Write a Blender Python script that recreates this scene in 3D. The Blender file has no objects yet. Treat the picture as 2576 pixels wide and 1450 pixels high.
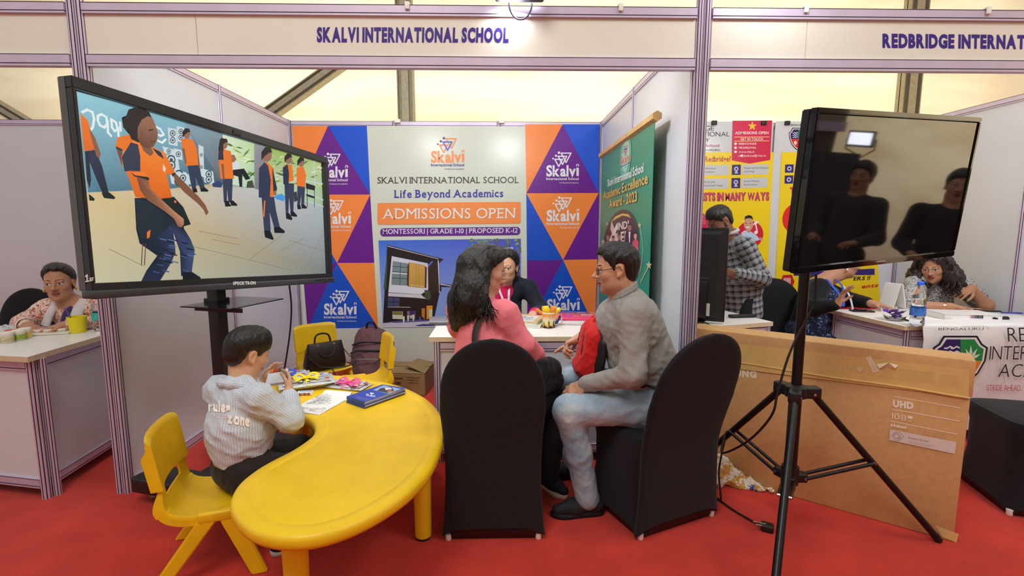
import bpy, bmesh, math, random
import numpy as np
from mathutils import Vector, Matrix, Euler

sc = bpy.context.scene
COL = sc.collection
random.seed(7); rng = np.random.default_rng(7)

# ------------------------------------------------------------------ camera, light, exposure
CAM_H = 1.42; F_PX = 1242.0; PITCH = math.atan(155 / F_PX); YAW = math.radians(1.15)
cam = bpy.data.cameras.new('camera'); cam.sensor_width = 36.0; cam.lens = 36.0 * F_PX / 2576.0
cam.clip_start = 0.05; cam.clip_end = 100
camo = bpy.data.objects.new('camera', cam); COL.objects.link(camo)
camo.location = (0, 0, CAM_H); camo.rotation_euler = (math.pi / 2 - PITCH, 0, -YAW)
sc.camera = camo
sc.view_settings.view_transform = 'Standard'; sc.view_settings.look = 'None'
sc.view_settings.gamma = 1.0; sc.view_settings.use_curve_mapping = False
sc.view_settings.exposure = 0.1

w = bpy.data.worlds.new('world'); sc.world = w; w.use_nodes = True
bg = w.node_tree.nodes['Background']; bg.inputs[0].default_value = (0.975, 0.98, 1.0, 1); bg.inputs[1].default_value = 0.50

def lamp(name, loc, aim, size, power, col=(1, 1, 1), spread=math.pi, shape='SQUARE', size_y=None):
    l = bpy.data.lights.new(name, 'AREA'); l.energy = power; l.color = col; l.shape = shape; l.size = size
    if size_y: l.size_y = size_y
    l.spread = spread
    o = bpy.data.objects.new(name, l); COL.objects.link(o); o.location = loc
    o.rotation_euler = (Vector(aim) - Vector(loc)).to_track_quat('-Z', 'Y').to_euler()
    return o
lamp('overhead_key', (-1.2, -0.6, 5.2), (-0.3, 2.6, 0.6), 1.6, 95, (1.0, 0.96, 0.90))  # this and the next: unseen key lights added overhead to light the stalls
lamp('overhead_key', (3.2, 0.2, 5.2), (1.8, 3.0, 0.6), 1.6, 60, (1.0, 0.96, 0.90))
lamp('fascia_floodlight_beam', (0.085, 2.60, 2.50), (-0.25, 4.0, 0.6), 0.22, 20, (0.93, 0.96, 1.0))
lamp('fascia_floodlight_beam', (-0.95, 2.62, 2.52), (-0.9, 4.2, 0.6), 0.22, 13, (0.95, 0.97, 1.0))
lamp('neighbour_floodlight_beam', (2.7, 2.62, 2.52), (2.7, 4.2, 0.6), 0.22, 18, (0.95, 0.97, 1.0))
lamp('fascia_spotlight_beam', (1.28, 2.26, 2.66), (1.30, 2.54, 2.34), 0.06, 1.5, (0.93, 0.97, 1.0))
lamp('daylight_behind_end_tent', (10.6, 1.0, 3.0), (9.4, 1.0, 2.6), 6.0, 420, (1.0, 0.93, 0.78), shape='RECTANGLE', size_y=4.5)
lamp('daylight_behind_tent', (0.5, 8.2, 3.0), (0.5, 6.4, 3.0), 11.0, 440, (1.0, 0.93, 0.78), shape='RECTANGLE', size_y=4.5)

# ------------------------------------------------------------------ helpers
def lin(c):
    return tuple((x / 12.92 if x <= 0.04045 else ((x + 0.055) / 1.055) ** 2.4) for x in c)
def rgb(r, g, b): return lin((r / 255, g / 255, b / 255))

def ray(u, v):
    x = (u - 1288) / F_PX; y = (v - 725) / F_PX
    f = math.cos(PITCH) - math.sin(PITCH) * y; dn = math.sin(PITCH) + math.cos(PITCH) * y
    return Vector((x * math.cos(YAW) + f * math.sin(YAW), -x * math.sin(YAW) + f * math.cos(YAW), -dn))
def at(u, v, X=None, Y=None, Z=None):
    d = ray(u, v)
    t = X / d.x if X is not None else Y / d.y if Y is not None else (Z - CAM_H) / d.z
    return Vector((d.x * t, d.y * t, CAM_H + d.z * t))

_mats = {}
def mat(name, c, rough=0.55, metal=0.0, var=0.06, scale=30.0, bump=0.0, bscale=80.0, spec=0.5, coat=0.0, sheen=0.0, trans=0.0, alpha=1.0, emis=None, estr=0.0, ior=1.45, attr=None):
    if name in _mats: return _mats[name]
    m = bpy.data.materials.new(name); m.use_nodes = True; nt = m.node_tree; b = nt.nodes['Principled BSDF']
    b.inputs['Roughness'].default_value = rough; b.inputs['Metallic'].default_value = metal
    b.inputs['Specular IOR Level'].default_value = spec; b.inputs['IOR'].default_value = ior
    b.inputs['Coat Weight'].default_value = coat; b.inputs['Sheen Weight'].default_value = sheen
    b.inputs['Transmission Weight'].default_value = trans; b.inputs['Alpha'].default_value = alpha
    tc = nt.nodes.new('ShaderNodeTexCoord')
    nz = nt.nodes.new('ShaderNodeTexNoise'); nz.inputs['Scale'].default_value = scale; nz.inputs['Detail'].default_value = 4
    nt.links.new(tc.outputs['Object'], nz.inputs['Vector'])
    hv = nt.nodes.new('ShaderNodeHueSaturation')
    mr = nt.nodes.new('ShaderNodeMapRange'); mr.inputs[1].default_value = 0.3; mr.inputs[2].default_value = 0.7
    mr.inputs[3].default_value = 1 - var; mr.inputs[4].default_value = 1 + var
    nt.links.new(nz.outputs['Fac'], mr.inputs[0]); nt.links.new(mr.outputs[0], hv.inputs['Value'])
    if attr:
        at_ = nt.nodes.new('ShaderNodeAttribute'); at_.attribute_name = attr; nt.links.new(at_.outputs['Color'], hv.inputs['Color'])
    else: hv.inputs['Color'].default_value = (*c, 1)
    nt.links.new(hv.outputs[0], b.inputs['Base Color'])
    if emis is not None or estr:
        b.inputs['Emission Strength'].default_value = estr
        if emis is not None: b.inputs['Emission Color'].default_value = (*emis, 1)
        else: nt.links.new(hv.outputs[0], b.inputs['Emission Color'])
    if bump:
        n2 = nt.nodes.new('ShaderNodeTexNoise'); n2.inputs['Scale'].default_value = bscale; n2.inputs['Detail'].default_value = 5
        nt.links.new(tc.outputs['Object'], n2.inputs['Vector'])
        bp = nt.nodes.new('ShaderNodeBump'); bp.inputs['Strength'].default_value = bump; bp.inputs['Distance'].default_value = 0.01
        nt.links.new(n2.outputs['Fac'], bp.inputs['Height']); nt.links.new(bp.outputs[0], b.inputs['Normal'])
    _mats[name] = m
    return m

class MB:
    """collects shapes into one mesh"""
    def __init__(s): s.v = []; s.f = []; s.m = []; s.c = []
    def add(s, vs, fs, mi=0, col=(1, 1, 1)):
        o = len(s.v); s.v += [tuple(v) for v in vs]
        for f in fs: s.f.append(tuple(i + o for i in f)); s.m.append(mi); s.c.append(col)
        return s
    def box(s, c, d, rz=0.0, mi=0, col=(1, 1, 1), R=None):
        R = R or Matrix.Rotation(rz, 3, 'Z'); c = Vector(c); h = [x / 2 for x in d]
        vs = [c + R @ Vector((sx * h[0], sy * h[1], sz * h[2])) for sx in (-1, 1) for sy in (-1, 1) for sz in (-1, 1)]
        return s.add(vs, [(0, 1, 3, 2), (4, 6, 7, 5), (0, 4, 5, 1), (2, 3, 7, 6), (0, 2, 6, 4), (1, 5, 7, 3)], mi, col)
    def bx(s, x0, x1, y0, y1, z0, z1, mi=0, col=(1, 1, 1)):
        return s.box(((x0 + x1) / 2, (y0 + y1) / 2, (z0 + z1) / 2), (x1 - x0, y1 - y0, z1 - z0), 0, mi, col)
    def rbox(s, c, d, r=0.01, rz=0.0, mi=0, col=(1, 1, 1), R=None, seg=3):
        b = bmesh.new(); bmesh.ops.create_cube(b, size=1)
        for v in b.verts: v.co = Vector((v.co.x * d[0], v.co.y * d[1], v.co.z * d[2]))
        bmesh.ops.bevel(b, geom=b.edges[:], offset=r, segments=seg, affect='EDGES', profile=0.5)
        R = R or Matrix.Rotation(rz, 3, 'Z'); c = Vector(c); b.verts.index_update()
        s.add([c + R @ v.co for v in b.verts], [[v.index for v in f.verts] for f in b.faces], mi, col); b.free()
        return s
    def rings(s, rings, mi=0, col=(1, 1, 1), cap=True, closed=True):
        n = len(rings[0]); vs = [p for r in rings for p in r]; fs = []
        for i in range(len(rings) - 1):
            for j in range(n if closed else n - 1):
                k = (j + 1) % n; fs.append((i * n + j, i * n + k, (i + 1) * n + k, (i + 1) * n + j))
        if cap and closed: fs.append(tuple(range(n - 1, -1, -1))); fs.append(tuple((len(rings) - 1) * n + j for j in range(n)))
        return s.add(vs, fs, mi, col)
    def tube(s, path, r, n=10, mi=0, col=(1, 1, 1), cap=True, flat=1.0):
        P = [Vector(p) for p in path]; N = len(P); rr = r if isinstance(r, (list, tuple)) else [r] * N
        up = None; out = []
        for i in range(N):
            t = (P[min(i + 1, N - 1)] - P[max(i - 1, 0)]).normalized()
            if up is None: up = t.orthogonal().normalized() if abs(t.z) > 0.9 else (Vector((0, 0, 1)) - t * t.z).normalized()
            up = (up - t * up.dot(t)).normalized(); sd = t.cross(up)
            out.append([P[i] + (up * math.cos(a) * flat + sd * math.sin(a)) * rr[i] for a in [2 * math.pi * k / n for k in range(n)]])
        return s.rings(out, mi, col, cap)
    def lathe(s, prof, c=(0, 0, 0), n=24, mi=0, col=(1, 1, 1), R=None, cap=True, seg=None):
        c = Vector(c); R = R or Matrix.Identity(3)
        return s.rings([[c + R @ Vector((r * math.cos(2 * math.pi * k / n), r * math.sin(2 * math.pi * k / n), z)) for k in range(n)] for r, z in prof], mi, col, cap)
    def prism(s, poly, z0, z1, mi=0, col=(1, 1, 1), T=None):
        n = len(poly); T = T or (lambda p: p)
        vs = [T(Vector((p[0], p[1], z0))) for p in poly] + [T(Vector((p[0], p[1], z1))) for p in poly]
        fs = [tuple(range(n - 1, -1, -1)), tuple(range(n, 2 * n))] + [(i, (i + 1) % n, n + (i + 1) % n, n + i) for i in range(n)]
        return s.add(vs, fs, mi, col)
    def build(s, name, mats, parent=None, smooth=None, origin=None, bevel=0, loc=None, color=False):
        me = bpy.data.meshes.new(name); o0 = Vector(origin) if origin is not None else Vector((0, 0, 0))
        me.from_pydata([tuple(Vector(v) - o0) for v in s.v], [], s.f)
        for m in (mats if isinstance(mats, (list, tuple)) else [mats]): me.materials.append(m)
        me.polygons.foreach_set('material_index', s.m)
        if color:
            a = me.color_attributes.new('Col', 'FLOAT_COLOR', 'CORNER'); arr = []
            for p, c in zip(me.polygons, s.c):
                if len(c) and isinstance(c[0], (tuple, list)):
                    for q in c: arr += [*q, 1]
                else: arr += [*c, 1] * p.loop_total
            a.data.foreach_set('color', arr)
        if bevel:
            b = bmesh.new(); b.from_mesh(me)
            es = [e for e in b.edges if len(e.link_faces) == 2 and e.calc_face_angle() > 0.5]
            bmesh.ops.bevel(b, geom=es, offset=bevel, segments=2, affect='EDGES'); b.to_mesh(me); b.free()
        if smooth is not None:
            me.polygons.foreach_set('use_smooth', [True] * len(me.polygons))
            me.set_sharp_from_angle(angle=math.radians(smooth))
        me.update()
        o = bpy.data.objects.new(name, me); COL.objects.link(o)
        o.location = o0 if loc is None else loc
        if parent is not None: o.parent = parent
        return o

def tag(o, label=None, cat=None, group=None, kind=None):
    if label: o['label'] = label
    if cat: o['category'] = cat
    if group: o['group'] = group
    if kind: o['kind'] = kind
    return o
def thing(name, label, cat, loc=(0, 0, 0), group=None, rz=0.0):
    """an Empty at a thing's base; its parts keep local coordinates"""
    o = bpy.data.objects.new(name, None); COL.objects.link(o); o.empty_display_size = 0.1
    o.location = loc; o.rotation_euler = (0, 0, rz)
    return tag(o, label, cat, group)
def wthing(name, label, cat, loc, group=None):
    """as thing(), for parts modelled in world coordinates"""
    o = thing(name, label, cat, loc, group); o['_o'] = tuple(loc); return o
def copy_tree(o, parent=None):
    c = o.copy(); COL.objects.link(c)
    if parent is not None: c.parent = parent
    for ch in list(o.children): copy_tree(ch, c)
    return c
def part(mb, name, m, root, smooth=None, color=False, bevel=0, label=None, kind=None):
    """part modelled in world coordinates under a wthing (any level)"""
    o = mb.build(name, m, None, smooth, color=color, bevel=bevel); o.parent = root
    o.matrix_parent_inverse = Matrix.Identity(4)
    off = Vector((0, 0, 0)); r = root
    while r is not None: off += Vector(r.location); r = r.parent
    o.location = -off
    return tag(o, label, None, None, kind)
def lpart(mb, name, m, root, smooth=None, color=False, bevel=0, label=None):
    """part modelled in its thing's local coordinates"""
    o = mb.build(name, m, None, smooth, color=color, bevel=bevel); o.parent = root
    return tag(o, label)

# ---- lettering: glyph outlines of the built-in font as polygons
_gl = {}
def glyph(ch, bold=0.0):
    key = (ch, bold)
    if key in _gl: return _gl[key]
    cu = bpy.data.curves.new('g', 'FONT'); cu.body = ch; cu.size = 1.0; cu.resolution_u = 3; cu.offset = bold; cu.fill_mode = 'FRONT'
    o = bpy.data.objects.new('g', cu); COL.objects.link(o)
    dg = bpy.context.evaluated_depsgraph_get(); e = o.evaluated_get(dg); me = e.to_mesh()
    vs = [(v.co.x, v.co.y) for v in me.vertices]; fs = [tuple(p.vertices) for p in me.polygons]
    e.to_mesh_clear(); bpy.data.objects.remove(o); bpy.data.curves.remove(cu)
    _gl[key] = (vs, fs)
    return _gl[key]
SER = {'A': [(0.0, 0), (1.0, 0)], 'B': [(0.0, 0), (0.0, 1)], 'D': [(0.0, 0), (0.0, 1)], 'E': [(0.0, 0), (0.0, 1)], 'G': [(.9, .45)], 'H': [(0.07, 0), (0.93, 0), (0.07, 1), (0.93, 1)],
       'I': [(.5, 0), (.5, 1)], 'K': [(.07, 0), (.95, 0), (.07, 1), (.9, 1)], 'L': [(.07, 0), (.07, 1)], 'M': [(.05, 0), (.95, 0), (.05, 1), (.95, 1)], 'N': [(.07, 0), (.07, 1), (.93, 1)],
       'P': [(.07, 0), (.07, 1)], 'R': [(.07, 0), (.07, 1), (.95, 0)], 'T': [(.5, 0)], 'V': [(.02, 1), (.98, 1)], 'f': [(.4, 0)], 'i': [(.5, 0)], 'n': [(.1, 0), (.9, 0)], 'm': [(.05, 0), (.5, 0), (.95, 0)],
       'd': [(.9, 0), (.9, 1.02)], 'y': [(.05, .74), (.95, .74)], '1': [(.6, 0)], 'l': [(.5, 0)], 'F': [(.07, 0), (.07, 1)]}
def text_polys(txt, bold=0.0, serif=False, space=0.11):
    """(verts, faces, width) with cap height 1"""
    cap = max(v[1] for v in glyph('H')[0]); vs = []; fs = []; x = 0.0
    for ch in txt:
        if ch == ' ': x += 0.38; continue
        gv, gf = glyph(ch, bold * .3 if ch in 'MW' and bold > 0 else bold)
        if not gv: x += 0.3; continue
        x0 = min(v[0] for v in gv); x1 = max(v[0] for v in gv); o = len(vs)
        zo = .25 * (len(fs) % 2); vs += [((v[0] - x0) / cap + x, v[1] / cap, zo) for v in gv]; fs += [tuple(i + o for i in f) for f in gf]
        w_ = (x1 - x0) / cap
        if serif:
            for sx, sy in SER.get(ch, []):
                cx = x + sx * w_; hw = 0.15; hh = 0.035; cy = sy + (hh if sy < 0.5 else -hh); o = len(vs)
                vs += [(cx - hw, cy - hh, .4), (cx + hw, cy - hh, .4), (cx + hw, cy + hh, .4), (cx - hw, cy + hh, .4)]; fs.append((o, o + 1, o + 2, o + 3))
        x += w_ + space
    return vs, fs, x - space

class Pic:
    """printed or glowing picture: flat polygons lying on a plane, in layers a fraction of a millimetre apart"""
    def __init__(s, o, ux, uy, step=0.00025):
        s.o = Vector(o); s.ux = Vector(ux).normalized(); s.n = s.ux.cross(Vector(uy)).normalized(); s.uy = s.n.cross(s.ux).normalized()
        s.mb = MB(); s.k = 0; s.step = step
    def pp(s, u, v):                     # the point of the plane seen at a pixel of the photograph -> plane coordinates
        d = ray(u, v); c = Vector((0, 0, CAM_H)); t = (s.o - c).dot(s.n) / d.dot(s.n); q = c + d * t - s.o
        return (q.dot(s.ux), q.dot(s.uy))
    def w(s, p, k=None): return s.o + s.ux * p[0] + s.uy * p[1] + s.n * (s.step * (s.k if k is None else k))
    def poly(s, pts, col, px=True, hold=False):
        q = [s.pp(*p) for p in pts] if px else pts
        if not hold: s.k += 1
        if len(q) > 4 or True:
            a = sum(q[i][0] * q[(i + 1) % len(q)][1] - q[(i + 1) % len(q)][0] * q[i][1] for i in range(len(q)))
            if a < 0:
                q = q[::-1]
                if col and isinstance(col[0], (tuple, list)): col = col[::-1]
        s.mb.add([s.w(p) for p in q], [tuple(range(len(q)))], 0, col)
    def rect(s, u0, v0, u1, v1, col, px=True):
        s.poly([(u0, v0), (u1, v0), (u1, v1), (u0, v1)], col, px)
    def disc(s, u, v, r, col, px=True, ry=None, n=28, a0=0, a1=2 * math.pi, inner=None):
        ry = ry or r; A = [a0 + (a1 - a0) * i / n for i in range(n + 1)]
        if inner is None: s.poly([(u + r * math.cos(a), v + ry * math.sin(a)) for a in (A[:-1] if a1 - a0 > 6.28 else A)], col, px)
        else:
            s.k += 1
            for i in range(n):
                s.poly([(u + r * math.cos(A[i]), v + ry * math.sin(A[i])), (u + r * math.cos(A[i + 1]), v + ry * math.sin(A[i + 1])), (u + r * inner * math.cos(A[i + 1]), v + ry * inner * math.sin(A[i + 1])), (u + r * inner * math.cos(A[i]), v + ry * inner * math.sin(A[i]))], col, px, True)
    def line(s, pts, wd, col, px=True, closed=False):
        s.k += 1; n = len(pts)
        if px: pts = [s.pp(*q) for q in pts]; px = False
        for i in range(n if closed else n - 1):
            a = Vector(pts[i]); b = Vector(pts[(i + 1) % n]); d = (b - a)
            if d.length < 1e-9: continue
            s.k += .13; d = d.normalized(); m = Vector((-d.y, d.x)) * wd / 2; e = d * wd * 0.35
            s.poly([a - e + m, a - e - m, b + e - m, b + e + m], col, px, True)
    def text(s, txt, p0, p1, h, col, bold=0.0, serif=False, px=True, space=0.11, slant=0.0):
        """baseline from p0 to p1 (the text is fitted to it), cap height h"""
        a = Vector(p0); b = Vector(p1)
        if px:
            q = s.pp(p0[0], p0[1] - h); a = Vector(s.pp(*p0)); b = Vector(s.pp(*p1)); up = Vector(q) - a
        else: up = None
        d = b - a; vs, fs, W = text_polys(txt, bold, serif, space); ex = d / W
        if up is None: up = Vector((-d.y, d.x)).normalized() * h
        s.k += 1
        s.mb.add([s.w(a + ex * (q[0] + slant * q[1]) + up * q[1], s.k + (q[2] if len(q) > 2 else 0)) for q in vs], fs, 0, col)
# ------------------------------------------------------------------ setting
M_panel = mat('white_laminate', rgb(214, 217, 223), 0.42, var=0.025, scale=3, bump=0.04, bscale=300)
M_alu = mat('lilac_aluminium', rgb(203, 190, 212), 0.38, 0.25, var=0.05, scale=12)
M_slot = mat('profile_slot', rgb(58, 44, 62), 0.7, 0.2)
M_carpet = mat('red_carpet', rgb(203, 50, 35), 0.95, var=0.13, scale=5, bump=0.5, bscale=420, spec=0.1, sheen=0.15)
M_tent = None
def tent_material():
    m = bpy.data.materials.new('tent_fabric'); m.use_nodes = True; nt = m.node_tree; nt.nodes.clear()
    out = nt.nodes.new('ShaderNodeOutputMaterial'); mx = nt.nodes.new('ShaderNodeMixShader'); d = nt.nodes.new('ShaderNodeBsdfDiffuse'); t = nt.nodes.new('ShaderNodeBsdfTranslucent')
    tc = nt.nodes.new('ShaderNodeTexCoord'); mp = nt.nodes.new('ShaderNodeMapping'); mp.inputs['Scale'].default_value = (0.35, 1, 2.2)
    nz = nt.nodes.new('ShaderNodeTexNoise'); nz.inputs['Scale'].default_value = 1.1; nz.inputs['Detail'].default_value = 5
    cr = nt.nodes.new('ShaderNodeValToRGB'); cr.color_ramp.elements[0].position = 0.35; cr.color_ramp.elements[0].color = (*rgb(226, 208, 172), 1)
    cr.color_ramp.elements[1].position = 0.6; cr.color_ramp.elements[1].color = (*rgb(246, 234, 204), 1)
    nt.links.new(tc.outputs['Object'], mp.inputs[0]); nt.links.new(mp.outputs[0], nz.inputs['Vector']); nt.links.new(nz.outputs['Fac'], cr.inputs[0])
    nt.links.new(cr.outputs[0], d.inputs[0]); nt.links.new(cr.outputs[0], t.inputs[0]); mx.inputs[0].default_value = 0.5
    nt.links.new(d.outputs[0], mx.inputs[1]); nt.links.new(t.outputs[0], mx.inputs[2]); nt.links.new(mx.outputs[0], out.inputs[0])
    return m
M_tent = tent_material()
M_steel = mat('galvanised_steel', rgb(168, 160, 136), 0.5, 0.35, var=0.12, scale=25)

def struct(mb, name, m, smooth=None):
    o = mb.build(name, m, None, smooth); o['kind'] = 'structure'; return o
mb = MB(); mb.add([(-9, -5, 0), (9.5, -5, 0), (9.5, 6.6, 0), (-9, 6.6, 0)], [(0, 1, 2, 3)]); struct(mb, 'floor', M_carpet)

def octo(mb, x, y, z0, z1, r=0.02):
    """eight sided exhibition upright with a dark slot in each face"""
    pts = []; mi = []
    for k in range(8):
        a0 = math.radians(22.5 + 45 * k); a1 = a0 + math.radians(45)
        p0 = Vector((r * math.cos(a0), r * math.sin(a0))); p1 = Vector((r * math.cos(a1), r * math.sin(a1))); nrm = -(p0 + p1).normalized()
        A = p0.lerp(p1, 0.36); B = p0.lerp(p1, 0.64)
        pts += [p0, A, A + nrm * 0.005, B + nrm * 0.005, B]; mi += [0, 1, 1, 1, 0]
    n = len(pts); vs = [(x + p.x, y + p.y, z0) for p in pts] + [(x + p.x, y + p.y, z1) for p in pts]
    for i in range(n):
        j = (i + 1) % n
        mb.add([vs[i], vs[j], vs[n + j], vs[n + i]], [(0, 1, 2, 3)], mi[i])
    mb.add(vs[n:], [tuple(range(n))], 0); mb.add(vs[:n], [tuple(range(n - 1, -1, -1))], 0)
def rail(mb, a, b, z0, z1, th=0.028, groove=True):
    """horizontal profile between two plan points, with a dark slot along each side near its inner edge"""
    a = Vector((a[0], a[1], 0)); b = Vector((b[0], b[1], 0)); d = (b - a).normalized(); n = Vector((-d.y, d.x, 0)); L = (b - a).length; c = (a + b) / 2
    R = Matrix((d, n, Vector((0, 0, 1)))).transposed()
    mb.box((c.x, c.y, (z0 + z1) / 2), (L, th, z1 - z0), 0, 0, R=R)
    if groove:
        zz = z0 + (z1 - z0) * 0.22
        mb.box((c.x, c.y, zz), (L, th + 0.0015, 0.004), 0, 1, R=R)
        mb.box((c.x, c.y, z1 - 0.002), (L, th + 0.0015, 0.003), 0, 1, R=R)
def partition(name, pts, z=2.42, trim='trim_1'):
    """panels between uprights standing at the plan points"""
    w_ = MB()
    for a, b in zip(pts[:-1], pts[1:]):
        a_ = Vector((*a, 0)); b_ = Vector((*b, 0)); d = (b_ - a_).normalized(); n = Vector((-d.y, d.x, 0)); c = (a_ + b_) / 2; L = (b_ - a_).length
        w_.box((c.x, c.y, z / 2), (L - 0.03, 0.005, z - 0.06), 0, 0, R=Matrix((d, n, Vector((0, 0, 1)))).transposed())
    wo = struct(w_, name, M_panel)
    t = MB()
    for p in pts: octo(t, p[0], p[1], 0, z + 0.004)
    for a, b in zip(pts[:-1], pts[1:]):
        a_ = Vector(a); b_ = Vector(b); d = (b_ - a_).normalized() * 0.019
        rail(t, a_ + d, b_ - d, z - 0.05, z); rail(t, a_ + d, b_ - d, 0.0, 0.055)
    struct(t, trim, [M_alu, M_slot])
XL, XR, YF, YB = -2.03, 0.97, 2.54, 4.92
partition('wall_left', [(XL, YF + 0.04), (XL, 3.72), (XL, YB - 0.04)], trim='trim_1')
partition('wall_right', [(XR, YF + 0.04), (XR, 3.72), (XR, YB - 0.04)], trim='trim_2')
partition('wall_back', [(XL - 3.0, YB), (XL - 2.0, YB), (XL - 1.0, YB), (XL, YB), (XL + 1, YB), (XL + 2, YB), (XR, YB), (XR + 1, YB), (XR + 2, YB), (XR + 3, YB)], trim='trim_3')
partition('wall_far_right', [(XR + 3, YF + 0.04), (XR + 3, 3.72), (XR + 3, YB - 0.04)], trim='trim_4')
# tall paired front posts carrying the fascias
t = MB()
for x in (XL - 0.02, XL + 0.02): octo(t, x, YF, 0, 2.60)
struct(t, 'trim_5', [M_alu, M_slot])
t = MB()
for x in (XR - 0.0, XR + 0.038): octo(t, x, YF, 0, 2.60, 0.019)
struct(t, 'trim_6', [M_alu, M_slot])

M_letters = mat('violet_vinyl', rgb(52, 22, 132), 0.4, var=0.03)
M_board = mat('fascia_board', rgb(226, 222, 210), 0.5, var=0.03, scale=2.5, bump=0.03)
def fascia(x0, x1, seam, words, label, bold=0.055):
    Z0, Z1 = 2.185, 2.475; r = wthing('fascia_sign', label, 'sign', ((x0 + x1) / 2, YF, Z0))
    p = MB()
    xs = [x0] + seam + [x1]
    for a, b in zip(xs[:-1], xs[1:]): p.bx(a + 0.002, b - 0.002, YF - 0.004, YF + 0.004, Z0 + 0.05, Z1 - 0.04)
    part(p, 'board', M_board, r)
    for z0, z1 in ((Z0, Z0 + 0.055), (Z1 - 0.05, Z1)):
        q = MB(); rail(q, (x0, YF), (x1, YF), z0, z1, 0.034); part(q, 'rail', [M_alu, M_slot], r)
    if words:
        txt, u0, v0, u1, v1, h = words
        pc = Pic((0, YF - 0.0048, Z0), (1, 0, 0), (0, 0, 1)); pc.text(txt, (u0, v0), (u1, v1), h, (1, 1, 1), bold=bold, space=0.10)
        part(pc.mb, 'lettering', M_letters, r, label='violet capital letters')
    return r
fascia(XL - 3.0, XL - 0.04, [XL - 1.4], None, 'white fascia board with no lettering over the stall at the far left')
fascia(XL + 0.04, XR - 0.02, [-1.465], ('SKALVI INTERNATIONAL SCHOOL', 797, 104, 1279, 105, 33), 'white fascia board reading SKALVI INTERNATIONAL SCHOOL in violet capitals')
fascia(XR + 0.058, XR + 3.0, [at(2027, 100, Y=YF).x], ('REDBRIDGE INTERNATIONAL ACADEMY', 2220, 118, 2860, 124, 31), 'white fascia board reading REDBRIDGE INTERNATIONAL in violet capitals')
# small white clips hooked over the fascia rails
M_white = mat('white_plastic', rgb(236, 234, 228), 0.45, var=0.03)
M_black = mat('black_plastic', rgb(26, 25, 27), 0.42, var=0.08)
for u, v, where in ((1024, 4, 'left of the floodlight over the middle stall'), (1562, 6, 'right of the floodlight over the middle stall'), (2029, 12, 'brightly lit on the right-hand fascia'), (2487, 16, 'at the right end of the right-hand fascia')):
    p = at(u, v, Y=YF - 0.02); c = MB(); c.rbox((p.x, YF - 0.024, 2.468), (0.022, 0.008, 0.034), 0.003); c.rbox((p.x, YF - 0.002, 2.483), (0.022, 0.052, 0.006), 0.002)
    tag(c.build('rail_clip', M_white, None, 40), 'white clip hooked over the rail, ' + where, 'clip', 'clips on the fascia rails')
# floodlight hung on the middle fascia, with its cable
fl = wthing('floodlight', 'black floodlight hung on top of the middle fascia', 'lamp', (0.09, 2.44, 2.49))
m = MB(); m.rbox((0.085, 2.44, 2.53), (0.23, 0.07, 0.13), 0.012); part(m, 'housing', M_black, fl, 40)
m = MB(); m.tube([(-0.03, 2.44, 2.55), (-0.04, 2.46, 2.62), (0.085, 2.47, 2.66), (0.21, 2.46, 2.62), (0.20, 2.44, 2.55)], 0.008, 8); part(m, 'bracket', M_black, fl, 40)
m = MB(); m.rbox((0.085, 2.478, 2.53), (0.20, 0.006, 0.10), 0.002); part(m, 'lens', mat('lamp_glass', rgb(240, 244, 255), 0.1, estr=6.0), fl)
m = MB(); m.tube([(0.09 + 0.055 * math.cos(a), 2.497, 2.475 + 0.075 * math.sin(a)) for a in [math.pi + math.pi * i / 14 for i in range(15)]], 0.0045, 6)
part(m, 'cable', mat('blue_grey_cable', rgb(120, 130, 165), 0.5), fl, 60)

# tent wall and its steel frame behind the stalls
YT = 6.4
t = MB(); n = 60; rr_ = []
for i in range(n + 1):
    x = -9 + 18.5 * i / n; rr_.append([(x, YT + 0.05 * math.sin(x * 1.9) + 0.02 * math.sin(x * 5.3), z) for z in [6.0 * j / 12 for j in range(13)]])
t.rings(rr_, cap=False, closed=False); struct(t, 'wall_tent', M_tent, 60)
t = MB(); t.add([(9.4, -5, 0), (9.4, 6.5, 0), (9.4, 6.5, 6), (9.4, -5, 6)], [(0, 1, 2, 3)]); struct(t, 'wall_tent_end', M_tent)
def beam(a, b, w_, name, label):
    a = Vector(a); b = Vector(b); d = (b - a).normalized(); n = Vector((0, 1, 0)); s_ = d.cross(n).normalized(); n = s_.cross(d)
    R = Matrix((s_, n, d)).transposed(); m = MB(); c = (a + b) / 2; L = (b - a).length
    m.box(c, (w_, 0.012, L), R=R)
    for sx in (-1, 1): m.box(c + s_ * sx * (w_ / 2 - 0.006), (0.012, 0.12, L), R=R)
    m.box(c + s_ * 0.0 - n * 0.06, (w_ * 0.42, 0.012, L), R=R)
    return tag(m.build(name, M_steel, None), label, 'tent frame')
p = at(1022, 250, Y=6.1); beam((p.x, 6.1, 0.0), (p.x, 6.1, 5.2), 0.19, 'tent_column', 'grey steel tent column above the middle of the printed backdrop')
p = at(2286, 230, Y=6.1); beam((p.x, 6.1, 0.0), (p.x, 6.1, 5.2), 0.22, 'tent_column', 'grey steel tent column showing behind the right-hand television')
a, b = at(700, 272, Y=6.15), at(815, 190, Y=6.15); d = (b - a); beam(a - d * 2.2, b + d * 1.5, 0.145, 'tent_brace', 'diagonal steel tent brace rising right above the left partition')
a, b = at(0, 270, Y=6.15), at(60, 306, Y=6.15); d = (b - a); beam(a - d * 4, b + d * 6, 0.12, 'tent_brace', 'diagonal steel tent brace falling right at the far left edge')
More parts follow.
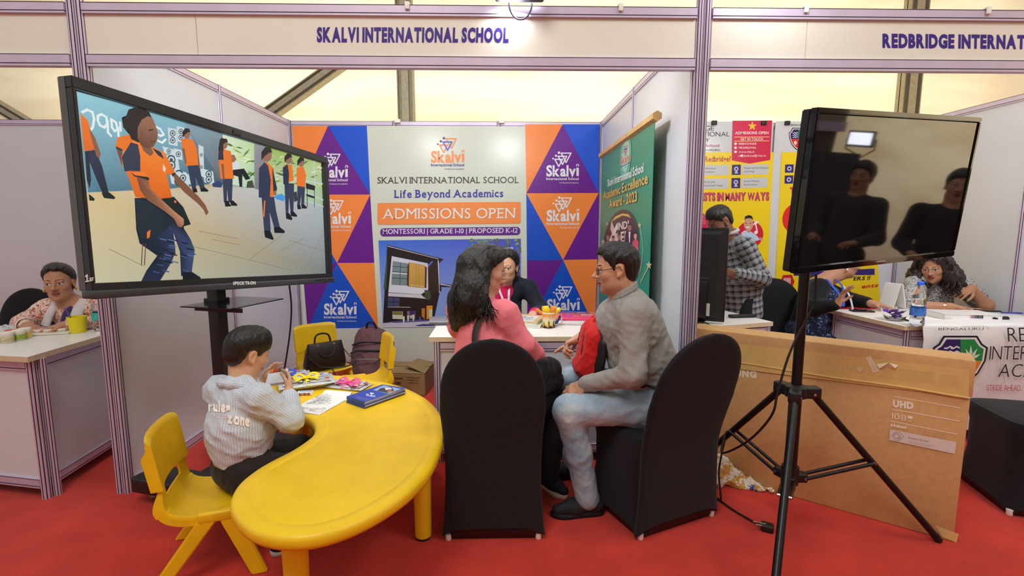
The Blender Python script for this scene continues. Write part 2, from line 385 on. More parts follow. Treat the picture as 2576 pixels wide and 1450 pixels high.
# ------------------------------------------------------------------ furniture
def spline(pts, n=8, closed=True):
    out = []; N = len(pts); P = [Vector(p) for p in pts]
    for i in range(N if closed else N - 1):
        if closed: p0, p1, p2, p3 = P[i - 1], P[i], P[(i + 1) % N], P[(i + 2) % N]
        else: p0, p1, p2, p3 = P[max(i - 1, 0)], P[i], P[i + 1], P[min(i + 2, N - 1)]
        for k in range(n):
            t = k / n
            out.append(0.5 * ((2 * p1) + (p2 - p0) * t + (2 * p0 - 5 * p1 + 4 * p2 - p3) * t * t + (3 * p1 - p0 - 3 * p2 + p3) * t ** 3))
    if not closed: out.append(P[-1])
    return out
def offset(poly, d):
    n = len(poly); out = []
    for i in range(n):
        t = (poly[(i + 1) % n] - poly[i - 1]); t = t.normalized(); out.append(poly[i] + Vector((-t.y, t.x)) * d)
    return out
def sheet(fn, us, vs, th, hole=None, name='x', seg=None):
    """curved plastic sheet with thickness: fn(u, v) -> point; hole(u, v) True where it is cut away"""
    b = bmesh.new(); g = [[b.verts.new(fn(u, v)) for v in vs] for u in us]
    for i in range(len(us) - 1):
        for j in range(len(vs) - 1):
            if hole and hole((us[i] + us[i + 1]) / 2, (vs[j] + vs[j + 1]) / 2): continue
            b.faces.new((g[i][j], g[i][j + 1], g[i + 1][j + 1], g[i + 1][j]))
    for v in list(b.verts):
        if not v.link_faces: b.verts.remove(v)
    bmesh.ops.recalc_face_normals(b, faces=b.faces[:])
    bmesh.ops.solidify(b, geom=b.faces[:], thickness=th)
    bmesh.ops.recalc_face_normals(b, faces=b.faces[:]); b.verts.index_update()
    m = MB(); m.add([v.co.copy() for v in b.verts], [[v.index for v in f.verts] for f in b.faces]); b.free()
    return m
def lerp_path(P, t):
    """point on a Catmull-Rom path, t in 0..1"""
    n = len(P) - 1; x = min(max(t, 0), 0.99999) * n; i = int(x); f = x - i
    p0, p1, p2, p3 = [Vector(P[min(max(i + k, 0), n)]) for k in (-1, 0, 1, 2)]
    return 0.5 * ((2 * p1) + (p2 - p0) * f + (2 * p0 - 5 * p1 + 4 * p2 - p3) * f * f + (3 * p1 - p0 - 3 * p2 + p3) * f ** 3)

M_yel = mat('yellow_plastic', rgb(240, 198, 30), 0.36, var=0.05, scale=9, bump=0.08, bscale=160)
M_yel_chair = mat('yellow_chair_plastic', rgb(238, 194, 24), 0.38, var=0.06, scale=12, bump=0.08, bscale=160)
M_scuff = mat('grey_scuff', rgb(150, 126, 40), 0.6)

# --- kidney table
kid = [(-.964, 2.348), (-.892, 2.253), (-.858, 2.158), (-.862, 2.08), (-.888, 1.98), (-.928, 1.895), (-.956, 1.811), (-.964, 1.722), (-.945, 1.633), (-.907, 1.56), (-.849, 1.493), (-.784, 1.441), (-.714, 1.408), (-.639, 1.395),
       (-.558, 1.408), (-.470, 1.462), (-.388, 1.556), (-.321, 1.679), (-.277, 1.83), (-.262, 2.046), (-.276, 2.241), (-.315, 2.40), (-.393, 2.575), (-.509, 2.735), (-.650, 2.862), (-.824, 2.965), (-1.00, 3.035), (-1.15, 3.055),
       (-1.28, 3.03), (-1.37, 2.96), (-1.40, 2.86), (-1.385, 2.74), (-1.32, 2.62), (-1.22, 2.52), (-1.13, 2.455), (-1.06, 2.415)]
kb = [Vector(p) for p in spline(kid, 4)]
kt = wthing('kidney_table', 'yellow plastic kidney-shaped children\'s table beside the seated boy', 'table', (-0.6, 2.0, 0))
m = MB(); rr_ = []
for d, z in ((0.05, .445), (0.02, .437), (0.006, .442), (0.0, .455), (0.0, .474), (0.004, .484), (0.012, .490), (0.055, .4925), (0.060, .4900), (0.064, .4900), (0.070, .4915)):
    rr_.append([Vector((p.x, p.y, z)) for p in offset(kb, d)])
m.rings(rr_, cap=True); part(m, 'tabletop', M_yel, kt, 50)
for x, y in ((-.695, 1.545), (-.365, 2.12), (-.60, 2.66), (-1.18, 2.975), (-1.10, 2.60)):
    m = MB(); m.lathe([(0.036, 0.012), (0.037, 0.02), (0.043, 0.44)], (x, y, 0), 20); lg = part(m, 'leg', M_yel, kt, 40)
    m = MB(); m.lathe([(0.030, 0.0), (0.033, 0.0), (0.035, 0.012), (0.030, 0.016)], (x, y, 0), 20); part(m, 'foot_cap', M_black, lg, 40)

# --- children's chairs
def kid_chair(label, loc, rz, group='yellow children\'s chairs'):
    r = thing('kids_chair', label, 'chair', loc, group, rz)
    HW = 0.165
    prof = [(-.150, .0, .43), (-.142, 0, .385), (-.130, 0, .335), (-.100, 0, .292), (-.05, 0, .275), (.02, 0, .276), (.09, 0, .285), (.15, 0, .291), (.172, 0, .282)]
    def seat(u, v):
        p = lerp_path(prof, u); q = lerp_path(prof, u + .01) - lerp_path(prof, u - .01); nrm = Vector((q.z, 0, -q.x)).normalized(); a = min(abs(v), 1)
        y = math.copysign(a, v) * HW * (1.0 if u > .25 else 0.93 + .28 * u)
        up = 0.012 * a ** 3 if u > .3 else 0; fw = 0.022 * a * a * max(0, 1 - u / .35)
        sk = nrm * .042 * max(0, abs(v) - 1) / .25 * min(1, max(.25, u * 4), max(.2, (1 - u) * 6))
        return (p.x + fw + sk.x, y + math.copysign(.003, v) * (abs(v) > 1), p.z + up + sk.z)
    hole = lambda u, v: 0.05 < u < 0.2 and abs(v) < 0.58
    us = [i / 40 for i in range(41)]; vs = [-1.25, -1.12, -1.03] + [-1 + 2 * j / 24 for j in range(25)] + [1.03, 1.12, 1.25]
    lpart(sheet(seat, us, vs, 0.008, hole), 'seat', M_yel_chair, r, 50)
    def back(u, v):     # u: 0 bottom .. 1 top
        a = abs(v); z = .405 + .215 * u - (0.035 * max(0, a - .6) ** 2 * 6 * u); x = -.146 - .030 * u
        y = v * HW / 0.86 if a < .86 else math.copysign(HW + 0.004, v)
        fw = 0.026 * min(a / .86, 1) ** 2
        if a >= .86: fw -= 0.042 * (a - .86) / .14 * (1 if u < .75 else max(0.15, (1.05 - u) / .3))
        if u > .9: x -= .012 * ((u - .9) / .1) ** 2
        return (x + fw, y, z)
    us = [i / 16 for i in range(17)]; vs = [-1, -.93, -.86] + [-.8 + 1.6 * j / 16 for j in range(17)] + [.86, .93, 1]
    lpart(sheet(back, us, vs, 0.011), 'backrest', M_yel_chair, r, 50)
    for s in (-1, 1):
        y = s * (HW + 0.004)
        for fx in (-.175, .195):
            m = MB(); tx = .030 if fx < 0 else .090
            for (w0, w1) in ((.030, .024),):
                top = Vector((tx, y, .275)); bot = Vector((fx, y + s * .012, 0.0))
                R_ = []
                for t_, w_ in ((0, .036), (1, .030)):
                    c = top.lerp(bot, t_); R_.append([c + Vector((-w_, -.013, 0)), c + Vector((w_, -.013, 0)), c + Vector((w_, .013, 0)), c + Vector((-w_, .013, 0))])
                m.rings(R_)
            lpart(m, 'leg', M_yel_chair, r, 30, bevel=0.005)
        m = MB(); m.rbox((.06, y, .272), (.15, .03, .045), 0.01); lpart(m, 'side_rail', M_yel_chair, r, 40)
    return r
kid_chair('yellow plastic children\'s chair the boy is sitting on', (-1.245, 2.015, 0), math.atan2(.31, .95))
kid_chair('yellow plastic children\'s chair holding the black handbag', (-1.45, 3.93, 0), math.radians(-50))
kid_chair('yellow plastic children\'s chair beside the flattened brown carton, empty', (-1.0, 3.56, 0), math.radians(204))

# --- stretch-covered banquet chairs
M_spandex = mat('black_stretch_cloth', rgb(27, 25, 29), 0.8, var=0.08, scale=300, spec=0.25, sheen=0.1)
def superring(cx, cy, hx, hy, z, e=0.45, n=48, lift=None):
    out = []
    for k in range(n):
        a = 2 * math.pi * k / n + math.pi / 4; c, s = math.cos(a), math.sin(a)
        x = hx * math.copysign(abs(c) ** e, c); y = hy * math.copysign(abs(s) ** e, s)
        out.append(Vector((cx + x, cy + y, z + (lift(a) if lift else 0))))
    return out
def cover_chair(label, loc, rz, W=0.225, lean=0.08, H=0.955, group='chairs in black stretch covers'):
    """local +y is the way the chair faces; its back legs stand at y = 0"""
    r = thing('banquet_chair', label, 'chair', loc, group, rz)
    m = MB(); D = 0.44; rs = []
    for z, hx, hy in ((0.0, W + .012, D / 2 + .012), (.06, W + .0, D / 2), (.2, W - .014, D / 2 - .016), (.36, W - .016, D / 2 - .012), (.43, W - .004, D / 2), (.462, W - .010, D / 2 - .006), (.472, W - .04, D / 2 - .04)):
        lf = (lambda a: 0.055 * abs(math.cos(2 * a)) ** 0.8 if True else 0) if z == 0 else (lambda a: 0.025 * abs(math.cos(2 * a))) if z == .06 else None
        rs.append(superring(0, D / 2, hx, hy, z, 0.36, 64, lf))
    m.rings(rs); lpart(m, 'seat_cover', M_spandex, r, 60)
    m = MB(); rs = []
    n = 26
    for i in range(n + 1):
        z = .02 + (H - .02) * (1 - (1 - i / n) ** 1.5)
        if z > .66: hx = (W + .004) * math.sqrt(max(0.0004, 1 - ((z - .66) / (H - .66)) ** 2.5))
        else: hx = W + .010 - .020 * math.sin(math.pi * min(z / .66, 1)) 
        th = .026 if z > .45 else .03
        y = -lean * max(0, (z - .40) / .5) ** 1.15
        if i == 0: hx += 0.004
        rs.append(superring(0, y + 0.012, hx, th * min(1, 0.35 + hx / W), z, 0.6, 48, (lambda a: 0.05 * max(0, 1 - abs(math.cos(a)) ** 3) ) if i == 0 else None))
    m.rings(rs); lpart(m, 'back_cover', M_spandex, r, 60)
    for x in (-W + .02, W - .02):
        for y in (0.012, D - .02):
            m = MB(); m.lathe([(0.012, 0), (0.014, 0.004), (0.014, 0.03)], (x, y, 0), 10); lpart(m, 'foot_glide', M_white, r, 40)
    return r
cover_chair('black stretch-covered chair under the woman in pink, seen from behind', (-0.042, 2.09, 0), 0)
cover_chair('black stretch-covered chair the man in grey sits sideways on', (0.835, 2.165, 0), math.radians(23.8), lean=0.14, W=.24, H=.97)
cover_chair('black stretch-covered chair at the right edge below the white banner', (2.97, 2.33, 0), math.radians(75))
cover_chair('round-topped black stretch-covered chair behind the left counter', (-3.62, 3.76, 0), math.radians(180), W=.22, H=.95)
cover_chair('black stretch-covered chair the woman in the blue sari sits on', (2.33, 4.10, 0), math.radians(184), W=.26, H=.98)
cover_chair('black stretch-covered chair behind the middle counter beside the printed building', (-0.24, 4.16, 0), math.radians(180), H=.94)

# --- white shell-scheme counters
M_top = mat('counter_laminate', rgb(236, 232, 226), 0.3, var=0.02, scale=5)
M_edge = mat('counter_edge', rgb(214, 196, 164), 0.5, var=0.06, scale=40)
def counter(name_label, pts, topover, ztop=.775, group=None, closed=True, tops=None):
    """pts: plan corners of the panelled front; panels between uprights, one slab on top"""
    c = sum((Vector((*p, 0)) for p in pts), Vector()) / len(pts)
    r = wthing('counter', name_label, 'counter', (c.x, c.y, 0))
    for p in pts:
        m = MB(); octo(m, p[0], p[1], 0, ztop - .028, .022); part(m, 'upright', [M_alu, M_slot], r)
        m = MB(); octo(m, p[0] + .030, p[1] + .03, 0, ztop - .028, .018); part(m, 'upright', [M_alu, M_slot], r)
    for a, b in zip(pts, pts[1:] + (pts[:1] if closed else [])):
        a_, b_ = Vector((*a, 0)), Vector((*b, 0)); d = (b_ - a_).normalized(); n = Vector((-d.y, d.x, 0)); L = (b_ - a_).length; q = (a_ + b_) / 2
        R = Matrix((d, n, Vector((0, 0, 1)))).transposed()
        m = MB(); m.box((q.x, q.y, (ztop - .03 + .06) / 2), (L - .04, .006, ztop - .14), R=R); part(m, 'panel', M_panel, r)
        for z0, z1 in ((.055, .105), (ztop - .085, ztop - .032)):
            m = MB(); rail(m, a_ + d * .02, b_ - d * .02, z0, z1); part(m, 'rail', [M_alu, M_slot], r)
    tp = [Vector((p[0], p[1])) for p in (tops or pts)]
    if sum(tp[i].x * tp[(i + 1) % len(tp)].y - tp[(i + 1) % len(tp)].x * tp[i].y for i in range(len(tp))) < 0: tp = tp[::-1]
    if topover:
        cc = sum(tp, Vector((0, 0))) / len(tp); tp = [p + (p - cc).normalized() * topover for p in tp]
    m = MB(); n = len(tp)
    vs = [(p.x, p.y, ztop - .028) for p in tp] + [(p.x, p.y, ztop) for p in tp]
    m.add(vs, [tuple(range(n - 1, -1, -1)), tuple(range(n, 2 * n))], 0)
    m.add(vs, [(i, (i + 1) % n, n + (i + 1) % n, n + i) for i in range(n)], 1)
    part(m, 'worktop', [M_top, M_edge], r)
    return r
counter('white counter in the middle stall between the woman in navy and her visitors', [(-.385, 2.865), (.70, 2.865), (.70, 3.36), (-.385, 3.36)], 0.05)
counter('white counter at the far left with paint jars on top', [(-2.40, 2.495), (-3.4, 2.70), (-3.45, 3.2), (-2.46, 3.12)], 0, tops=[(-2.36, 2.44), (-3.5, 2.66), (-3.5, 3.25), (-2.40, 3.20)])
counter('small white counter carrying the monitor seen from behind', [(1.06, 3.05), (1.80, 3.28), (1.68, 3.72), (1.02, 3.52)], 0.045)
counter('white counter at the right with the white banner hung over its front', [(2.66, 3.13), (3.75, 3.16), (3.75, 3.78), (2.60, 3.74)], 0.05)
# ------------------------------------------------------------------ the two televisions and their stands
def frame3(a, n):
    a = Vector(a).normalized(); n = Vector(n); n = (n - a * n.dot(a)).normalized(); up = n.cross(a)
    return a, n, up
M_print = mat('printed_sheet', (1, 1, 1), 0.32, var=0.02, scale=6, attr='Col')
M_printm = mat('printed_paper', (1, 1, 1), 0.6, var=0.02, scale=6, attr='Col')
M_screen = mat('lit_screen', (0, 0, 0), 0.22, var=0.0, attr='Col', estr=0.9)
_b = M_screen.node_tree; _p = _b.nodes['Principled BSDF']
for l in list(_p.inputs['Base Color'].links): _b.links.remove(l)
_p.inputs['Base Color'].default_value = (0.004, 0.004, 0.005, 1)
M_bezel = mat('charcoal_bezel', rgb(40, 40, 43), 0.4, var=0.05)
M_tvside = mat('tv_side_metal', rgb(104, 98, 92), 0.32, 0.6, var=0.05)

a, n, up = frame3((.28, .957, -.065), (.958, -.283, 0)); up = up - a * .06; C1 = Vector((-1.35, 2.578, 1.508))
R1 = Matrix((a, n, up)).transposed()
L1 = lambda s, d, t: C1 + a * s + n * d + up * t
tv = wthing('television', 'large lit television showing children in orange shirts, on a stand at the left', 'television', (-1.46, 2.60, 0))
S0, S1, T0, T1 = -.715, .716, -.348, .360; O0, O1, U0, U1 = -.730, .752, -.378, .402
m = MB()
m.box(L1((O0 + O1) / 2, -.035, (U0 + U1) / 2), (O1 - O0, .04, U1 - U0), R=R1, mi=1)
for s0, s1, t0, t1 in ((O0, O1, T1, U1), (O0, O1, U0, T0), (O0, S0, T0, T1), (S1, O1, T0, T1)):
    m.box(L1((s0 + s1) / 2, -.001, (t0 + t1) / 2), (s1 - s0, .034, t1 - t0), R=R1)
part(m, 'bezel', [M_bezel, M_tvside], tv, bevel=0.003)
m = MB(); m.rbox(L1((O0 + O1) / 2 - .002, -.004, U0 - .013), (O1 - O0 + .01, .062, .032), .006, R=R1)
bar = part(m, 'lower_bar', mat('grey_bezel_bar', rgb(62, 62, 66), 0.35), tv, 40)
m = MB()
for i in range(11):
    if i in (7,): continue
    m.lathe([(.0042, 0), (.0042, .003)], L1(.545 + i * .017, .0335, U0 - .006), 8, R=Matrix((a, up, n)).transposed())
part(m, 'button', M_black, bar, label='row of small black buttons')
pc = Pic(L1(0, .0345, 0), a, up); pc.text('SPECKTRON', (586, 717), (643, 715.5), 7.5, (.75, .75, .75), bold=.05, space=.1)
part(pc.mb, 'maker_lettering', M_printm, bar, color=True)
pc = Pic(L1(0, .0175, 0), a, up); k = (.82, .82, .8)
pc.line([(215, 696), (219, 692), (219, 708)], .0045, k); pc.line([(215, 709), (224, 707)], .004, k)
pc.line([(229, 700), (226, 700), (226, 703), (229, 704), (229, 707), (226, 707)], .003, k); pc.line([(230, 700), (234, 699)], .003, k); pc.line([(232, 700), (232, 706)], .003, k)
part(pc.mb, 'chalk_mark', M_printm, tv, color=True, label='white handwritten 1st mark')
m = MB(); m.box(L1(.01, .018, U1 - .022), (.05, .004, .02), R=R1); part(m, 'camera_strip', M_black, tv)
# picture on the screen
pc = Pic(L1(0, -.013, 0), a, up, 0.0001)
Z = lambda pts: [(130 + x * .42765, 180 + y * .4276) for x, y in pts]
def gp(pts, *cols): pc.poly(Z(pts), [rgb(*c) for c in cols] if len(cols) > 1 else rgb(*cols[0]))
gp([(130, 112), (1615, 528), (1625, 1188), (240, 1260)], (150, 200, 212), (140, 160, 165), (120, 130, 130), (160, 160, 140))
gp([(200, 715), (450, 690), (720, 678), (930, 660), (1190, 690), (1605, 800), (1625, 1190), (250, 1255)], (214, 190, 140), (222, 205, 150), (205, 180, 130), (190, 170, 130), (190, 190, 190), (170, 180, 185), (120, 128, 128), (196, 190, 160))
gp([(135, 118), (780, 297), (830, 330), (930, 640), (935, 662), (700, 690), (215, 712)], (146, 200, 214), (130, 180, 196), (110, 150, 170), (78, 104, 124), (74, 98, 116), (82, 120, 138), (84, 124, 144))
gp([(780, 297), (1010, 370), (1010, 660), (930, 655), (830, 400)], (134, 160, 172), (128, 148, 158), (82, 100, 112), (72, 96, 112), (92, 124, 140))
gp([(1005, 372), (1190, 425), (1190, 690), (1005, 655)], (214, 226, 200), (190, 214, 150), (176, 204, 176), (214, 228, 214))
gp([(1250, 440), (1605, 535), (1605, 800), (1250, 700)], (150, 180, 80), (178, 200, 130), (160, 190, 150), (186, 206, 180))
rr = random.Random(3)
for i in range(60):
    x = rr.choice([rr.uniform(1040, 1180), rr.uniform(1270, 1590)]); y = rr.uniform(430 + (x - 1040) * .22, 600 + (x - 1040) * .18); l_ = rr.uniform(30, 70); an = rr.uniform(-.9, .6)
    dx, dy = l_ * math.cos(an), l_ * math.sin(an); g = rr.choice([(96, 140, 50), (132, 170, 60), (200, 214, 120), (226, 232, 190), (70, 110, 60)])
    gp([(x - dx / 2, y - dy / 2), (x - dy * .10, y + dx * .10), (x + dx / 2, y + dy / 2), (x + dy * .10, y - dx * .10)], g)
gp([(1185, 425), (1250, 440), (1250, 706), (1190, 690)], (150, 152, 158), (140, 142, 150), (120, 124, 134), (120, 124, 134))
for x0, y0, x1, y1, w_ in ((1250, 600, 1605, 665, 8), (1540, 520, 1545, 800, 6), (1440, 690, 1600, 760, 6), (1440, 745, 1605, 800, 5), (1395, 480, 1400, 700, 5)):
    d = Vector((y0 - y1, x1 - x0)).normalized() * w_ / 2
    gp([(x0 - d.x, y0 - d.y), (x1 - d.x, y1 - d.y), (x1 + d.x, y1 + d.y), (x0 + d.x, y0 + d.y)], (196, 204, 206))
for q in ([(330, 1045), (530, 1145)], [(820, 1030), (1160, 1110), (1400, 1170)], [(940, 990), (1100, 1020)], [(1160, 1105), (1350, 960)], [(1330, 1060), (1480, 980)], [(1480, 1170), (1590, 960)], [(860, 940), (1090, 985)], [(1380, 990), (1600, 1060)]):
    pc.line(Z(q), .0022, rgb(130, 120, 96))
# wall art
wh = rgb(226, 236, 236)
for q in ([(170, 240), (200, 226), (230, 240), (240, 280), (232, 330), (210, 352), (190, 330)], [(262, 262), (285, 252), (312, 270), (318, 310), (300, 330), (275, 318), (262, 290), (262, 262)], [(318, 290), (322, 360), (340, 380)], [(340, 282), (368, 300), (378, 340), (360, 352), (345, 330), (340, 282)], [(380, 330), (384, 390), (400, 400)], [(392, 300), (396, 350)], [(598, 322), (630, 340), (650, 372), (630, 380), (600, 362)], [(600, 400), (640, 420), (660, 400)]):
    pc.line(Z(q), .009, wh)
for (x, y, w_, h_, sk) in ((672, 330, 52, 100, .2), (724, 322, 44, 90, .2), (640, 440, 66, 40, .3), (640, 486, 90, 80, .25), (706, 452, 46, 60, .25), (676, 574, 104, 86, .2), (850, 430, 30, 180, .5), (876, 572, 60, 80, .3), (712, 590, 80, 60, .2)):
    gp([(x, y), (x + w_, y + w_ * sk), (x + w_ * 1.15, y + h_ + w_ * sk), (x + w_ * .15, y + h_)], (202, 214, 216))
    for cy in ((.3, .7) if h_ > 75 else (.5,)):
        cx_, cy_ = x + w_ * .57, y + w_ * sk / 2 + h_ * cy
        for r_, c_ in ((.32, (60, 80, 92)), (.23, (196, 210, 214)), (.12, (60, 80, 92))):
            rad = r_ * min(w_, h_); gp([(cx_ + rad * math.cos(t), cy_ + rad * 1.15 * math.sin(t)) for t in [k * math.pi / 7 for k in range(14)]], c_)
ORG, NAVY, SKIN, HAIR, SHOE = (232, 116, 36), (38, 44, 66), (138, 92, 70), (36, 28, 26), (22, 24, 32)
# child cut off at the left edge
gp([(180, 470), (240, 462), (280, 560), (318, 712), (284, 722), (236, 610)], (48, 54, 76), (44, 50, 70), (40, 46, 66), (30, 34, 50), (30, 34, 50), (44, 50, 70)); gp([(178, 470), (200, 470), (215, 640), (206, 690), (190, 640)], (36, 40, 58))
gp([(150, 245), (196, 290), (245, 462), (172, 468)], (240, 120, 36), (236, 116, 36), (224, 104, 30), (220, 104, 30)); gp([(200, 330), (238, 390), (272, 486), (262, 512), (246, 500), (226, 430)], SKIN)
gp([(276, 715), (322, 712), (358, 742), (350, 752), (290, 745)], SHOE); gp([(200, 720), (236, 750), (232, 762), (204, 760)], SHOE)
# child behind the front girl
gp([(395, 272), (420, 262), (450, 330), (440, 372), (404, 330)], HAIR); gp([(358, 440), (370, 388), (440, 372), (470, 420), (410, 470), (365, 456)], ORG); gp([(362, 456), (398, 466), (396, 560), (384, 520)], (120, 78, 56)); gp([(360, 442), (400, 460), (398, 470), (360, 454)], NAVY)
# front girl
gp([(470, 745), (700, 738), (745, 800), (762, 925), (800, 985), (826, 1050), (812, 1150), (806, 1196), (745, 1204), (738, 1060), (700, 950), (712, 1060), (690, 1120), (618, 1236), (508, 1238), (540, 1172), (604, 1084), (500, 1012), (480, 930)],
   *([NAVY] * 2 + [(30, 36, 50)] * 2 + [(60, 74, 110)] * 3 + [(34, 42, 64)] * 3 + [(44, 56, 90)] * 3 + [(36, 44, 70)] * 3 + [(26, 32, 48)] * 3))
for i in range(26):
    t = rr.random(); x = rr.uniform(560, 690) + (rr.random() < .4) * 110; y = rr.uniform(960, 1190); gp([(x, y), (x + 46, y + 10), (x + 40, y + 16), (x + 6, y + 8)], rr.choice([(86, 104, 150), (24, 30, 48), (64, 80, 122)]))
gp([(472, 748), (560, 770), (690, 860), (735, 918), (800, 900), (756, 800), (700, 738), (690, 742)], (28, 36, 38)); gp([(476, 760), (560, 775), (640, 850), (690, 900), (560, 1000), (500, 980), (478, 900)], (34, 42, 54))
gp([(700, 758), (714, 762), (712, 776), (702, 772)], ORG); gp([(540, 945), (562, 930), (556, 976), (540, 984)], ORG)
for x0 in (512, 530): gp([(x0, 1010), (x0 + 5, 1012), (x0 - 2, 1140), (x0 - 8, 1140)], (90, 70, 60))
gp([(388, 500), (440, 418), (500, 400), (575, 445), (645, 480), (704, 590), (690, 612), (655, 600), (688, 742), (600, 752), (472, 740), (430, 620), (398, 560)], (236, 122, 40), (240, 128, 46), (242, 126, 44), (244, 132, 50), (240, 126, 40), (226, 110, 30), (214, 100, 30), (236, 118, 36), (214, 98, 26), (222, 102, 28), (214, 98, 30), (226, 110, 34), (230, 114, 36))
gp([(390, 505), (444, 418), (486, 430), (500, 500), (500, 588), (440, 585), (408, 590)], (52, 56, 76)); gp([(440, 588), (500, 590), (552, 628), (552, 642), (464, 618)], (40, 40, 54)); gp([(440, 590), (520, 592), (548, 622), (470, 612)], (240, 126, 44)); gp([(568, 448), (622, 476), (640, 516), (604, 494)], (46, 50, 68))
gp([(686, 604), (706, 594), (708, 606), (690, 622)], NAVY)
gp([(478, 625), (546, 640), (560, 690), (600, 730), (692, 815), (756, 868), (758, 900), (742, 918), (722, 912), (700, 868), (640, 820), (540, 756), (500, 700)], (120, 74, 54), (140, 90, 66), (158, 104, 78), (172, 118, 88), (186, 130, 98), (196, 140, 108), (180, 122, 92), (150, 100, 76), (150, 100, 76), (160, 108, 80), (150, 100, 72), (128, 82, 58), (116, 72, 52))
gp([(694, 614), (712, 604), (780, 672), (846, 738), (884, 786), (904, 830), (888, 848), (872, 812), (838, 776), (760, 712), (712, 660)], (130, 84, 62))
gp([(502, 430), (560, 440), (578, 480), (560, 500), (520, 470)], (130, 86, 64)); gp([(446, 400), (430, 356), (398, 330), (396, 285), (416, 262), (430, 226), (470, 212), (520, 218), (552, 242), (572, 284), (560, 300), (520, 400), (490, 420)], HAIR)
gp([(484, 330), (508, 284), (546, 264), (572, 276), (590, 320), (604, 362), (598, 408), (576, 444), (540, 454), (502, 434), (482, 392)], (140, 96, 72), (150, 104, 80), (156, 108, 84), (150, 102, 78), (136, 90, 68), (140, 94, 72), (124, 80, 60), (116, 74, 56), (108, 70, 54), (104, 66, 50), (112, 74, 56))
gp([(546, 344), (574, 340), (576, 348), (550, 352)], (40, 30, 28)); gp([(556, 414), (590, 408), (588, 416), (560, 420)], (96, 52, 46)); gp([(500, 348), (514, 344), (516, 376), (504, 380)], (120, 80, 60))
gp([(634, 545), (650, 570), (644, 596), (632, 580)], (240, 210, 190))
gp([(748, 1182), (806, 1180), (856, 1212), (854, 1222), (750, 1226)], SHOE)
# smaller children
def kid(head, shirt, pants, shoes, jacket=None, face=(150, 104, 84)):
    gp(pants, (52, 58, 82)); gp(shirt, ORG)
    if jacket: gp(jacket, (40, 46, 70))
    x, y, r_ = head; gp([(x + r_ * .8 * math.cos(t), y + r_ * 1.15 * math.sin(t)) for t in [k * math.pi / 8 for k in range(16)]], face)
    gp([(x - r_ * .9, y + r_ * .9), (x - r_ * .95, y - r_ * .4), (x - r_ * .3, y - r_ * 1.3), (x + r_ * .6, y - r_ * 1.15), (x + r_ * .85, y - r_ * .4), (x + r_ * .3, y - r_ * .35), (x - r_ * .4, y + r_ * .2)], HAIR)
    for s_ in shoes: gp(s_, SHOE)
kid((772, 368, 26), [(740, 404), (765, 392), (812, 404), (834, 460), (842, 552), (768, 556), (748, 470)], [(778, 555), (848, 552), (860, 620), (884, 695), (856, 698), (824, 620), (830, 702), (806, 700)], [[(808, 690), (832, 690), (836, 712), (812, 712)], [(852, 688), (880, 684), (902, 700), (898, 708), (856, 708)]])
gp([(744, 452), (760, 456), (772, 540), (764, 548)], (128, 88, 66)); gp([(832, 460), (844, 500), (852, 566), (844, 570)], (128, 88, 66))
kid((994, 428, 26), [(958, 466), (990, 458), (1032, 470), (1050, 560), (1052, 632), (972, 632), (962, 540)], [(984, 632), (1044, 632), (1040, 770), (1018, 772), (1012, 690), (1010, 770), (992, 770)], [[(994, 762), (1016, 762), (1036, 794), (1000, 796)], [(1026, 760), (1046, 760), (1072, 784), (1068, 792), (1034, 790)]])
gp([(968, 400), (984, 388), (990, 470), (966, 490), (958, 460)], HAIR); gp([(958, 520), (990, 522), (986, 462), (960, 468)], NAVY); gp([(976, 545), (990, 545), (996, 640), (986, 640)], (128, 88, 66))
gp([(1036, 492), (1052, 490), (1066, 520), (1050, 536), (1038, 530)], (150, 104, 84)); gp([(1040, 538), (1074, 530), (1084, 580), (1044, 582)], (214, 216, 220)); gp([(1044, 580), (1110, 572), (1148, 632), (1120, 640), (1100, 606), (1100, 680), (1084, 680), (1076, 620), (1046, 610)], (28, 28, 36)); gp([(1130, 648), (1160, 640), (1172, 686), (1124, 684)], (70, 76, 58)); gp([(920, 660), (960, 644), (984, 660), (976, 684), (926, 680)], (46, 66, 110))
kid((1246, 492, 36), [(1204, 560), (1246, 532), (1286, 574), (1296, 690), (1280, 740), (1204, 730)], [(1214, 736), (1288, 738), (1300, 820), (1322, 915), (1290, 924), (1262, 830), (1268, 936), (1230, 944), (1222, 850)], [[(1228, 936), (1264, 936), (1286, 984), (1280, 992), (1234, 976)], [(1286, 918), (1320, 914), (1352, 940), (1348, 952), (1290, 950)]])
gp([(1198, 570), (1232, 534), (1252, 556), (1268, 640), (1262, 748), (1196, 742)], (46, 54, 80)); gp([(1276, 560), (1294, 640), (1306, 690), (1296, 730), (1284, 728)], (40, 48, 72)); gp([(1284, 706), (1302, 700), (1300, 728), (1284, 730)], (150, 104, 84)); gp([(1228, 760), (1236, 760), (1230, 860), (1222, 850)], ORG)
kid((1372, 516, 26), [(1346, 552), (1392, 546), (1404, 640), (1360, 660)], [(1348, 656), (1406, 660), (1404, 740), (1402, 826), (1384, 826), (1376, 740), (1372, 836), (1356, 836)], [[(1356, 834), (1376, 834), (1396, 866), (1390, 876), (1358, 866)], [(1382, 824), (1402, 824), (1424, 848), (1420, 856), (1386, 852)]], [(1338, 566), (1366, 546), (1376, 600), (1372, 668), (1342, 664)])
kid((1446, 536, 24), [(1420, 566), (1462, 562), (1476, 610), (1470, 682), (1420, 672)], [(1424, 674), (1470, 680), (1464, 792), (1448, 790), (1448, 730), (1440, 792), (1424, 790)], [[(1422, 784), (1440, 784), (1448, 810), (1426, 812)], [(1446, 784), (1466, 784), (1482, 802), (1476, 808), (1450, 806)]])
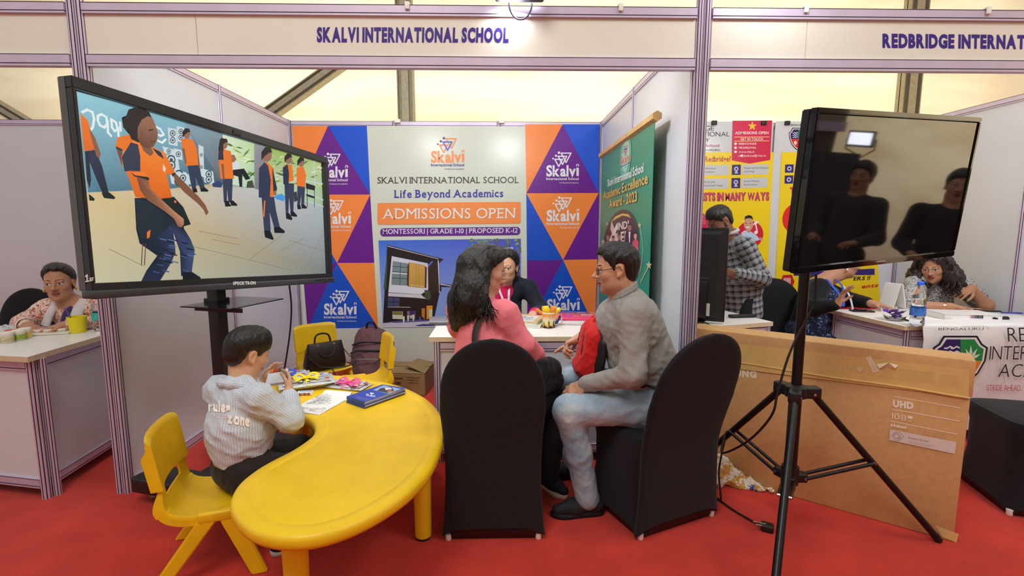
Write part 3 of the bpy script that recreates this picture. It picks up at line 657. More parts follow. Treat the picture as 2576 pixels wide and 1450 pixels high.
gp([(1474, 656), (1530, 674), (1528, 702), (1476, 690)], (32, 32, 38)); gp([(1476, 720), (1526, 736), (1524, 748), (1478, 734)], (32, 32, 38))
for x in (1480, 1524): gp([(x, 690), (x + 4, 690), (x + 4, 800), (x, 800)], (60, 60, 66))
gp([(1280, 736), (1330, 720), (1350, 736), (1344, 766), (1300, 752)], (70, 150, 216)); gp([(1402, 712), (1420, 706), (1424, 760), (1404, 770)], (60, 50, 60))
part(pc.mb, 'screen', M_screen, tv, color=True, label='lit screen showing children in orange shirts in a bright hall')
# stand: pole, tray, feet
m = MB(); m.rbox((-1.475, 2.555, .62), (.075, .055, 1.10), .008, math.radians(-16)); part(m, 'pole', M_black, tv, 40)
m = MB(); m.box(L1(0, -.10, -.02), (.40, .05, .34), R=R1); part(m, 'mount_plate', M_black, tv, bevel=.006)
m = MB(); m.box((-1.38, 2.545, 1.03), (.30, .36, .006), rz=math.radians(-16)); m.box((-1.37, 2.38, 1.022), (.28, .008, .022), rz=math.radians(-16)); m.rbox((-1.475, 2.555, 1.03), (.09, .08, .05), .006, math.radians(-16))
part(m, 'tray', mat('black_glass_tray', rgb(22, 22, 24), 0.15), tv, bevel=.001)
for dy in (-.02, .50):
    d = Vector((.958, -.283, 0)).normalized(); c = Vector((-1.62, 2.44, .105)) + Vector((.283, .958, 0)) * dy + d * .10
    m = MB(); m.rbox(c, (.74, .16, .085), .015, math.atan2(d.y, d.x)); ft = part(m, 'foot_beam', M_black, tv, 40)
    for q in (-.32, .32):
        m = MB(); p = c + d * q; m.lathe([(.022, -.012), (.026, -.008), (.026, .008), (.022, .012)], (p.x, p.y, .028), 14, R=Matrix.Rotation(math.pi / 2, 3, 'X')); m.box((p.x, p.y, .05), (.03, .04, .03)); part(m, 'caster', mat('grey_caster', rgb(150, 140, 128), 0.6), ft)
m = MB(); m.rbox((-1.475, 2.68, .10), (.16, .60, .07), .012, math.radians(-16)); part(m, 'cross_beam', M_black, tv, 40)
# its mains cable hanging down
pts = [at(727, 712, Y=3.2), at(733, 770, Y=3.22), at(730, 830, Y=3.24), at(722, 890, Y=3.26), at(716, 926, Y=3.26), at(712, 945, Y=3.3), Vector((-1.50, 3.33, .30)), Vector((-1.52, 3.3, .06)), Vector((-1.6, 3.2, .012)), Vector((-1.78, 3.15, .008))]
m = MB(); m.tube(spline(pts, 6, False), .0055, 8); tag(m.build('power_cable', M_black, None, 60), 'black cable hanging from the large lit television behind the table', 'cable')

# --- second television, dark and glossy, on a tripod
a, n, up = frame3((.931, .361, .045), (.364, -.926, -.101)); C2 = Vector((1.513, 1.917, 1.556)); R2 = Matrix((a, n, up)).transposed()
A2, N2, U2 = a, n, up
L2 = lambda s, d, t: C2 + A2 * s + N2 * d + U2 * t
M_gloss = mat('gloss_black', rgb(14, 13, 14), 0.08, var=0.02, coat=0.6)
M_dark = mat('dark_screen_glass', (0.006, 0.006, 0.007), 0.035, var=0.0, spec=0.5, ior=2.0)
pX, pY = 1.295, 2.08
tv2 = wthing('television', 'switched-off glossy black television on a tripod at the right', 'television', (1.513, 1.98, 1.26))
m = MB(); W2, H2 = .485, .287
for s0, s1, t0, t1 in ((-W2, W2, H2 - .017, H2), (-W2, W2, -H2, -H2 + .024), (-W2, -W2 + .016, -H2 + .024, H2 - .017), (W2 - .016, W2, -H2 + .024, H2 - .017)):
    m.box(L2((s0 + s1) / 2, -.004, (t0 + t1) / 2), (s1 - s0, .03, t1 - t0), R=R2)
part(m, 'bezel', M_gloss, tv2, bevel=.003)
m = MB(); m.box(L2(0, .003, 0), (2 * W2 - .034, .006, 2 * H2 - .043), R=R2); part(m, 'screen', M_dark, tv2, label='dark glossy screen')
m = MB(); m.box(L2(0, -.035, 0), (2 * W2 - .004, .034, 2 * H2 - .004), R=R2); m.rbox(L2(0, -.06, -.05), (.7, .04, .36), .012, R=R2); part(m, 'back_shell', M_black, tv2, 30, bevel=.004)
pc = Pic(L2(0, .0115, 0), a, up); pc.text('SAMSUNG', (2204, 661), (2226, 658), 4.2, (.6, .6, .6), bold=.05); part(pc.mb, 'maker_lettering', M_printm, tv2, color=True)
tr = wthing('tripod_stand', 'black tripod stand holding the switched-off television, its legs on the red carpet', 'tripod', (pX, pY, 0))
M_pole = mat('black_painted_tube', rgb(30, 29, 30), 0.33, 0.3, var=0.05)
m = MB(); m.lathe([(.021, .70), (.021, 1.62)], (pX, pY, 0), 24); part(m, 'upper_pole', M_pole, tr, 40)
m = MB(); m.lathe([(.026, .24), (.026, .70)], (pX, pY, 0), 24); part(m, 'lower_pole', M_pole, tr, 40)
m = MB(); p = L2(0, -.1, 0); m.box((Vector((pX, pY, 1.56)) + p) / 2, ((p - Vector((pX, pY, 1.56))).length, .05, .04), math.atan2(p.y - pY, p.x - pX)); m.box(L2(0, -.085, 0), (.25, .012, .25), R=R2); part(m, 'mount_arm', M_black, tr)
hz = .70; feet = [(1.971, 2.037), (1.075, 2.70), (.905, 1.50)]
m = MB(); m.lathe([(.030, hz - .03), (.044, hz - .025), (.046, hz + .02), (.030, hz + .03)], (pX, pY, 0), 24)
for fx, fy in feet:
    d = Vector((fx - pX, fy - pY)).normalized(); m.rbox((pX + d.x * .055, pY + d.y * .055, hz - .005), (.09, .05, .05), .008, math.atan2(d.y, d.x))
part(m, 'hub', M_black, tr, 40)
m = MB(); m.lathe([(.036, .27), (.036, .35)], (pX, pY, 0), 20)
for fx, fy in feet:
    d = Vector((fx - pX, fy - pY)).normalized(); m.rbox((pX + d.x * .045, pY + d.y * .045, .30), (.05, .045, .04), .006, math.atan2(d.y, d.x))
part(m, 'collar', M_black, tr, 40)
M_bolt = mat('bright_bolt', rgb(214, 210, 204), 0.25, 0.9)
for fx, fy in feet:
    d = Vector((fx - pX, fy - pY, 0)).normalized(); s_ = Vector((-d.y, d.x, 0)); A = Vector((pX, pY, hz - .01)) + d * .07; B = Vector((fx, fy, .013)); m = MB(); m.tube([A, B], .0155, 16); leg = part(m, 'leg', M_pole, tr, 40)
    m = MB(); m.tube([B + (A - B) * .03, B - (A - B).normalized() * .004], [.0175, .016], 14); part(m, 'foot_cap', M_black, leg, 40)
    Q = A.lerp(B, .46)
    for q in (-.021, .021):
        m = MB(); m.tube([Q + s_ * q, Vector((pX, pY, .30)) + d * .06 + s_ * q], .008, 10); part(m, 'brace', M_pole, tr, 40)
    for c in (Q, A, Vector((pX, pY, .30)) + d * .06):
        m = MB(); m.tube([c - s_ * .026, c + s_ * .026], .006, 10); part(m, 'bolt', M_bolt, tr, 40)
# power cable along the pole and its plug on the carpet
pts = [at(2030, 742, Y=2.0), at(2024, 800, Y=2.02), at(1990, 880, Y=2.02), at(1957, 985, Y=2.0), at(1944, 1040, Y=2.0), at(1905, 1090, Y=2.06), at(1860, 1124, Y=2.15), at(1815, 1138, Y=2.3), Vector((1.18, 2.46, .35)), Vector((1.14, 2.44, .15)), Vector((1.13, 2.38, .02)), at(1800, 1250, Z=.008), at(1842, 1282, Z=.008), at(1893, 1312, Z=.008), at(1915, 1322, Z=.012)]
pts[0] = Vector((pX + .03, pY - .03, 1.22)); pts[1] = Vector((pX + .025, pY - .04, 1.10))
m = MB(); m.tube(spline(pts, 6, False), .005, 8); cb = tag(m.build('power_cable', M_black, None, 60), 'black mains cable with a three-pin plug, trailing from the tripod onto the carpet', 'cable')
m = MB(); p = at(1930, 1327, Z=.018); m.rbox(p, (.055, .045, .034), .008, -.5); pl = part(m, 'plug', M_black, cb, 40)
m = MB()
for q in ((-.012, .012), (-.012, -.012), (.012, 0)):
    m.tube([p + Vector((0, 0, .008)) + Vector((q[0], q[1], 0)) + Vector((-.02, .0, .008)), p + Vector((q[0] - .05, q[1], .022))], .0032, 8)
part(m, 'plug_pin', M_bolt, pl, 40)

# --- tall cardboard television carton behind the tripod
M_card = mat('cardboard', rgb(206, 160, 106), 0.75, var=0.06, scale=40, bump=0.12, bscale=200)
M_tape = mat('clear_packing_tape', rgb(220, 186, 118), 0.22, var=0.05, scale=20)
P0 = Vector((2.040, 2.035, 0)); dB = Vector((-.795, .607, 0)).normalized(); nB = Vector((-dB.y, dB.x, 0)) * -1
if nB.y > 0: nB = -nB
LB, HB, TB = 1.20, .845, .15
cbx = wthing('cardboard_box', 'tall brown television carton standing behind the tripod', 'box', tuple(P0 + dB * .6))
RB = Matrix((-dB, nB, Vector((0, 0, 1)))).transposed(); ctr = P0 + dB * LB / 2 - nB * TB / 2
m = MB(); m.rbox((ctr.x, ctr.y, HB * .4), (LB, TB, HB * .8), .007, R=RB, seg=2); part(m, 'body', M_card, cbx, 40)
m = MB(); m.rbox((ctr.x, ctr.y, HB - .083), (LB + .01, TB + .01, .165), .006, R=RB, seg=2); lid = part(m, 'lid', M_card, cbx, 40)
# creased edge and taped areas on the lid
pc = Pic(P0 + nB * .0056, -dB, (0, 0, 1), .0003)
tape = MB(); q0 = [(1832, 862), (2440, 930), (2436, 1000), (1826, 925)]
pts = [pc.w(pc.pp(*q), 1) for q in q0]; tape.add(pts, [(0, 1, 2, 3)])
part(tape, 'packing_tape', M_tape, lid)
m = MB(); e = [pc.w((pc.pp(*q)[0], .680 + .003 * math.sin(i * 1.7)), 3) for i, q in enumerate([(1825, 922), (1900, 930), (2000, 944), (2100, 955), (2200, 966), (2300, 976), (2400, 988), (2440, 994)])]
m.tube(e, .0045, 6); part(m, 'lid_fold', M_tape, lid, 60)
pc = Pic(P0 + nB * .0003, -dB, (0, 0, 1), .0003); W_ = rgb(246, 234, 210)
pc.text('SAMSUNG', (1786, 940), (1903, 951), 15, W_, bold=.06, space=.14)
pc2 = Pic(P0 + nB * .0003, -dB, (0, 0, 1), .0003)
for (x0, y0), (x1, y1) in (((2249, 998), (2416, 1027)), ((2245, 1030), (2413, 1060)), ((2241, 1060), (2408, 1093))): pc.line([(x0, y0), (x1, y1)], .0035, W_)
pc.text('UHD', (2246, 1023), (2298, 1029), 15, W_, bold=.07, space=.10)
pc.text('108', (2244, 1053), (2280, 1060), 14, W_, bold=-.005, space=.12); pc.poly([(2283, 1046), (2295, 1048), (2295, 1055), (2283, 1053)], W_); pc.text('cm', (2283, 1059), (2294, 1061), 4, W_, bold=.0)
pc.text('Hdmi', (2241, 1073), (2280, 1079), 6.5, W_, bold=.06, space=.08)
for i in range(4): pc.line([(2316, 1082 + 3 * i), (2372 + 8 * (i % 2), 1092 + 3 * i)], .0014, rgb(214, 184, 138))
pc.poly([(2239, 1080), (2406, 1112), (2402, 1142), (2237, 1107)], rgb(222, 208, 200))
pc.text('Going Green', (2285, 1103), (2337, 1113), 5, rgb(176, 150, 116), bold=.02); g_ = rgb(196, 172, 140)
pc.line([(2286, 1110), (2352, 1121)], .0014, g_); pc.line([(2286, 1114), (2342, 1124)], .0014, g_)
cx_, cy_ = pc.pp(2259, 1098); pc.disc(cx_, cy_, .021, rgb(150, 130, 108), px=False, inner=.93, a1=5.2); pc.disc(cx_ - .003, cy_ + .001, .012, rgb(150, 130, 108), px=False, inner=.88); pc.disc(cx_ + .007, cy_ - .004, .008, rgb(150, 130, 108), px=False, inner=.85)
part(pc.mb, 'printing', M_printm, cbx, color=True, label='pale printed words and lines on the carton')
pc = Pic(P0 + nB * .0064, -dB, (0, 0, 1), .0003); W2_ = rgb(222, 200, 150)
pc.line([(2128, 917), (2147, 919), (2147, 935), (2128, 932)], .002, W2_, closed=True); pc.poly([(2132, 920), (2143, 921), (2140, 926), (2138, 930), (2136, 926)], W2_)
pc.poly([(2155, 922), (2170, 924), (2170, 929), (2174, 929), (2163, 938), (2151, 927), (2155, 927)], W2_)
pc.line([(2182, 922), (2250, 930), (2250, 951), (2181, 942)], .0014, W2_, closed=True)
for i in range(9): pc.line([(2262, 928 + 3 * i), (2352, 938 + 3 * i)], .0011, rgb(214, 186, 128)); pc.line([(2366, 941 + 3 * i), (2415, 948 + 3 * i)], .0011, rgb(214, 186, 128))
part(pc.mb, 'printing', M_printm, lid, color=True)
# torn paper label on the lid, tape patch at the lower corner
m = MB(); t0 = [pc.w(pc.pp(*q), 0) for q in ((2205, 916), (2236, 911), (2260, 919), (2252, 925), (2232, 922), (2212, 925))]; t0 = [p + nB * (.004 + .012 * (i % 2)) for i, p in enumerate(t0)]
m.add(t0, [(0, 1, 5), (1, 4, 5), (1, 2, 3, 4)]); t1 = [pc.w(pc.pp(*q), 2) for q in ((2176, 899), (2190, 897), (2214, 934), (2196, 939))]; m.add(t1, [(0, 1, 2, 3)]); part(m, 'torn_label', mat('torn_paper', rgb(232, 214, 178), 0.6), lid)
pc = Pic(P0 + nB * .0006, -dB, (0, 0, 1), .0003); m = MB(); m.add([pc.w(pc.pp(*q), 1) for q in ((2352, 1322), (2412, 1344), (2406, 1366), (2372, 1352))], [(0, 1, 2, 3)]); part(m, 'packing_tape', M_tape, cbx)
# ------------------------------------------------------------------ printed backdrop, standee, posters, counter banner
def logo(pc, x0, x1, yb, tri=None, word=None, sub=None, slope=0.0, kx=1.0):
    s = (x1 - x0) / 1080.0
    P = lambda x, y: (x0 + (x - 320) * s, yb + (y - 962) * abs(s) * kx + (x - 320) * s * slope)
    wcol = rgb(226, 226, 232); tri = tri or (wcol, wcol, wcol); word = word or wcol; sub = sub or wcol
    a_ = Vector(pc.pp(*P(320, 962))); b_ = Vector(pc.pp(*P(1400, 962))); wd = (b_ - a_).length
    for pts, c in (([(605, 410), (860, 410), (735, 650)], tri[0]), ([(815, 205), (1140, 205), (980, 515)], tri[2]), ([(715, 310), (1000, 310), (860, 580)], tri[1])):
        pc.line([pc.pp(*P(*q)) for q in pts], wd * .036, c, px=False, closed=True)
    for x, y, r_ in ((742, 192, 42), (645, 292, 38), (545, 385, 28)):
        pc.poly([P(x + r_ * math.cos(t), y + r_ * math.sin(t)) for t in [k * math.pi / 8 for k in range(16)]], sub)
    pc.text('Skalv', P(322, 962), P(1300, 962), 340 * abs(s) * kx, word, bold=.035, space=.05)
    pc.poly([P(1320, 962), P(1400, 962), P(1400, 690), P(1320, 690)], word)
    pc.disc(*pc.pp(*P(1360, 612)), wd * .045, word, px=False, inner=.5, a0=-1.0, a1=4.14)
    pc.text('International School', P(322, 1095), P(1395, 1095), 84 * abs(s) * kx, sub, bold=.02, space=.09)
    pc.text('Life Beyond Academics', P(760, 1208), P(1395, 1208), 48 * abs(s) * kx, sub, bold=.0, space=.11)
Z5 = lambda pts: [(720 + x * .3656, 310 + y * .3655) for x, y in pts]
OR_, PU, BL = rgb(240, 136, 62), rgb(104, 28, 138), rgb(20, 80, 196)
bd = wthing('printed_backdrop', 'wide printed backdrop with orange, purple and blue triangles and ADMISSIONS OPEN', 'banner', (-.53, 4.89, .07))
YBD = 4.888
c0, c1, c2, c3 = at(735, 316, Y=YBD), at(1508, 313, Y=YBD), at(1494, 940, Y=YBD), at(772, 940, Y=YBD)
m = MB(); m.bx(c0.x, c1.x, YBD, YBD + .006, .06, c0.z); part(m, 'sheet', mat('pale_banner_vinyl', rgb(206, 212, 198), 0.25, var=.02, scale=4, bump=.03, bscale=14), bd)
pc = Pic((-.5, YBD - .0003, 1.2), (1, 0, 0), (0, 0, 1), .00004)
def g5(pts, col): pc.poly(Z5(pts), col)
# left strip
g5([(40, 18), (288, 18), (75, 492)], OR_); g5([(288, 18), (555, 18), (578, 492)], rgb(26, 84, 206)); g5([(288, 18), (578, 492), (75, 492)], PU)
g5([(75, 492), (578, 492), (350, 963)], OR_); g5([(75, 492), (350, 963), (110, 963)], BL); g5([(578, 492), (606, 962), (350, 963)], PU)
g5([(110, 963), (350, 963), (146, 1418)], PU); g5([(350, 963), (606, 962), (632, 1408)], OR_); g5([(350, 963), (632, 1408), (146, 1418)], BL)
# right strip
g5([(1644, 8), (1902, 8), (1652, 482)], OR_); g5([(1902, 8), (2156, 8), (2150, 481)], rgb(26, 84, 206)); g5([(1902, 8), (2150, 481), (1652, 483)], PU)
g5([(1652, 483), (2150, 481), (1905, 942)], OR_); g5([(1652, 483), (1905, 942), (1656, 945)], BL); g5([(2150, 481), (2141, 938), (1905, 942)], PU)
g5([(1656, 945), (1905, 942), (1660, 1412)], PU); g5([(1905, 942), (2141, 938), (2122, 1405)], OR_); g5([(1905, 942), (2122, 1405), (1660, 1412)], BL)
for x0, yb in ((1374, 443), (1375, 556), (1376, 780)): logo(pc, x0, x0 + 82, yb)
for x0, yb in ((793, 446), (801, 563), (815, 791)): logo(pc, x0, x0 + 82, yb)
logo(pc, 1084, 1168, 408, (OR_, BL, OR_), OR_, rgb(60, 36, 130))
pc.text('SKALVI INTERNATIONAL SCHOOL', Z5([(628, 415)])[0], Z5([(1598, 412)])[0], 15.5, rgb(36, 32, 38), bold=.0, serif=True, space=.16)
pc.text('Life Beyond Academics', Z5([(746, 514)])[0], Z5([(1493, 508)])[0], 19, rgb(50, 54, 160), bold=.015, serif=True, space=.16)
def rrect(x0, y0, x1, y1, r_, col, dy=0):
    pts = []
    for cx_, cy_, a0 in ((x1 - r_, y0 + r_, -90), (x1 - r_, y1 - r_, 0), (x0 + r_, y1 - r_, 90), (x0 + r_, y0 + r_, 180)):
        pts += [(cx_ + r_ * math.cos(math.radians(a0 + 15 * k)), cy_ + r_ * math.sin(math.radians(a0 + 15 * k)) + dy * (cx_ - x0) / (x1 - x0)) for k in range(7)]
    g5(pts, col)
rrect(628, 550, 1614, 699, 14, rgb(236, 140, 74), -8)
pc.text('ADMISSIONS OPEN', Z5([(672, 662)])[0], Z5([(1578, 657)])[0], 25.5, rgb(190, 120, 70), bold=0, serif=True, space=.17)
pc.text('ADMISSIONS OPEN', Z5([(668, 659)])[0], Z5([(1574, 654)])[0], 25.5, rgb(226, 224, 226), bold=0, serif=True, space=.17)
rrect(648, 724, 1610, 780, 24, rgb(96, 36, 134), -10)
pc.text('MONTESSORI | GRADE 1-10 | PROPOSED K-12', Z5([(666, 763)])[0], Z5([(1592, 754)])[0], 12, rgb(226, 222, 232), bold=.008, serif=True, space=.16)
# printed photograph of the school
Z6 = lambda pts: [(945 + x * .16553, 590 + y * .16552) for x, y in pts]
def g6(pts, *cols): pc.poly(Z6(pts), [rgb(*c) for c in cols] if len(cols) > 1 else rgb(*cols[0]))
g6([(44, 92), (2204, 66), (2210, 1400), (112, 1415)], (62, 110, 210), (76, 84, 196), (128, 160, 226), (150, 180, 232))
g6([(176, 158), (1035, 376), (965, 440), (975, 880), (880, 1330), (112, 1345), (140, 800)], (40, 32, 34))
g6([(120, 830), (178, 240), (176, 520), (160, 830)], (60, 90, 66))
g6([(945, 366), (960, 368), (972, 880), (962, 890)], (214, 216, 224)); g6([(180, 172), (945, 366), (945, 376), (180, 184)], (196, 190, 190)); g6([(945, 368), (1035, 376), (968, 438)], (50, 38, 40))
g6([(790, 470), (945, 400), (965, 870), (820, 920)], (56, 40, 40))
g6([(246, 330), (795, 440), (800, 840), (690, 912), (195, 880)], (206, 208, 226), (196, 198, 220), (212, 214, 228), (220, 222, 232), (214, 216, 228))
g6([(262, 405), (510, 445), (480, 780), (240, 765)], (120, 140, 144)); 
for y0, y1 in ((480, 505), (560, 590)): g6([(255, y0), (500, y0 + 20), (495, y0 + 28), (254, y0 + 8)], (52, 60, 66))
g6([(252, 575), (480, 590), (478, 612), (250, 595)], (206, 208, 220)); g6([(376, 430), (384, 430), (372, 775), (364, 775)], (52, 60, 66)); g6([(250, 660), (484, 670), (483, 678), (249, 668)], (52, 60, 66))
g6([(512, 420), (752, 468), (748, 818), (500, 796)], (204, 164, 84), (200, 160, 80), (190, 148, 70), (196, 154, 76)); g6([(484, 480), (514, 420), (504, 796), (474, 770)], (92, 48, 34)); g6([(752, 480), (778, 500), (772, 812), (748, 816)], (80, 30, 30))
for x in (618, 660): g6([(x, 445), (x + 4, 445), (x - 4, 805), (x - 8, 805)], (130, 104, 58))
pc.text('SKALVI SCHOOL', Z6([(535, 780)])[0], Z6([(740, 802)])[0], 3.4, rgb(226, 214, 180), bold=.02)
g6([(795, 500), (880, 410), (850, 408), (795, 470)], (90, 120, 226)); g6([(195, 888), (690, 915), (770, 980), (600, 962), (192, 940)], (206, 206, 216))
g6([(188, 955), (370, 962), (362, 1095), (184, 1090)], (70, 76, 110)); g6([(268, 958), (276, 958), (274, 1094), (266, 1094)], (30, 26, 30)); g6([(186, 1020), (366, 1026), (366, 1034), (186, 1028)], (30, 26, 30)); g6([(182, 1098), (530, 1104), (530, 1112), (182, 1106)], (206, 206, 206))
g6([(258, 1172), (416, 1172), (412, 1290), (256, 1282)], (206, 206, 190)); g6([(262, 1176), (410, 1176), (408, 1225), (260, 1220)], (130, 116, 60)); g6([(480, 1165), (606, 1165), (600, 1290), (480, 1275)], (130, 116, 120)); g6([(516, 1160), (600, 1160), (596, 1220), (516, 1220)], (70, 46, 110))
g6([(775, 1085), (866, 1080), (862, 1280), (775, 1285)], (226, 150, 50)); g6([(812, 1140), (864, 1136), (862, 1250), (810, 1255)], (190, 206, 180)); g6([(700, 1125), (752, 1120), (746, 1290), (702, 1240)], (196, 120, 50)); g6([(745, 840), (830, 860), (845, 960), (790, 1010), (745, 950)], (70, 76, 62))
g6([(112, 1350), (500, 1305), (900, 1290), (2210, 1270), (2210, 1400), (112, 1415)], (196, 196, 216), (206, 206, 222), (206, 206, 222), (190, 196, 220), (206, 206, 216), (206, 206, 212))
g6([(600, 1385), (720, 1360), (900, 1365), (900, 1392), (640, 1396)], (76, 70, 150)); g6([(190, 1330), (480, 1300), (880, 1290), (800, 1320), (300, 1345)], (90, 84, 130))
for x, y, h_, c in ((428, 1225, 120, (226, 224, 224)), (494, 1210, 115, (210, 206, 210)), (574, 1200, 118, (206, 220, 216)), (676, 1232, 90, (90, 80, 170)), (540, 1215, 60, (220, 206, 196))):
    g6([(x - 14, y + 18), (x + 14, y + 18), (x + 16, y + h_ * .55), (x + 6, y + h_), (x - 6, y + h_), (x - 14, y + h_ * .55)], c); g6([(x - 7, y), (x + 7, y), (x + 8, y + 16), (x - 8, y + 16)], (60, 46, 44))
g6([(1300, 325), (1340, 310), (1320, 420), (1290, 430)], (220, 222, 236)); g6([(1230, 620), (1300, 520), (1330, 900), (1225, 800)], (70, 70, 84)); g6([(975, 745), (1230, 775), (1230, 800), (1000, 800), (1000, 870), (975, 860)], (40, 36, 44)); g6([(985, 750), (1150, 780), (1150, 790), (985, 764)], (226, 226, 236))
g6([(1950, 250), (2080, 230), (2200, 640), (2060, 640)], (140, 66, 50), (150, 76, 60), (90, 70, 90), (90, 60, 60)); g6([(1920, 210), (2085, 195), (2090, 245), (1930, 260)], (206, 216, 236)); g6([(1990, 455), (2130, 440), (2135, 490), (2000, 500)], (214, 222, 240))
rr = random.Random(9)
for i in range(46):
    x = rr.choice([rr.uniform(1430, 1800), rr.uniform(1830, 2070), rr.uniform(2130, 2200)]); y = 80 + abs(rr.gauss(0, 30)) if x < 1810 else rr.uniform(80, 250); r_ = rr.uniform(14, 34)
    g6([(x + r_ * (1 + .4 * math.sin(3 * t)) * math.cos(t), y + r_ * .7 * math.sin(t)) for t in [k * math.pi / 4 for k in range(8)]], rr.choice([(104, 130, 116), (126, 150, 130), (90, 110, 96)]))
for q in ([(1800, 70), (1850, 160), (1960, 300)], [(2020, 70), (2040, 180), (1990, 330)], [(1990, 300), (2060, 460), (2180, 640)], [(2030, 300), (2110, 480), (2170, 620)]): pc.line(Z6(q), .007, rgb(96, 80, 90))
part(pc.mb, 'printing', M_print, bd, color=True, label='printed triangles, logos, lettering and picture of a school building')
for u in (1000, 1262):
    p = at(u, 311, Y=4.88); m = MB(); m.rbox((p.x, 4.885, 2.415), (.05, .05, .035), .004); tag(m.build('cable_clip', M_white, None, 40), ['white clip', 'small white clip'][u > 1100] + (' on the top rail at the left end of ADMISSIONS OPEN wall' if u < 1100 else ' on the top rail nearer the right triangles'), 'clip', 'clips on the back rail')

# --- green standee with a bamboo top bar beside the right partition
XS = .885; A_, B_ = at(1514, 386, X=XS), at(1652, 305, X=XS)
sd = wthing('banner_stand', 'tall green award banner with a wooden top bar standing along the right partition', 'banner', (XS, (A_.y + B_.y) / 2, 0))
ZS = 2.045; m = MB()
ys, ye = B_.y, A_.y
m.tube([(XS, ys - .01, ZS), (XS, ye + .01, ZS)], .030, 6, flat=1.0); part(m, 'top_bar', mat('bamboo', rgb(206, 170, 108), .45, var=.14, scale=18), sd, 30)
def bann(u, v): return (XS + .001 * math.sin(v * 5), ys + .03 + (ye - ys - .05) * v, .06 + (ZS - .085) * u)
part(sheet(bann, [i / 12 for i in range(13)], [i / 20 for i in range(21)], .003), 'sheet', mat('green_banner', rgb(30, 136, 106), .35, var=.05, scale=3), sd, 60)
m = MB(); m.rbox((XS, (ys + ye) / 2, .035), (.10, ye - ys, .07), .012); part(m, 'base', mat('brushed_base', rgb(170, 170, 172), .35, .8), sd, 40)
pc = Pic((XS - .0042, 3.6, 1.2), (0, -1, 0), (0, 0, 1), .00004)
R_1 = lambda x, y: (1500 + x * .1861, 290 + y * .1862); R_2 = lambda x, y: (1500 + x * .1931, 520 + y * .1931)
W1 = rgb(236, 242, 236); GO = rgb(206, 176, 84)
pc.disc(*pc.pp(*R_1(395, 560)), .16, rgb(84, 170, 146), px=False); pc.disc(*pc.pp(*R_1(395, 550)), .11, rgb(150, 206, 186), px=False)
logo(pc, *(R_1(330, 0)[0], R_1(462, 0)[0]), R_1(0, 672)[1], (rgb(210, 120, 60), rgb(40, 60, 130), rgb(210, 120, 60)), rgb(206, 110, 60), rgb(50, 50, 110), slope=-.48, kx=2.3)
pc.text('Skalvi International School', R_1(152, 965), R_1(640, 765), 17, W1, bold=.02, space=.1)
for dx, c in ((6, rgb(40, 70, 54)), (0, GO)):
    pc.text('Academic Excellence', R_1(100 + dx, 1140 + dx), R_1(698 + dx, 918 + dx), 19, c, bold=.025, space=.08)
    pc.text('Award - 2023', R_1(180 + dx, 1255 + dx), R_1(552 + dx, 1160 + dx), 20, c, bold=.025, space=.08)
def g2(pts, *cols): pc.poly([R_2(*q) for q in pts], [rgb(*c) for c in cols] if len(cols) > 1 else rgb(*cols[0]))
E_ = lambda k: [(325 + k * 228 * math.cos(t), 480 + k * 430 * math.sin(t) - 60 * math.cos(t)) for t in [2 * math.pi * i / 40 for i in range(40)]]
g2(E_(1.02), (60, 60, 54)); g2(E_(.97), (44, 36, 48))
g2([(190, 205), (250, 130), (340, 90), (420, 100), (455, 150), (400, 128), (340, 118), (260, 160)], (206, 176, 84))
pc.text('INDI', R_2(280, 305), R_2(425, 280), 17, rgb(214, 212, 206), bold=.03); pc.text('CEL', R_2(250, 480), R_2(420, 450), 24, rgb(214, 212, 206), bold=.03)
pc.line([R_2(200, 260), R_2(280, 480)], .075, rgb(206, 200, 190)); pc.line([R_2(270, 260), R_2(170, 480)], .05, rgb(226, 222, 214))
for hx, hy, fc, bc, w_ in ((152, 400, (150, 110, 96), (60, 62, 100), 44), (222, 430, (176, 130, 110), (120, 96, 110), 40), (300, 390, (160, 116, 96), (70, 40, 60), 46), (436, 270, (150, 110, 96), (30, 28, 40), 62), (512, 380, (206, 160, 140), (206, 76, 84), 44)):
    g2([(hx - w_, hy + 190), (hx - w_ * .9, hy + 80), (hx - w_ * .3, hy + 50), (hx + w_ * .3, hy + 40), (hx + w_ * .9, hy + 70), (hx + w_, hy + 330), (hx - w_, hy + 330)], bc)
    if hx in (152, 436): g2([(hx - 12, hy + 60), (hx + 12, hy + 55), (hx + 4, hy + 200), (hx - 6, hy + 200)], (226, 226, 230))
    g2([(hx + .45 * w_ * math.cos(t), hy + 48 * math.sin(t)) for t in [k * math.pi / 8 for k in range(16)]], fc); g2([(hx - .5 * w_, hy), (hx - .45 * w_, hy - 40), (hx, hy - 58), (hx + .45 * w_, hy - 44), (hx + .5 * w_, hy), (hx + .3 * w_, hy - 26), (hx - .3 * w_, hy - 22)], (30, 24, 26))
for x, y, r_ in ((142, 225, 24), (90, 460, 36), (568, 245, 34), (522, 550, 24), (690, 765, 50), (40, 590, 24)):
    g2([(x + r_ * (1 if i % 2 == 0 else .42) * .8 * math.sin(i * math.pi / 5), y - r_ * (1 if i % 2 == 0 else .42) * 1.15 * math.cos(i * math.pi / 5)) for i in range(10)], *[(196, 184, 140) if i % 2 else (226, 214, 170) for i in range(10)])
pc.line([R_2(*q) for q in ((574, 270), (600, 400), (612, 560), (600, 720), (580, 820), (556, 890))], .008, rgb(196, 186, 140)); pc.line([R_2(*q) for q in ((680, 800), (620, 910), (580, 990))], .010, rgb(196, 186, 140))
pc.text('+', R_2(10, 1436), R_2(28, 1432), 6, W1, bold=.03)
part(pc.mb, 'printing', M_print, sd, color=True, label='printed award lettering and group picture in a dark circle')

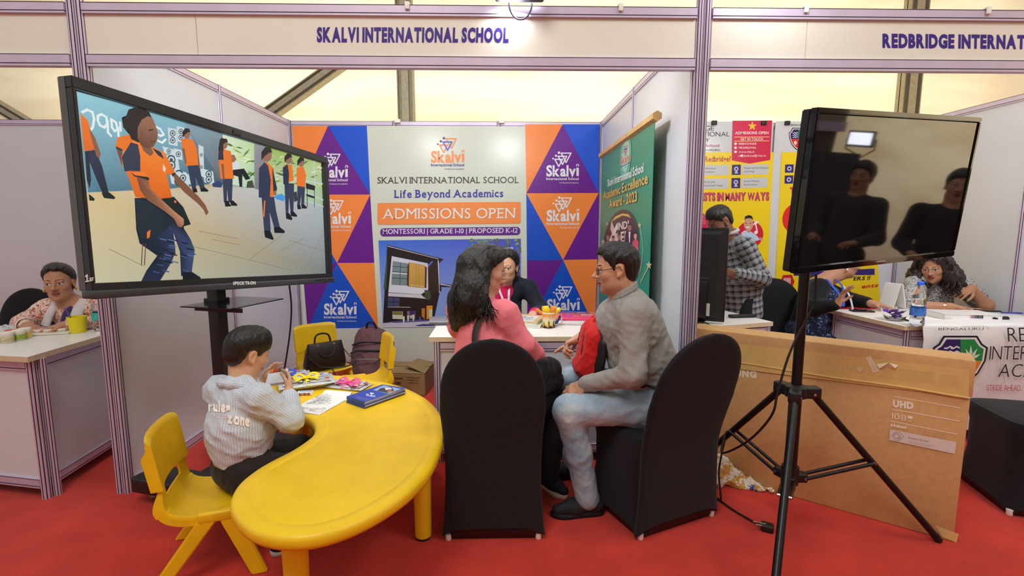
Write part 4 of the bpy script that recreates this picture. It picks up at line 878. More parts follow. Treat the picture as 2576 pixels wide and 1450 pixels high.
# --- the two yellow posters in the right-hand stall
YP = 4.888; YE, GR, RED, NV = rgb(240, 208, 22), rgb(204, 204, 206), rgb(206, 36, 76), rgb(52, 36, 118)
def crest(pc, pts, px=True, quarters=4): pass
def star(pc, x, y, r_, col): pc.poly([(x + r_ * (1 if i % 2 == 0 else .42) * math.sin(i * math.pi / 5), y - r_ * (1 if i % 2 == 0 else .42) * math.cos(i * math.pi / 5)) for i in range(10)], col)
R3 = lambda x, y: (1750 + x * .1724, 290 + y * .1724); R4 = lambda x, y: (1740 + x * .20685, 500 + y * .2069)
def poster(name, label, u0, u1, v1, u1b):
    r = wthing('poster', label, 'poster', tuple(at((u0 + u1) / 2, v1, Y=YP)))
    p0, p1, z0 = at(u0, 305, Y=YP), at(u1, 305, Y=YP), at((u0 + u1) / 2, v1, Y=YP).z
    def fn(u, v): return (p0.x + (p1.x - p0.x) * v, YP + .0025 * math.sin(v * 9 + u * 4) * math.sin(u * 7) - .0, z0 + (p0.z - z0) * u)
    part(sheet(fn, [i / 14 for i in range(15)], [i / 10 for i in range(11)], .0015), 'sheet', mat('glossy_poster_paper', rgb(208, 210, 212), .22, var=.03, bump=.12, bscale=12), r, 60)
    return r
pa = poster('a', 'yellow poster with ADMISSIONS OPEN ribbon behind the man in the checked shirt', 1670, 1946, 782, 0)
pc = Pic((2, YP - .0045, 1.4), (1, 0, 0), (0, 0, 1), .00004)
pc.poly([R3(-420, 538), R3(1135, 538), R4(905, 1300), R4(-320, 1300)], YE)
pc.poly([R3(540, 80), R3(1118, 76), R3(1088, 655), R3(785, 708), R3(525, 660)], RED)
star(pc, *R3(826, 160), 12, rgb(230, 190, 50))
wc = rgb(240, 226, 226)
pc.text('ADMISSIONS OPEN', R3(576, 278), R3(1062, 276), 6.6, wc, bold=.02); pc.line([R3(568, 320), R3(1070, 316)], .006, rgb(240, 200, 120)); pc.line([R3(566, 380), R3(1068, 374)], .006, rgb(240, 200, 120))
pc.text('GET IN TOUCH', R3(655, 367), R3(980, 364), 6, wc, bold=.01)
for t_, y, x1 in (('8884334568', 432, 884), ('9820863456', 490, 880), ('www.rbia.in', 550, 858), ('admissions@rbia.in', 606, 1024)):
    pc.text(t_, R3(628 if y < 600 else 622, y), R3(x1, y - 2), 5, wc, bold=.0)
    q = R3(582 if y < 600 else 672, y - 15); pc.poly([(q[0] + 3.6 * math.cos(t), q[1] + 3.2 * math.sin(t)) for t in [k * math.pi / 6 for k in range(12)]], wc)
dk = rgb(40, 36, 40)
pc.text('REDBRIDGE', R3(-330, 224), R3(270, 222), 12, dk, bold=-.01, space=.14); pc.text('INTERNATIONAL', R3(-330, 310), R3(494, 308), 11.6, dk, bold=-.01, space=.14); pc.text('ACADEMY', R3(-330, 396), R3(204, 394), 10.6, dk, bold=-.01, space=.14)
pc.text('International School', R3(-280, 464), R3(346, 460), 6.4, rgb(190, 30, 70), bold=.0); pc.text('DAY & REGULAR BOARDING', R3(-280, 526), R3(360, 522), 5, dk, bold=-.01)
pc.text('Why Redbridge?', R3(-70, 680), R3(512, 675), 13, rgb(176, 34, 40), bold=.02, space=.08)
for (x0, y0, x1, y1, t1, t2) in ((-60, 730, 495, 880, 'Individual', 'Attention'), (530, 722, 1065, 872, 'Experiential Holistic', 'Learning'), (-70, 928, 488, 1078, 'Social and', 'Emotional Values'), (524, 916, 1052, 1066, 'Award Winning', 'Institution')):
    pc.poly([R3(x0, y0 + 2), R3(x0 + 128, y0), R3(x0 + 124, y1), R3(x0 - 5, y1)], NV); pc.poly([R3(x0 + 145, y0), R3(x1, y0 - 6), R3(x1 - 8, y1 - 8), R3(x0 + 140, y1)], rgb(198, 200, 200))
    q = R3(x0 + 62, y0 + 62); pc.disc(*pc.pp(*q), .022, rgb(196, 190, 214), px=False, inner=.45); pc.poly([R3(x0 + 52, y0 + 95), R3(x0 + 72, y0 + 95), R3(x0 + 90, y0 + 128), R3(x0 + 34, y0 + 128)], rgb(196, 190, 214))
    pc.text(t1, R3(x0 + 180, y0 + 60), R3(x0 + 180 + 17 * len(t1), y0 + 58), 4.6, dk); pc.text(t2, R3(x0 + 180, y0 + 112), R3(x0 + 180 + 17.5 * len(t2), y0 + 110), 4.6, dk)
for d, c in ((5, rgb(70, 20, 40)), (0, rgb(206, 60, 110))): pc.text('TALENT MANIFESTS IN MANY WAYS', R3(-640 + d, 1252 + d), R3(1066 + d, 1236 + d), 18.5, c, bold=.055, space=.07)
q = R4(40, 320); pc.disc(*pc.pp(*q), .135, rgb(206, 36, 80), px=False); q = R4(705, 440); pc.disc(*pc.pp(*q), .136, rgb(206, 30, 56), px=False)
for i in range(8):
    for j in range(5): q = R4(52 + 16 * i, 215 + 22 * j); pc.poly([(q[0] - .9, q[1] - .9), (q[0] + .9, q[1] - .9), (q[0] + .9, q[1] + .9), (q[0] - .9, q[1] + .9)], rgb(226, 160, 170), hold=True)
pc.poly([R4(765, 290), R4(780, 285), R4(806, 410), R4(790, 420)], wc); pc.poly([R4(*[(780 + 22 * math.cos(t)), (412 + 22 * math.sin(t))]) for t in [k * math.pi / 6 for k in range(12)]], wc); pc.poly([R4(740, 330), R4(770, 270), R4(815, 280), R4(800, 300)], wc); pc.poly([R4(600, 290), R4(640, 270), R4(644, 282)], wc)
pc.poly([R4(600, 420), R4(640, 385), R4(720, 400), R4(790, 450), R4(830, 500), R4(760, 520), R4(620, 480)], rgb(190, 206, 232)); pc.poly([R4(670, 370), R4(716, 370), R4(712, 412), R4(676, 410)], rgb(196, 140, 112))
pc.poly([R4(690 + 56 * math.cos(t), 312 + 80 * math.sin(t)) for t in [k * math.pi / 10 for k in range(20)]], rgb(206, 156, 126)); pc.poly([R4(640, 262), R4(650, 216), R4(690, 200), R4(732, 212), R4(748, 262), R4(720, 238), R4(664, 240)], rgb(36, 28, 26))
pc.poly([R4(656, 340), R4(712, 340), R4(700, 358), R4(668, 358)], rgb(236, 226, 220))
for x in (660, 712): pc.poly([R4(x - 12, 296), R4(x + 12, 296), R4(x + 8, 304), R4(x - 8, 304)], rgb(40, 30, 28))
pc.poly([R4(820, 470), R4(866, 480), R4(860, 510), R4(838, 520)], rgb(206, 156, 126))
pc.poly([R4(640, 1070), R4(870, 1062), R4(866, 1168), R4(640, 1174)], rgb(66, 40, 150)); pc.poly([R4(-300, 1216), R4(905, 1200), R4(898, 1302), R4(-300, 1312)], rgb(200, 34, 62)); pc.text('Electronic City', R4(470, 1276), R4(862, 1264), 8.5, wc, bold=.0)
part(pc.mb, 'printing', M_print, pa, color=True, label='printed yellow panel with red ribbon, lettering and portrait')
pb = poster('b', 'yellow poster with the four-colour crest, partly behind the switched-off television', 1951, 2222, 787, 0)
pc = Pic((3, YP - .0045, 1.4), (1, 0, 0), (0, 0, 1), .00004)
ubr = 2218
pc.poly([R3(1256, 536), (2190, 384), (2216, 786), R4(1000, 1380)], YE)
def shield(pc, P, quarters=True, k=1.0):
    out = [(-1, -.52), (-.80, -.66), (-.62, -.98), (.62, -.98), (.80, -.66), (1, -.52), (.92, 0), (.7, .5), (.36, .85), (0, 1.05), (-.36, .85), (-.7, .5), (-.92, 0)]
    for s_, c in ((1.1, (20, 18, 26)), (1.02, (226, 222, 226))): pc.poly([P(x * s_, y * s_) for x, y in out], rgb(*c))
    for q, c in (([(-.93, -.5), (-.75, -.62), (-.56, -.92), (0, -.92), (0, 0), (-.86, 0)], (46, 26, 96)), ([(0, -.92), (.56, -.92), (.75, -.62), (.93, -.5), (.86, 0), (0, 0)], (28, 136, 66)), ([(-.86, 0), (0, 0), (0, .97), (-.33, .79), (-.65, .46)], (206, 40, 46)), ([(0, 0), (.86, 0), (.65, .46), (.33, .79), (0, .97)], (226, 130, 40))): pc.poly([P(*z) for z in q], rgb(*c))
    for i in range(3):
        for dx in (0, .26):
            pc.poly([P(-.66 + dx + .36 * t, -.56 + .2 * i + .05 * math.sin(6 * t + .5) - .04) for t in (0, .33, .66, 1)] + [P(-.66 + dx + .36 * t, -.56 + .2 * i + .05 * math.sin(6 * t + .5) + .03) for t in (1, .66, .33, 0)], rgb(222, 222, 232))
    for an, l_ in ((-55, .42), (-25, .52), (0, .62), (28, .54), (58, .46)):
        t = math.radians(an); dx, dy = math.sin(t), -math.cos(t); bx_, by_ = .40, -.06
        pc.poly([P(bx_, by_), P(bx_ + dx * l_ * .5 - dy * .06, by_ + dy * l_ * .5 + dx * .06), P(bx_ + dx * l_, by_ + dy * l_), P(bx_ + dx * l_ * .5 + dy * .06, by_ + dy * l_ * .5 - dx * .06)], rgb(206, 226, 206))
    for q in ((-.36, .3), (-.46, .38), (-.26, .38), (-.36, .5)): pc.poly([P(q[0] + .1 * math.cos(t), q[1] + .13 * math.sin(t)) for t in [k_ * math.pi / 4 for k_ in range(8)]], rgb(236, 200, 190))
    for q in ((.36, .22), (.24, .42), (.48, .42)): pc.poly([P(q[0] + .12 * math.cos(t), q[1] + .11 * math.sin(t)) for t in [k_ * math.pi / 6 for k_ in range(12)]], rgb(240, 206, 170))
shield(pc, lambda x, y: R3(1500 + 128 * x, 345 + 150 * y)); pc.text('. BENGALURU .', R3(1366, 160), R3(1680, 156), 5.4, dk, bold=-.01)
for x0, y0, t1, t2 in ((1306, 720, 'Mod', 'Airy'), (1300, 880, 'Tech', 'Tea')):
    pc.poly([R3(x0, y0), R3(x0 + 124, y0 - 2), R3(x0 + 120, y0 + 118), R3(x0 - 4, y0 + 120)], NV); pc.poly([R3(x0 + 140, y0), R3(x0 + 520, y0 - 6), R3(x0 + 512, y0 + 108), R3(x0 + 134, y0 + 116)], rgb(214, 216, 200)); pc.disc(*pc.pp(*R3(x0 + 60, y0 + 60)), .022, rgb(206, 200, 220), px=False, inner=.5)
    pc.text(t1, R3(x0 + 170, y0 + 48), R3(x0 + 250, y0 + 46), 4.4, dk); pc.text(t2, R3(x0 + 170, y0 + 98), R3(x0 + 250, y0 + 96), 4.4, dk)
for d, c in ((5, rgb(70, 20, 30)), (0, rgb(214, 50, 70))): pc.text('TALENT', R3(1375 + d, 1140 + d), R3(1800 + d, 1134 + d), 14, c, bold=.055, space=.07)
pc.disc(*pc.pp(*R4(1290, 240)), .155, rgb(222, 40, 36), px=False)
pc.poly([R4(1074, 1020), R4(1110, 930), R4(1216, 926), R4(1250, 1010), R4(1216, 1090), R4(1110, 1096)], rgb(190, 36, 36))
for i in range(5): pc.poly([R4(1120 + 18 * i, 965), R4(1130 + 18 * i, 965), R4(1126 + 18 * i, 1070), R4(1116 + 18 * i, 1070)], wc)
pc.poly([R4(1240, 900), (2200, 676), (2200, 692), R4(1240, 938)], NV); pc.text('ERS !!', (2146, 706), (2188, 704), 9, dk, bold=.03, slant=.2); pc.text('ents', (2166, 726), (2208, 722), 9, rgb(206, 40, 30), bold=.03, slant=.2)
pc.poly([R4(1000, 1300), (2216, 772), (2216, 786), R4(1000, 1378)], rgb(200, 34, 62))
part(pc.mb, 'printing', M_print, pb, color=True, label='printed yellow panel with four-colour crest and red circle')
for u, v, w_ in ((1797, 300, 'left on the ADMISSIONS OPEN poster'), (1922, 300, 'right on the ADMISSIONS OPEN poster'), (1981, 300, 'on the crest poster')):
    p = at(u, v, Y=4.88); m = MB(); m.rbox((p.x, 4.878, 2.412), (.05, .022, .04), .004)
    cl = tag(m.build('binder_clip', M_black, None, 30), 'black binder clip, ' + w_ + ' at the top edge', 'clip', 'binder clips holding the posters')
    m = MB(); m.tube([(p.x - .012, 4.878, 2.43), (p.x - .016, 4.885, 2.46), (p.x - .004, 4.885, 2.468), (p.x + .004, 4.878, 2.43)], .0016, 6); m.tube([(p.x + .006, 4.878, 2.43), (p.x + .01, 4.885, 2.464), (p.x + .02, 4.885, 2.46), (p.x + .014, 4.878, 2.43)], .0016, 6); part(m, 'wire_handle', M_bolt, cl)

# --- white banner over the front of the right counter
ba = wthing('counter_banner', 'creased white school banner hung over the front of the right-hand counter', 'banner', (3.2, 3.08, 0))
YF2 = 3.045
def cb_(u, v):      # u along the drop, v along the counter
    x = 2.70 + 1.0 * v; t = u
    if t < .2: return (x, YF2 + .02 + (.2 - t) / .2 * (.10 + .16 * math.sin(v * 2.4)), .785 + .004 * math.sin(v * 14) + .004)
    s_ = (t - .2) / .8
    return (x, YF2 + .02 - .02 * min(1, s_ * 8) + .008 * math.sin(v * 11 + s_ * 3) * s_, .785 - .70 * s_ + .004)
part(sheet(cb_, [0, .05, .1, .15, .19, .205, .22, .25] + [.3 + .1 * i for i in range(8)], [i / 30 for i in range(31)], .0012), 'sheet', mat('white_banner_cloth', rgb(226, 222, 222), .5, var=.03, bump=.15, bscale=9), ba, 60)
pc = Pic((3.2, YF2 - .011, .5), (1, 0, 0), (0, 0, 1), .0002)
R5 = lambda x, y: (2200 + x * .14596, 800 + y * .14594)
ink = rgb(40, 34, 40)
pc.text('. BENGALURU *', R5(1040, 218), R5(1980, 212), 6.5, ink, bold=-.005, space=.16)
shield(pc, lambda x, y: R5(1480 + 430 * x - 40 * (y > 0) * y, 740 + 400 * y))
pc.text('REDBRIDGE', R5(2290, 410), R5(3900, 400), 36, ink, bold=-.012, space=.14, slant=-.08); pc.text('INTERNATIONAL', R5(1960, 722), R5(3950, 716), 35, ink, bold=-.012, space=.14, slant=.12); pc.text('ACADEMY', R5(2110, 1018), R5(3500, 1020), 33, ink, bold=-.012, space=.14, slant=.2)
pc.text('STRIDE AHEAD,', R5(1920, 1250), R5(2520, 1255), 14.5, rgb(190, 30, 60), bold=-.01, space=.12)
part(pc.mb, 'printing', M_printm, ba, color=True, label='printed crest and thin capital lettering')
# ------------------------------------------------------------------ people: one continuous surface each, grown from blended limbs
class Sdf:
    def __init__(s): s.p = []; s.post = []
    def cap(s, a, b, ra, rb=None, k=.02, col=0, op=1, sq=None):
        a = np.array(a, np.float32); b = np.array(b, np.float32); rb = ra if rb is None else rb; m = max(ra, rb)
        s.p.append(('c', a, b, ra, rb, k, col, op, np.minimum(a, b) - m, np.maximum(a, b) + m, sq)); return s
    def ell(s, c, r, R=None, k=.02, col=0, op=1):
        c = np.array(c, np.float32); r = np.array(r, np.float32) * np.ones(3, np.float32); R = np.eye(3, dtype=np.float32) if R is None else np.array(R, np.float32)
        ext = np.sqrt(((R * r[None, :]) ** 2).sum(1)); s.p.append(('e', c, R, r, 0, k, col, op, c - ext, c + ext, None)); return s
    def chain(s, pts, rs, k=.02, col=0):
        for i in range(len(pts) - 1): s.cap(pts[i], pts[i + 1], rs[i], rs[i + 1], k, col)
        return s
    @staticmethod
    def dist(p, P):
        if p[0] == 'c':
            a, b = p[1], p[2]; ba = b - a; L2 = float((ba * ba).sum()) + 1e-9
            pa = [P[i] - a[i] for i in range(3)]; t = np.clip((pa[0] * ba[0] + pa[1] * ba[1] + pa[2] * ba[2]) / L2, 0, 1)
            d2 = sum((pa[i] - ba[i] * t) ** 2 for i in range(3)); return np.sqrt(d2) - (p[3] + (p[4] - p[3]) * t)
        c, R, r = p[1], p[2], p[3]; q = [P[i] - c[i] for i in range(3)]
        l = [q[0] * R[0, j] + q[1] * R[1, j] + q[2] * R[2, j] for j in range(3)]
        k0 = np.sqrt(sum((l[j] / r[j]) ** 2 for j in range(3))); k1 = np.sqrt(sum((l[j] / r[j] ** 2) ** 2 for j in range(3))) + 1e-6
        return k0 * (k0 - 1) / k1
    def mesh(s, res, fine=(), fres=.003, pad=.02, smooth=1):
        lo = np.min([p[8] for p in s.p if p[7] > 0], 0) - pad; hi = np.max([p[9] for p in s.p if p[7] > 0], 0) + pad
        ax = []
        for i in range(3):
            x = lo[i]; L = [x]; iv = [(f[0][i], f[1][i]) for f in fine]
            while x < hi[i]:
                st = fres if any(a - fres <= x <= b for a, b in iv) else res
                x += st; L.append(x)
            ax.append(np.array(L, np.float32))
        D = np.full([len(a) for a in ax], .05, np.float32)
        for p in s.p:
            m = p[5] + .025
            sl = [slice(max(0, np.searchsorted(ax[i], p[8][i] - m) - 1), np.searchsorted(ax[i], p[9][i] + m) + 1) for i in range(3)]
            if any(q.stop <= q.start for q in sl): continue
            P = np.ix_(ax[0][sl[0]], ax[1][sl[1]], ax[2][sl[2]]); d = Sdf.dist(p, P).astype(np.float32); v = D[tuple(sl)]; k = p[5]
            if p[7] > 0: h = np.maximum(k - np.abs(v - d), 0) / k; D[tuple(sl)] = np.minimum(v, d) - h * h * k * .25
            else: h = np.maximum(k - np.abs(v + d), 0) / k; D[tuple(sl)] = np.maximum(v, -d) + h * h * k * .25
        for fn in s.post: D = fn(np.ix_(*ax), D)
        D[0] = D[-1] = .05; D[:, 0] = D[:, -1] = .05; D[:, :, 0] = D[:, :, -1] = .05
        S = D < 0; n = [len(a) for a in ax]
        cnt = np.zeros([q - 1 for q in n], np.int8)
        for i in (0, 1):
            for j in (0, 1):
                for l in (0, 1): cnt += S[i:n[0] - 1 + i, j:n[1] - 1 + j, l:n[2] - 1 + l]
        I = np.nonzero((cnt > 0) & (cnt < 8)); N = len(I[0]); acc = np.zeros((N, 3)); c = np.zeros(N)
        C = [(i, j, l) for i in (0, 1) for j in (0, 1) for l in (0, 1)]
        for a_ in C:
            for d_ in range(3):
                if a_[d_]: continue
                b_ = tuple(1 if q == d_ else a_[q] for q in range(3))
                da = D[I[0] + a_[0], I[1] + a_[1], I[2] + a_[2]]; db = D[I[0] + b_[0], I[1] + b_[1], I[2] + b_[2]]
                mk = (da < 0) != (db < 0); t = np.where(mk, da / np.where(mk, da - db, 1), 0)
                for q in range(3):
                    pa = ax[q][I[q] + a_[q]]; pb = ax[q][I[q] + b_[q]]; acc[:, q] += np.where(mk, pa + (pb - pa) * t, 0)
                c += mk
        V = acc / c[:, None]
        idx = np.full([q - 1 for q in n], -1, np.int32); idx[I] = np.arange(N); F = []
        for d_ in range(3):
            sa = [slice(None)] * 3; sb = [slice(None)] * 3; sa[d_] = slice(0, n[d_] - 1); sb[d_] = slice(1, n[d_])
            A = S[tuple(sa)]; B = S[tuple(sb)]; e = np.nonzero(A != B); u, v = [(1, 2), (2, 0), (0, 1)][d_]
            def cell(du, dv):
                q = [e[0].copy(), e[1].copy(), e[2].copy()]; q[u] = q[u] - du; q[v] = q[v] - dv; return idx[q[0], q[1], q[2]]
            Q = np.stack([cell(1, 1), cell(0, 1), cell(0, 0), cell(1, 0)], 1); fl = ~A[e]
            Q[fl] = Q[fl][:, ::-1]; F.append(Q[(Q >= 0).all(1)])
        F = np.concatenate(F)
        for _ in range(smooth):
            a2 = np.zeros((N, 3)); c2 = np.zeros(N)
            for i, j in ((0, 1), (1, 2), (2, 3), (3, 0)):
                np.add.at(a2, F[:, i], V[F[:, j]]); np.add.at(c2, F[:, i], 1); np.add.at(a2, F[:, j], V[F[:, i]]); np.add.at(c2, F[:, j], 1)
            V = V * .5 + .5 * a2 / np.maximum(c2, 1)[:, None]
        s.V, s.F = V, F
        return V, F
    def nearest(s, V):
        best = np.full(len(V), 9.0); w_ = np.zeros(len(V), int); P = [V[:, i].astype(np.float32) for i in range(3)]
        for i, p in enumerate(s.p):
            if p[7] < 0: continue
            d = Sdf.dist(p, P); m = d < best; best[m] = d[m]; w_[m] = i
        return w_
    def colors(s, V, pal):
        w_ = s.nearest(V); return np.array([pal[s.p[i][6]] for i in range(len(s.p))])[w_]
    def limb_uv(s, V):
        """cloth coordinates: around and along the nearest limb"""
        w_ = s.nearest(V); out = np.zeros((len(V), 3)); off = 0.0
        for i, p in enumerate(s.p):
            m = w_ == i
            if not m.any(): continue
            q = V[m]
            if p[0] == 'c':
                ba = p[2] - p[1]; L = np.linalg.norm(ba) + 1e-6; z = ba / L; pa = q - p[1]
            else: z = p[2][:, 2]; L = 0; pa = q - p[1]
            x = np.cross([0.31, .9, .2], z); x /= np.linalg.norm(x); y = np.cross(z, x); th = np.arctan2(pa @ y, pa @ x); r_ = np.hypot(pa @ x, pa @ y).mean()
            out[m, 0] = th * r_; out[m, 1] = pa @ z + .137 * i; out[m, 2] = th
        return out

def to_obj(name, V, F, mats, parent, col=None, uv=None, smooth=True):
    me = bpy.data.meshes.new(name); me.vertices.add(len(V)); me.vertices.foreach_set('co', np.asarray(V, np.float32).ravel())
    k = F.shape[1]; me.loops.add(len(F) * k); me.loops.foreach_set('vertex_index', F.ravel().astype(np.int32)); me.polygons.add(len(F))
    me.polygons.foreach_set('loop_start', np.arange(0, len(F) * k, k, dtype=np.int32)); me.update(calc_edges=True); me.validate()
    me.polygons.foreach_set('use_smooth', [True] * len(me.polygons))
    if col is not None:
        a = me.color_attributes.new('Col', 'FLOAT_COLOR', 'POINT'); c4 = np.ones((len(V), 4), np.float32); c4[:, :3] = col; a.data.foreach_set('color', c4.ravel())
    if uv is not None:
        a = me.attributes.new('cloth', 'FLOAT_VECTOR', 'POINT'); a.data.foreach_set('vector', np.asarray(uv, np.float32).ravel())
    for m in (mats if isinstance(mats, (list, tuple)) else [mats]): me.materials.append(m)
    o = bpy.data.objects.new(name, me); COL.objects.link(o)
    off = Vector((0, 0, 0)); r = parent
    while r is not None: off += Vector(r.location); r = r.parent
    o.parent = parent; o.location = -off
    return o

def folds(x):
    return (1 - np.abs(np.sin(x * .5))) ** 2.2 - .28
def noise_disp(amp, wl, seed=0, aniso=(1, 1, 1)):
    r_ = np.random.default_rng(seed); K = [(r_.normal(size=3) / np.array(aniso), r_.uniform(0, 6.28)) for _ in range(7)]
    def fn(P, D):
        n_ = 0
        for kv, ph in K:
            kv = kv / np.linalg.norm(kv) * 2 * math.pi / wl
            n_ = n_ + folds(P[0] * kv[0] + P[1] * kv[1] + P[2] * kv[2] + ph + 1.3 * np.sin(P[2] * kv[0] * .7 + P[0] * kv[1] * .6 + ph * 2))
        return (D - amp * n_ / 2.0).astype(np.float32)
    return fn

class Head:
    """face: +y is where the head looks, +z its crown"""
    def __init__(s, c, yaw, pitch=0, roll=0, size=1.0):
        s.c = np.array(c, float); s.s = size; s.fem = False
        s.R = np.array((Matrix.Rotation(yaw, 3, 'Z') @ Matrix.Rotation(pitch, 3, 'X') @ Matrix.Rotation(roll, 3, 'Y')))
    def w(s, q): return s.c + s.R @ (np.array(q, float) * s.s)
    def loc(s, V): return ((V - s.c) @ s.R) / s.s
    def build(s, S, male=True, fat=1.0, col=0, neck=None, neck_r=.055):
        s.fem = not male; fat = fat if male else fat * .95
        E = lambda c, r, k=.02, op=1: S.ell(s.w(c), np.array(r) * s.s, s.R, k * s.s, col, op)
        Cp = lambda a, b, ra, rb, k=.01: S.cap(s.w(a), s.w(b), ra * s.s, rb * s.s, k * s.s, col)
        E((0, -.014, .036), (.074, .094, .086)); E((0, .03, -.018), (.060 * fat, .058, .084), .03); E((0, .036, -.074), (.046 * fat, .044, .034), .028)
        E((0, .070, -.098), (.018, .015, .014), .022)
        for x in (-1, 1):
            E((x * .040, .054, -.020), (.021, .020, .020), .028); E((x * .046 * fat, .016, -.066), (.016, .028, .022), .025)
            E((x * .031, .098, .004), (.017, .014, .011), .012, -1)
            E((x * .031, .0755, .003), (.0135, .0125, .0115), .003)
            Cp((x * .012, .087, .020), (x * .044, .074, .022), .0085 if male else .006, .006, .012)
            E((x * .012, .093, -.030), (.009, .010, .008), .007)
            E((x * .074, -.008, .0), (.009, .019, .031), .006); E((x * .081, -.004, .004), (.006, .011, .019), .004, -1); E((x * .077, .002, -.026), (.006, .009, .010), .006)
            E((x * .031, .0845, .013), (.015, .005, .0035), .004)
        nl = .006 if male else 0
        nk = 1 if male else .86
        Cp((0, .085, .016), (0, .103 + nl, -.022), .0072 * nk, .0092 * nk, .012); E((0, .107 + nl, -.027), (.0112 * nk, .0105 * nk, .0095 * nk), .008)
        E((0, .090, -.0545), (.0225, .010, .006), .006); E((0, .088, -.0655), (.019, .010, .0075), .006); E((0, .103, -.0600), (.022, .006, .0018), .003, -1)
        if neck is not None: S.cap(s.w((0, -.024, -.055)), neck, neck_r * s.s, neck_r * 1.08 * s.s, .03 * s.s, col); S.cap(s.w((0, .015, -.09)), np.array(neck) + s.R @ np.array((0, .02, 0)), .040 * s.s, neck_r * s.s, .04 * s.s, col)
        return s
    def paint(s, V, C, skin, lip, brow=(.012, .008, .007), stubble=0.0, gaze=0.0, closed=False, bindi=False):
        q = s.loc(V); x, y, z = q[:, 0], q[:, 1], q[:, 2]; ax = np.abs(x); f = y > .03
        inh = (np.abs(x) < .11) & (y < .13) & (y > -.12) & (z < .14) & (z > -.125)
        # warm ears, cheeks; darker lids
        m = inh & f & (ax > .008) & ((x.__abs__() - .031) ** 2 / .020 ** 2 + (z - .005) ** 2 / .013 ** 2 < 1); C[m] = C[m] * .80
        m = inh & f & (((x / .0235) ** 2 + ((z + .0592) / .0115) ** 2) < 1) & (y > .076); C[m] = lip
        m = inh & f & (np.abs(z + .0600) < .0016) & (ax < .0215) & (y > .07); C[m] = np.array(lip) * .35
        if stubble:
            m = inh & (z < -.040 + .25 * np.maximum(0, .03 - y)) & (y > -.01) & ~((((x / .0235) ** 2 + ((z + .0592) / .0115) ** 2) < 1)); C[m] = C[m] * (1 - stubble) + np.array((.03, .028, .03)) * stubble
        bz = .0245 + .0045 * np.sin(np.clip((ax - .011) / .038, 0, 1) * 2.6); m = inh & f & (ax > .011) & (ax < .049) & (np.abs(z - bz) < (.0028 if s.fem else .0042) - .0018 * (ax - .012) / .037); C[m] = brow
        for sx in (-1, 1):
            dx = x - sx * .031; e = (dx / .0150) ** 2 + ((z - .002) / .0068) ** 2
            if closed:
                m = inh & f & (np.abs(dx) < .015) & (np.abs(z + .003 - .002 * (dx / .015) ** 2) < .0022); C[m] = (.015, .01, .01); continue
            m = inh & f & (e < 1.45) & (z > .002); C[m] = (.02, .012, .01)
            m = inh & f & (e < 1); C[m] = (.72, .68, .64)
            m = inh & f & (e < 1) & ((dx - gaze * .006) ** 2 + (z - .003) ** 2 < .0062 ** 2); C[m] = (.016, .009, .007)
        m = inh & f & (ax > .004) & (ax < .011) & (z < -.033) & (z > -.040) & (y > .088); C[m] = C[m] * .35
        if bindi: m = inh & f & (x ** 2 + (z - .034) ** 2 < .003 ** 2); C[m] = (.25, .01, .02)
        return C
    def short_hair(s, res=.0035, line=None, thick=.012, top=.008, seed=1, back=-.075):
        S = Sdf(); S.ell(s.w((0, -.016, .038)), np.array((.076 + thick * .75, .096 + thick, .088 + top)) * s.s, s.R, .01); S.ell(s.w((0, -.050, -.028)), np.array((.060, .049, .054)) * s.s, s.R, .03)
        S.ell(s.w((0, .03, .075)), np.array((.062, .06, .052 + top)) * s.s, s.R, .03)
        line = line or [(-.14, back), (-.06, back), (-.034, -.035), (-.026, .030), (.012, .032), (.018, -.028), (.034, -.022), (.042, .030), (.064, .052), (.078, .068), (.13, .085)]
        LY, LZ = np.array(line).T
        def cut(P, D):
            q = [P[i] - s.c[i] for i in range(3)]; l = [(q[0] * s.R[0, j] + q[1] * s.R[1, j] + q[2] * s.R[2, j]) / s.s for j in range(3)]
            zl = np.interp(l[1], LY, LZ); zl = zl + .012 * np.sin(l[0] * 130) * (l[1] > .05) * .4
            n_ = np.sin(l[0] * 300 + 2 * np.sin(l[1] * 50) + l[2] * 60) * .0010 + np.sin(l[0] * 170 + l[1] * 160 + l[2] * 90) * .0010
            D = D + np.clip(.030 - (l[2] - zl), 0, .030) * .26 * s.s * np.clip(.6 - l[1] * 12, 0, 1)
            return np.maximum(D, (zl - l[2]) * .75 * s.s) .astype(np.float32) + n_.astype(np.float32) * s.s
        S.post.append(cut); return S.mesh(res, smooth=1)

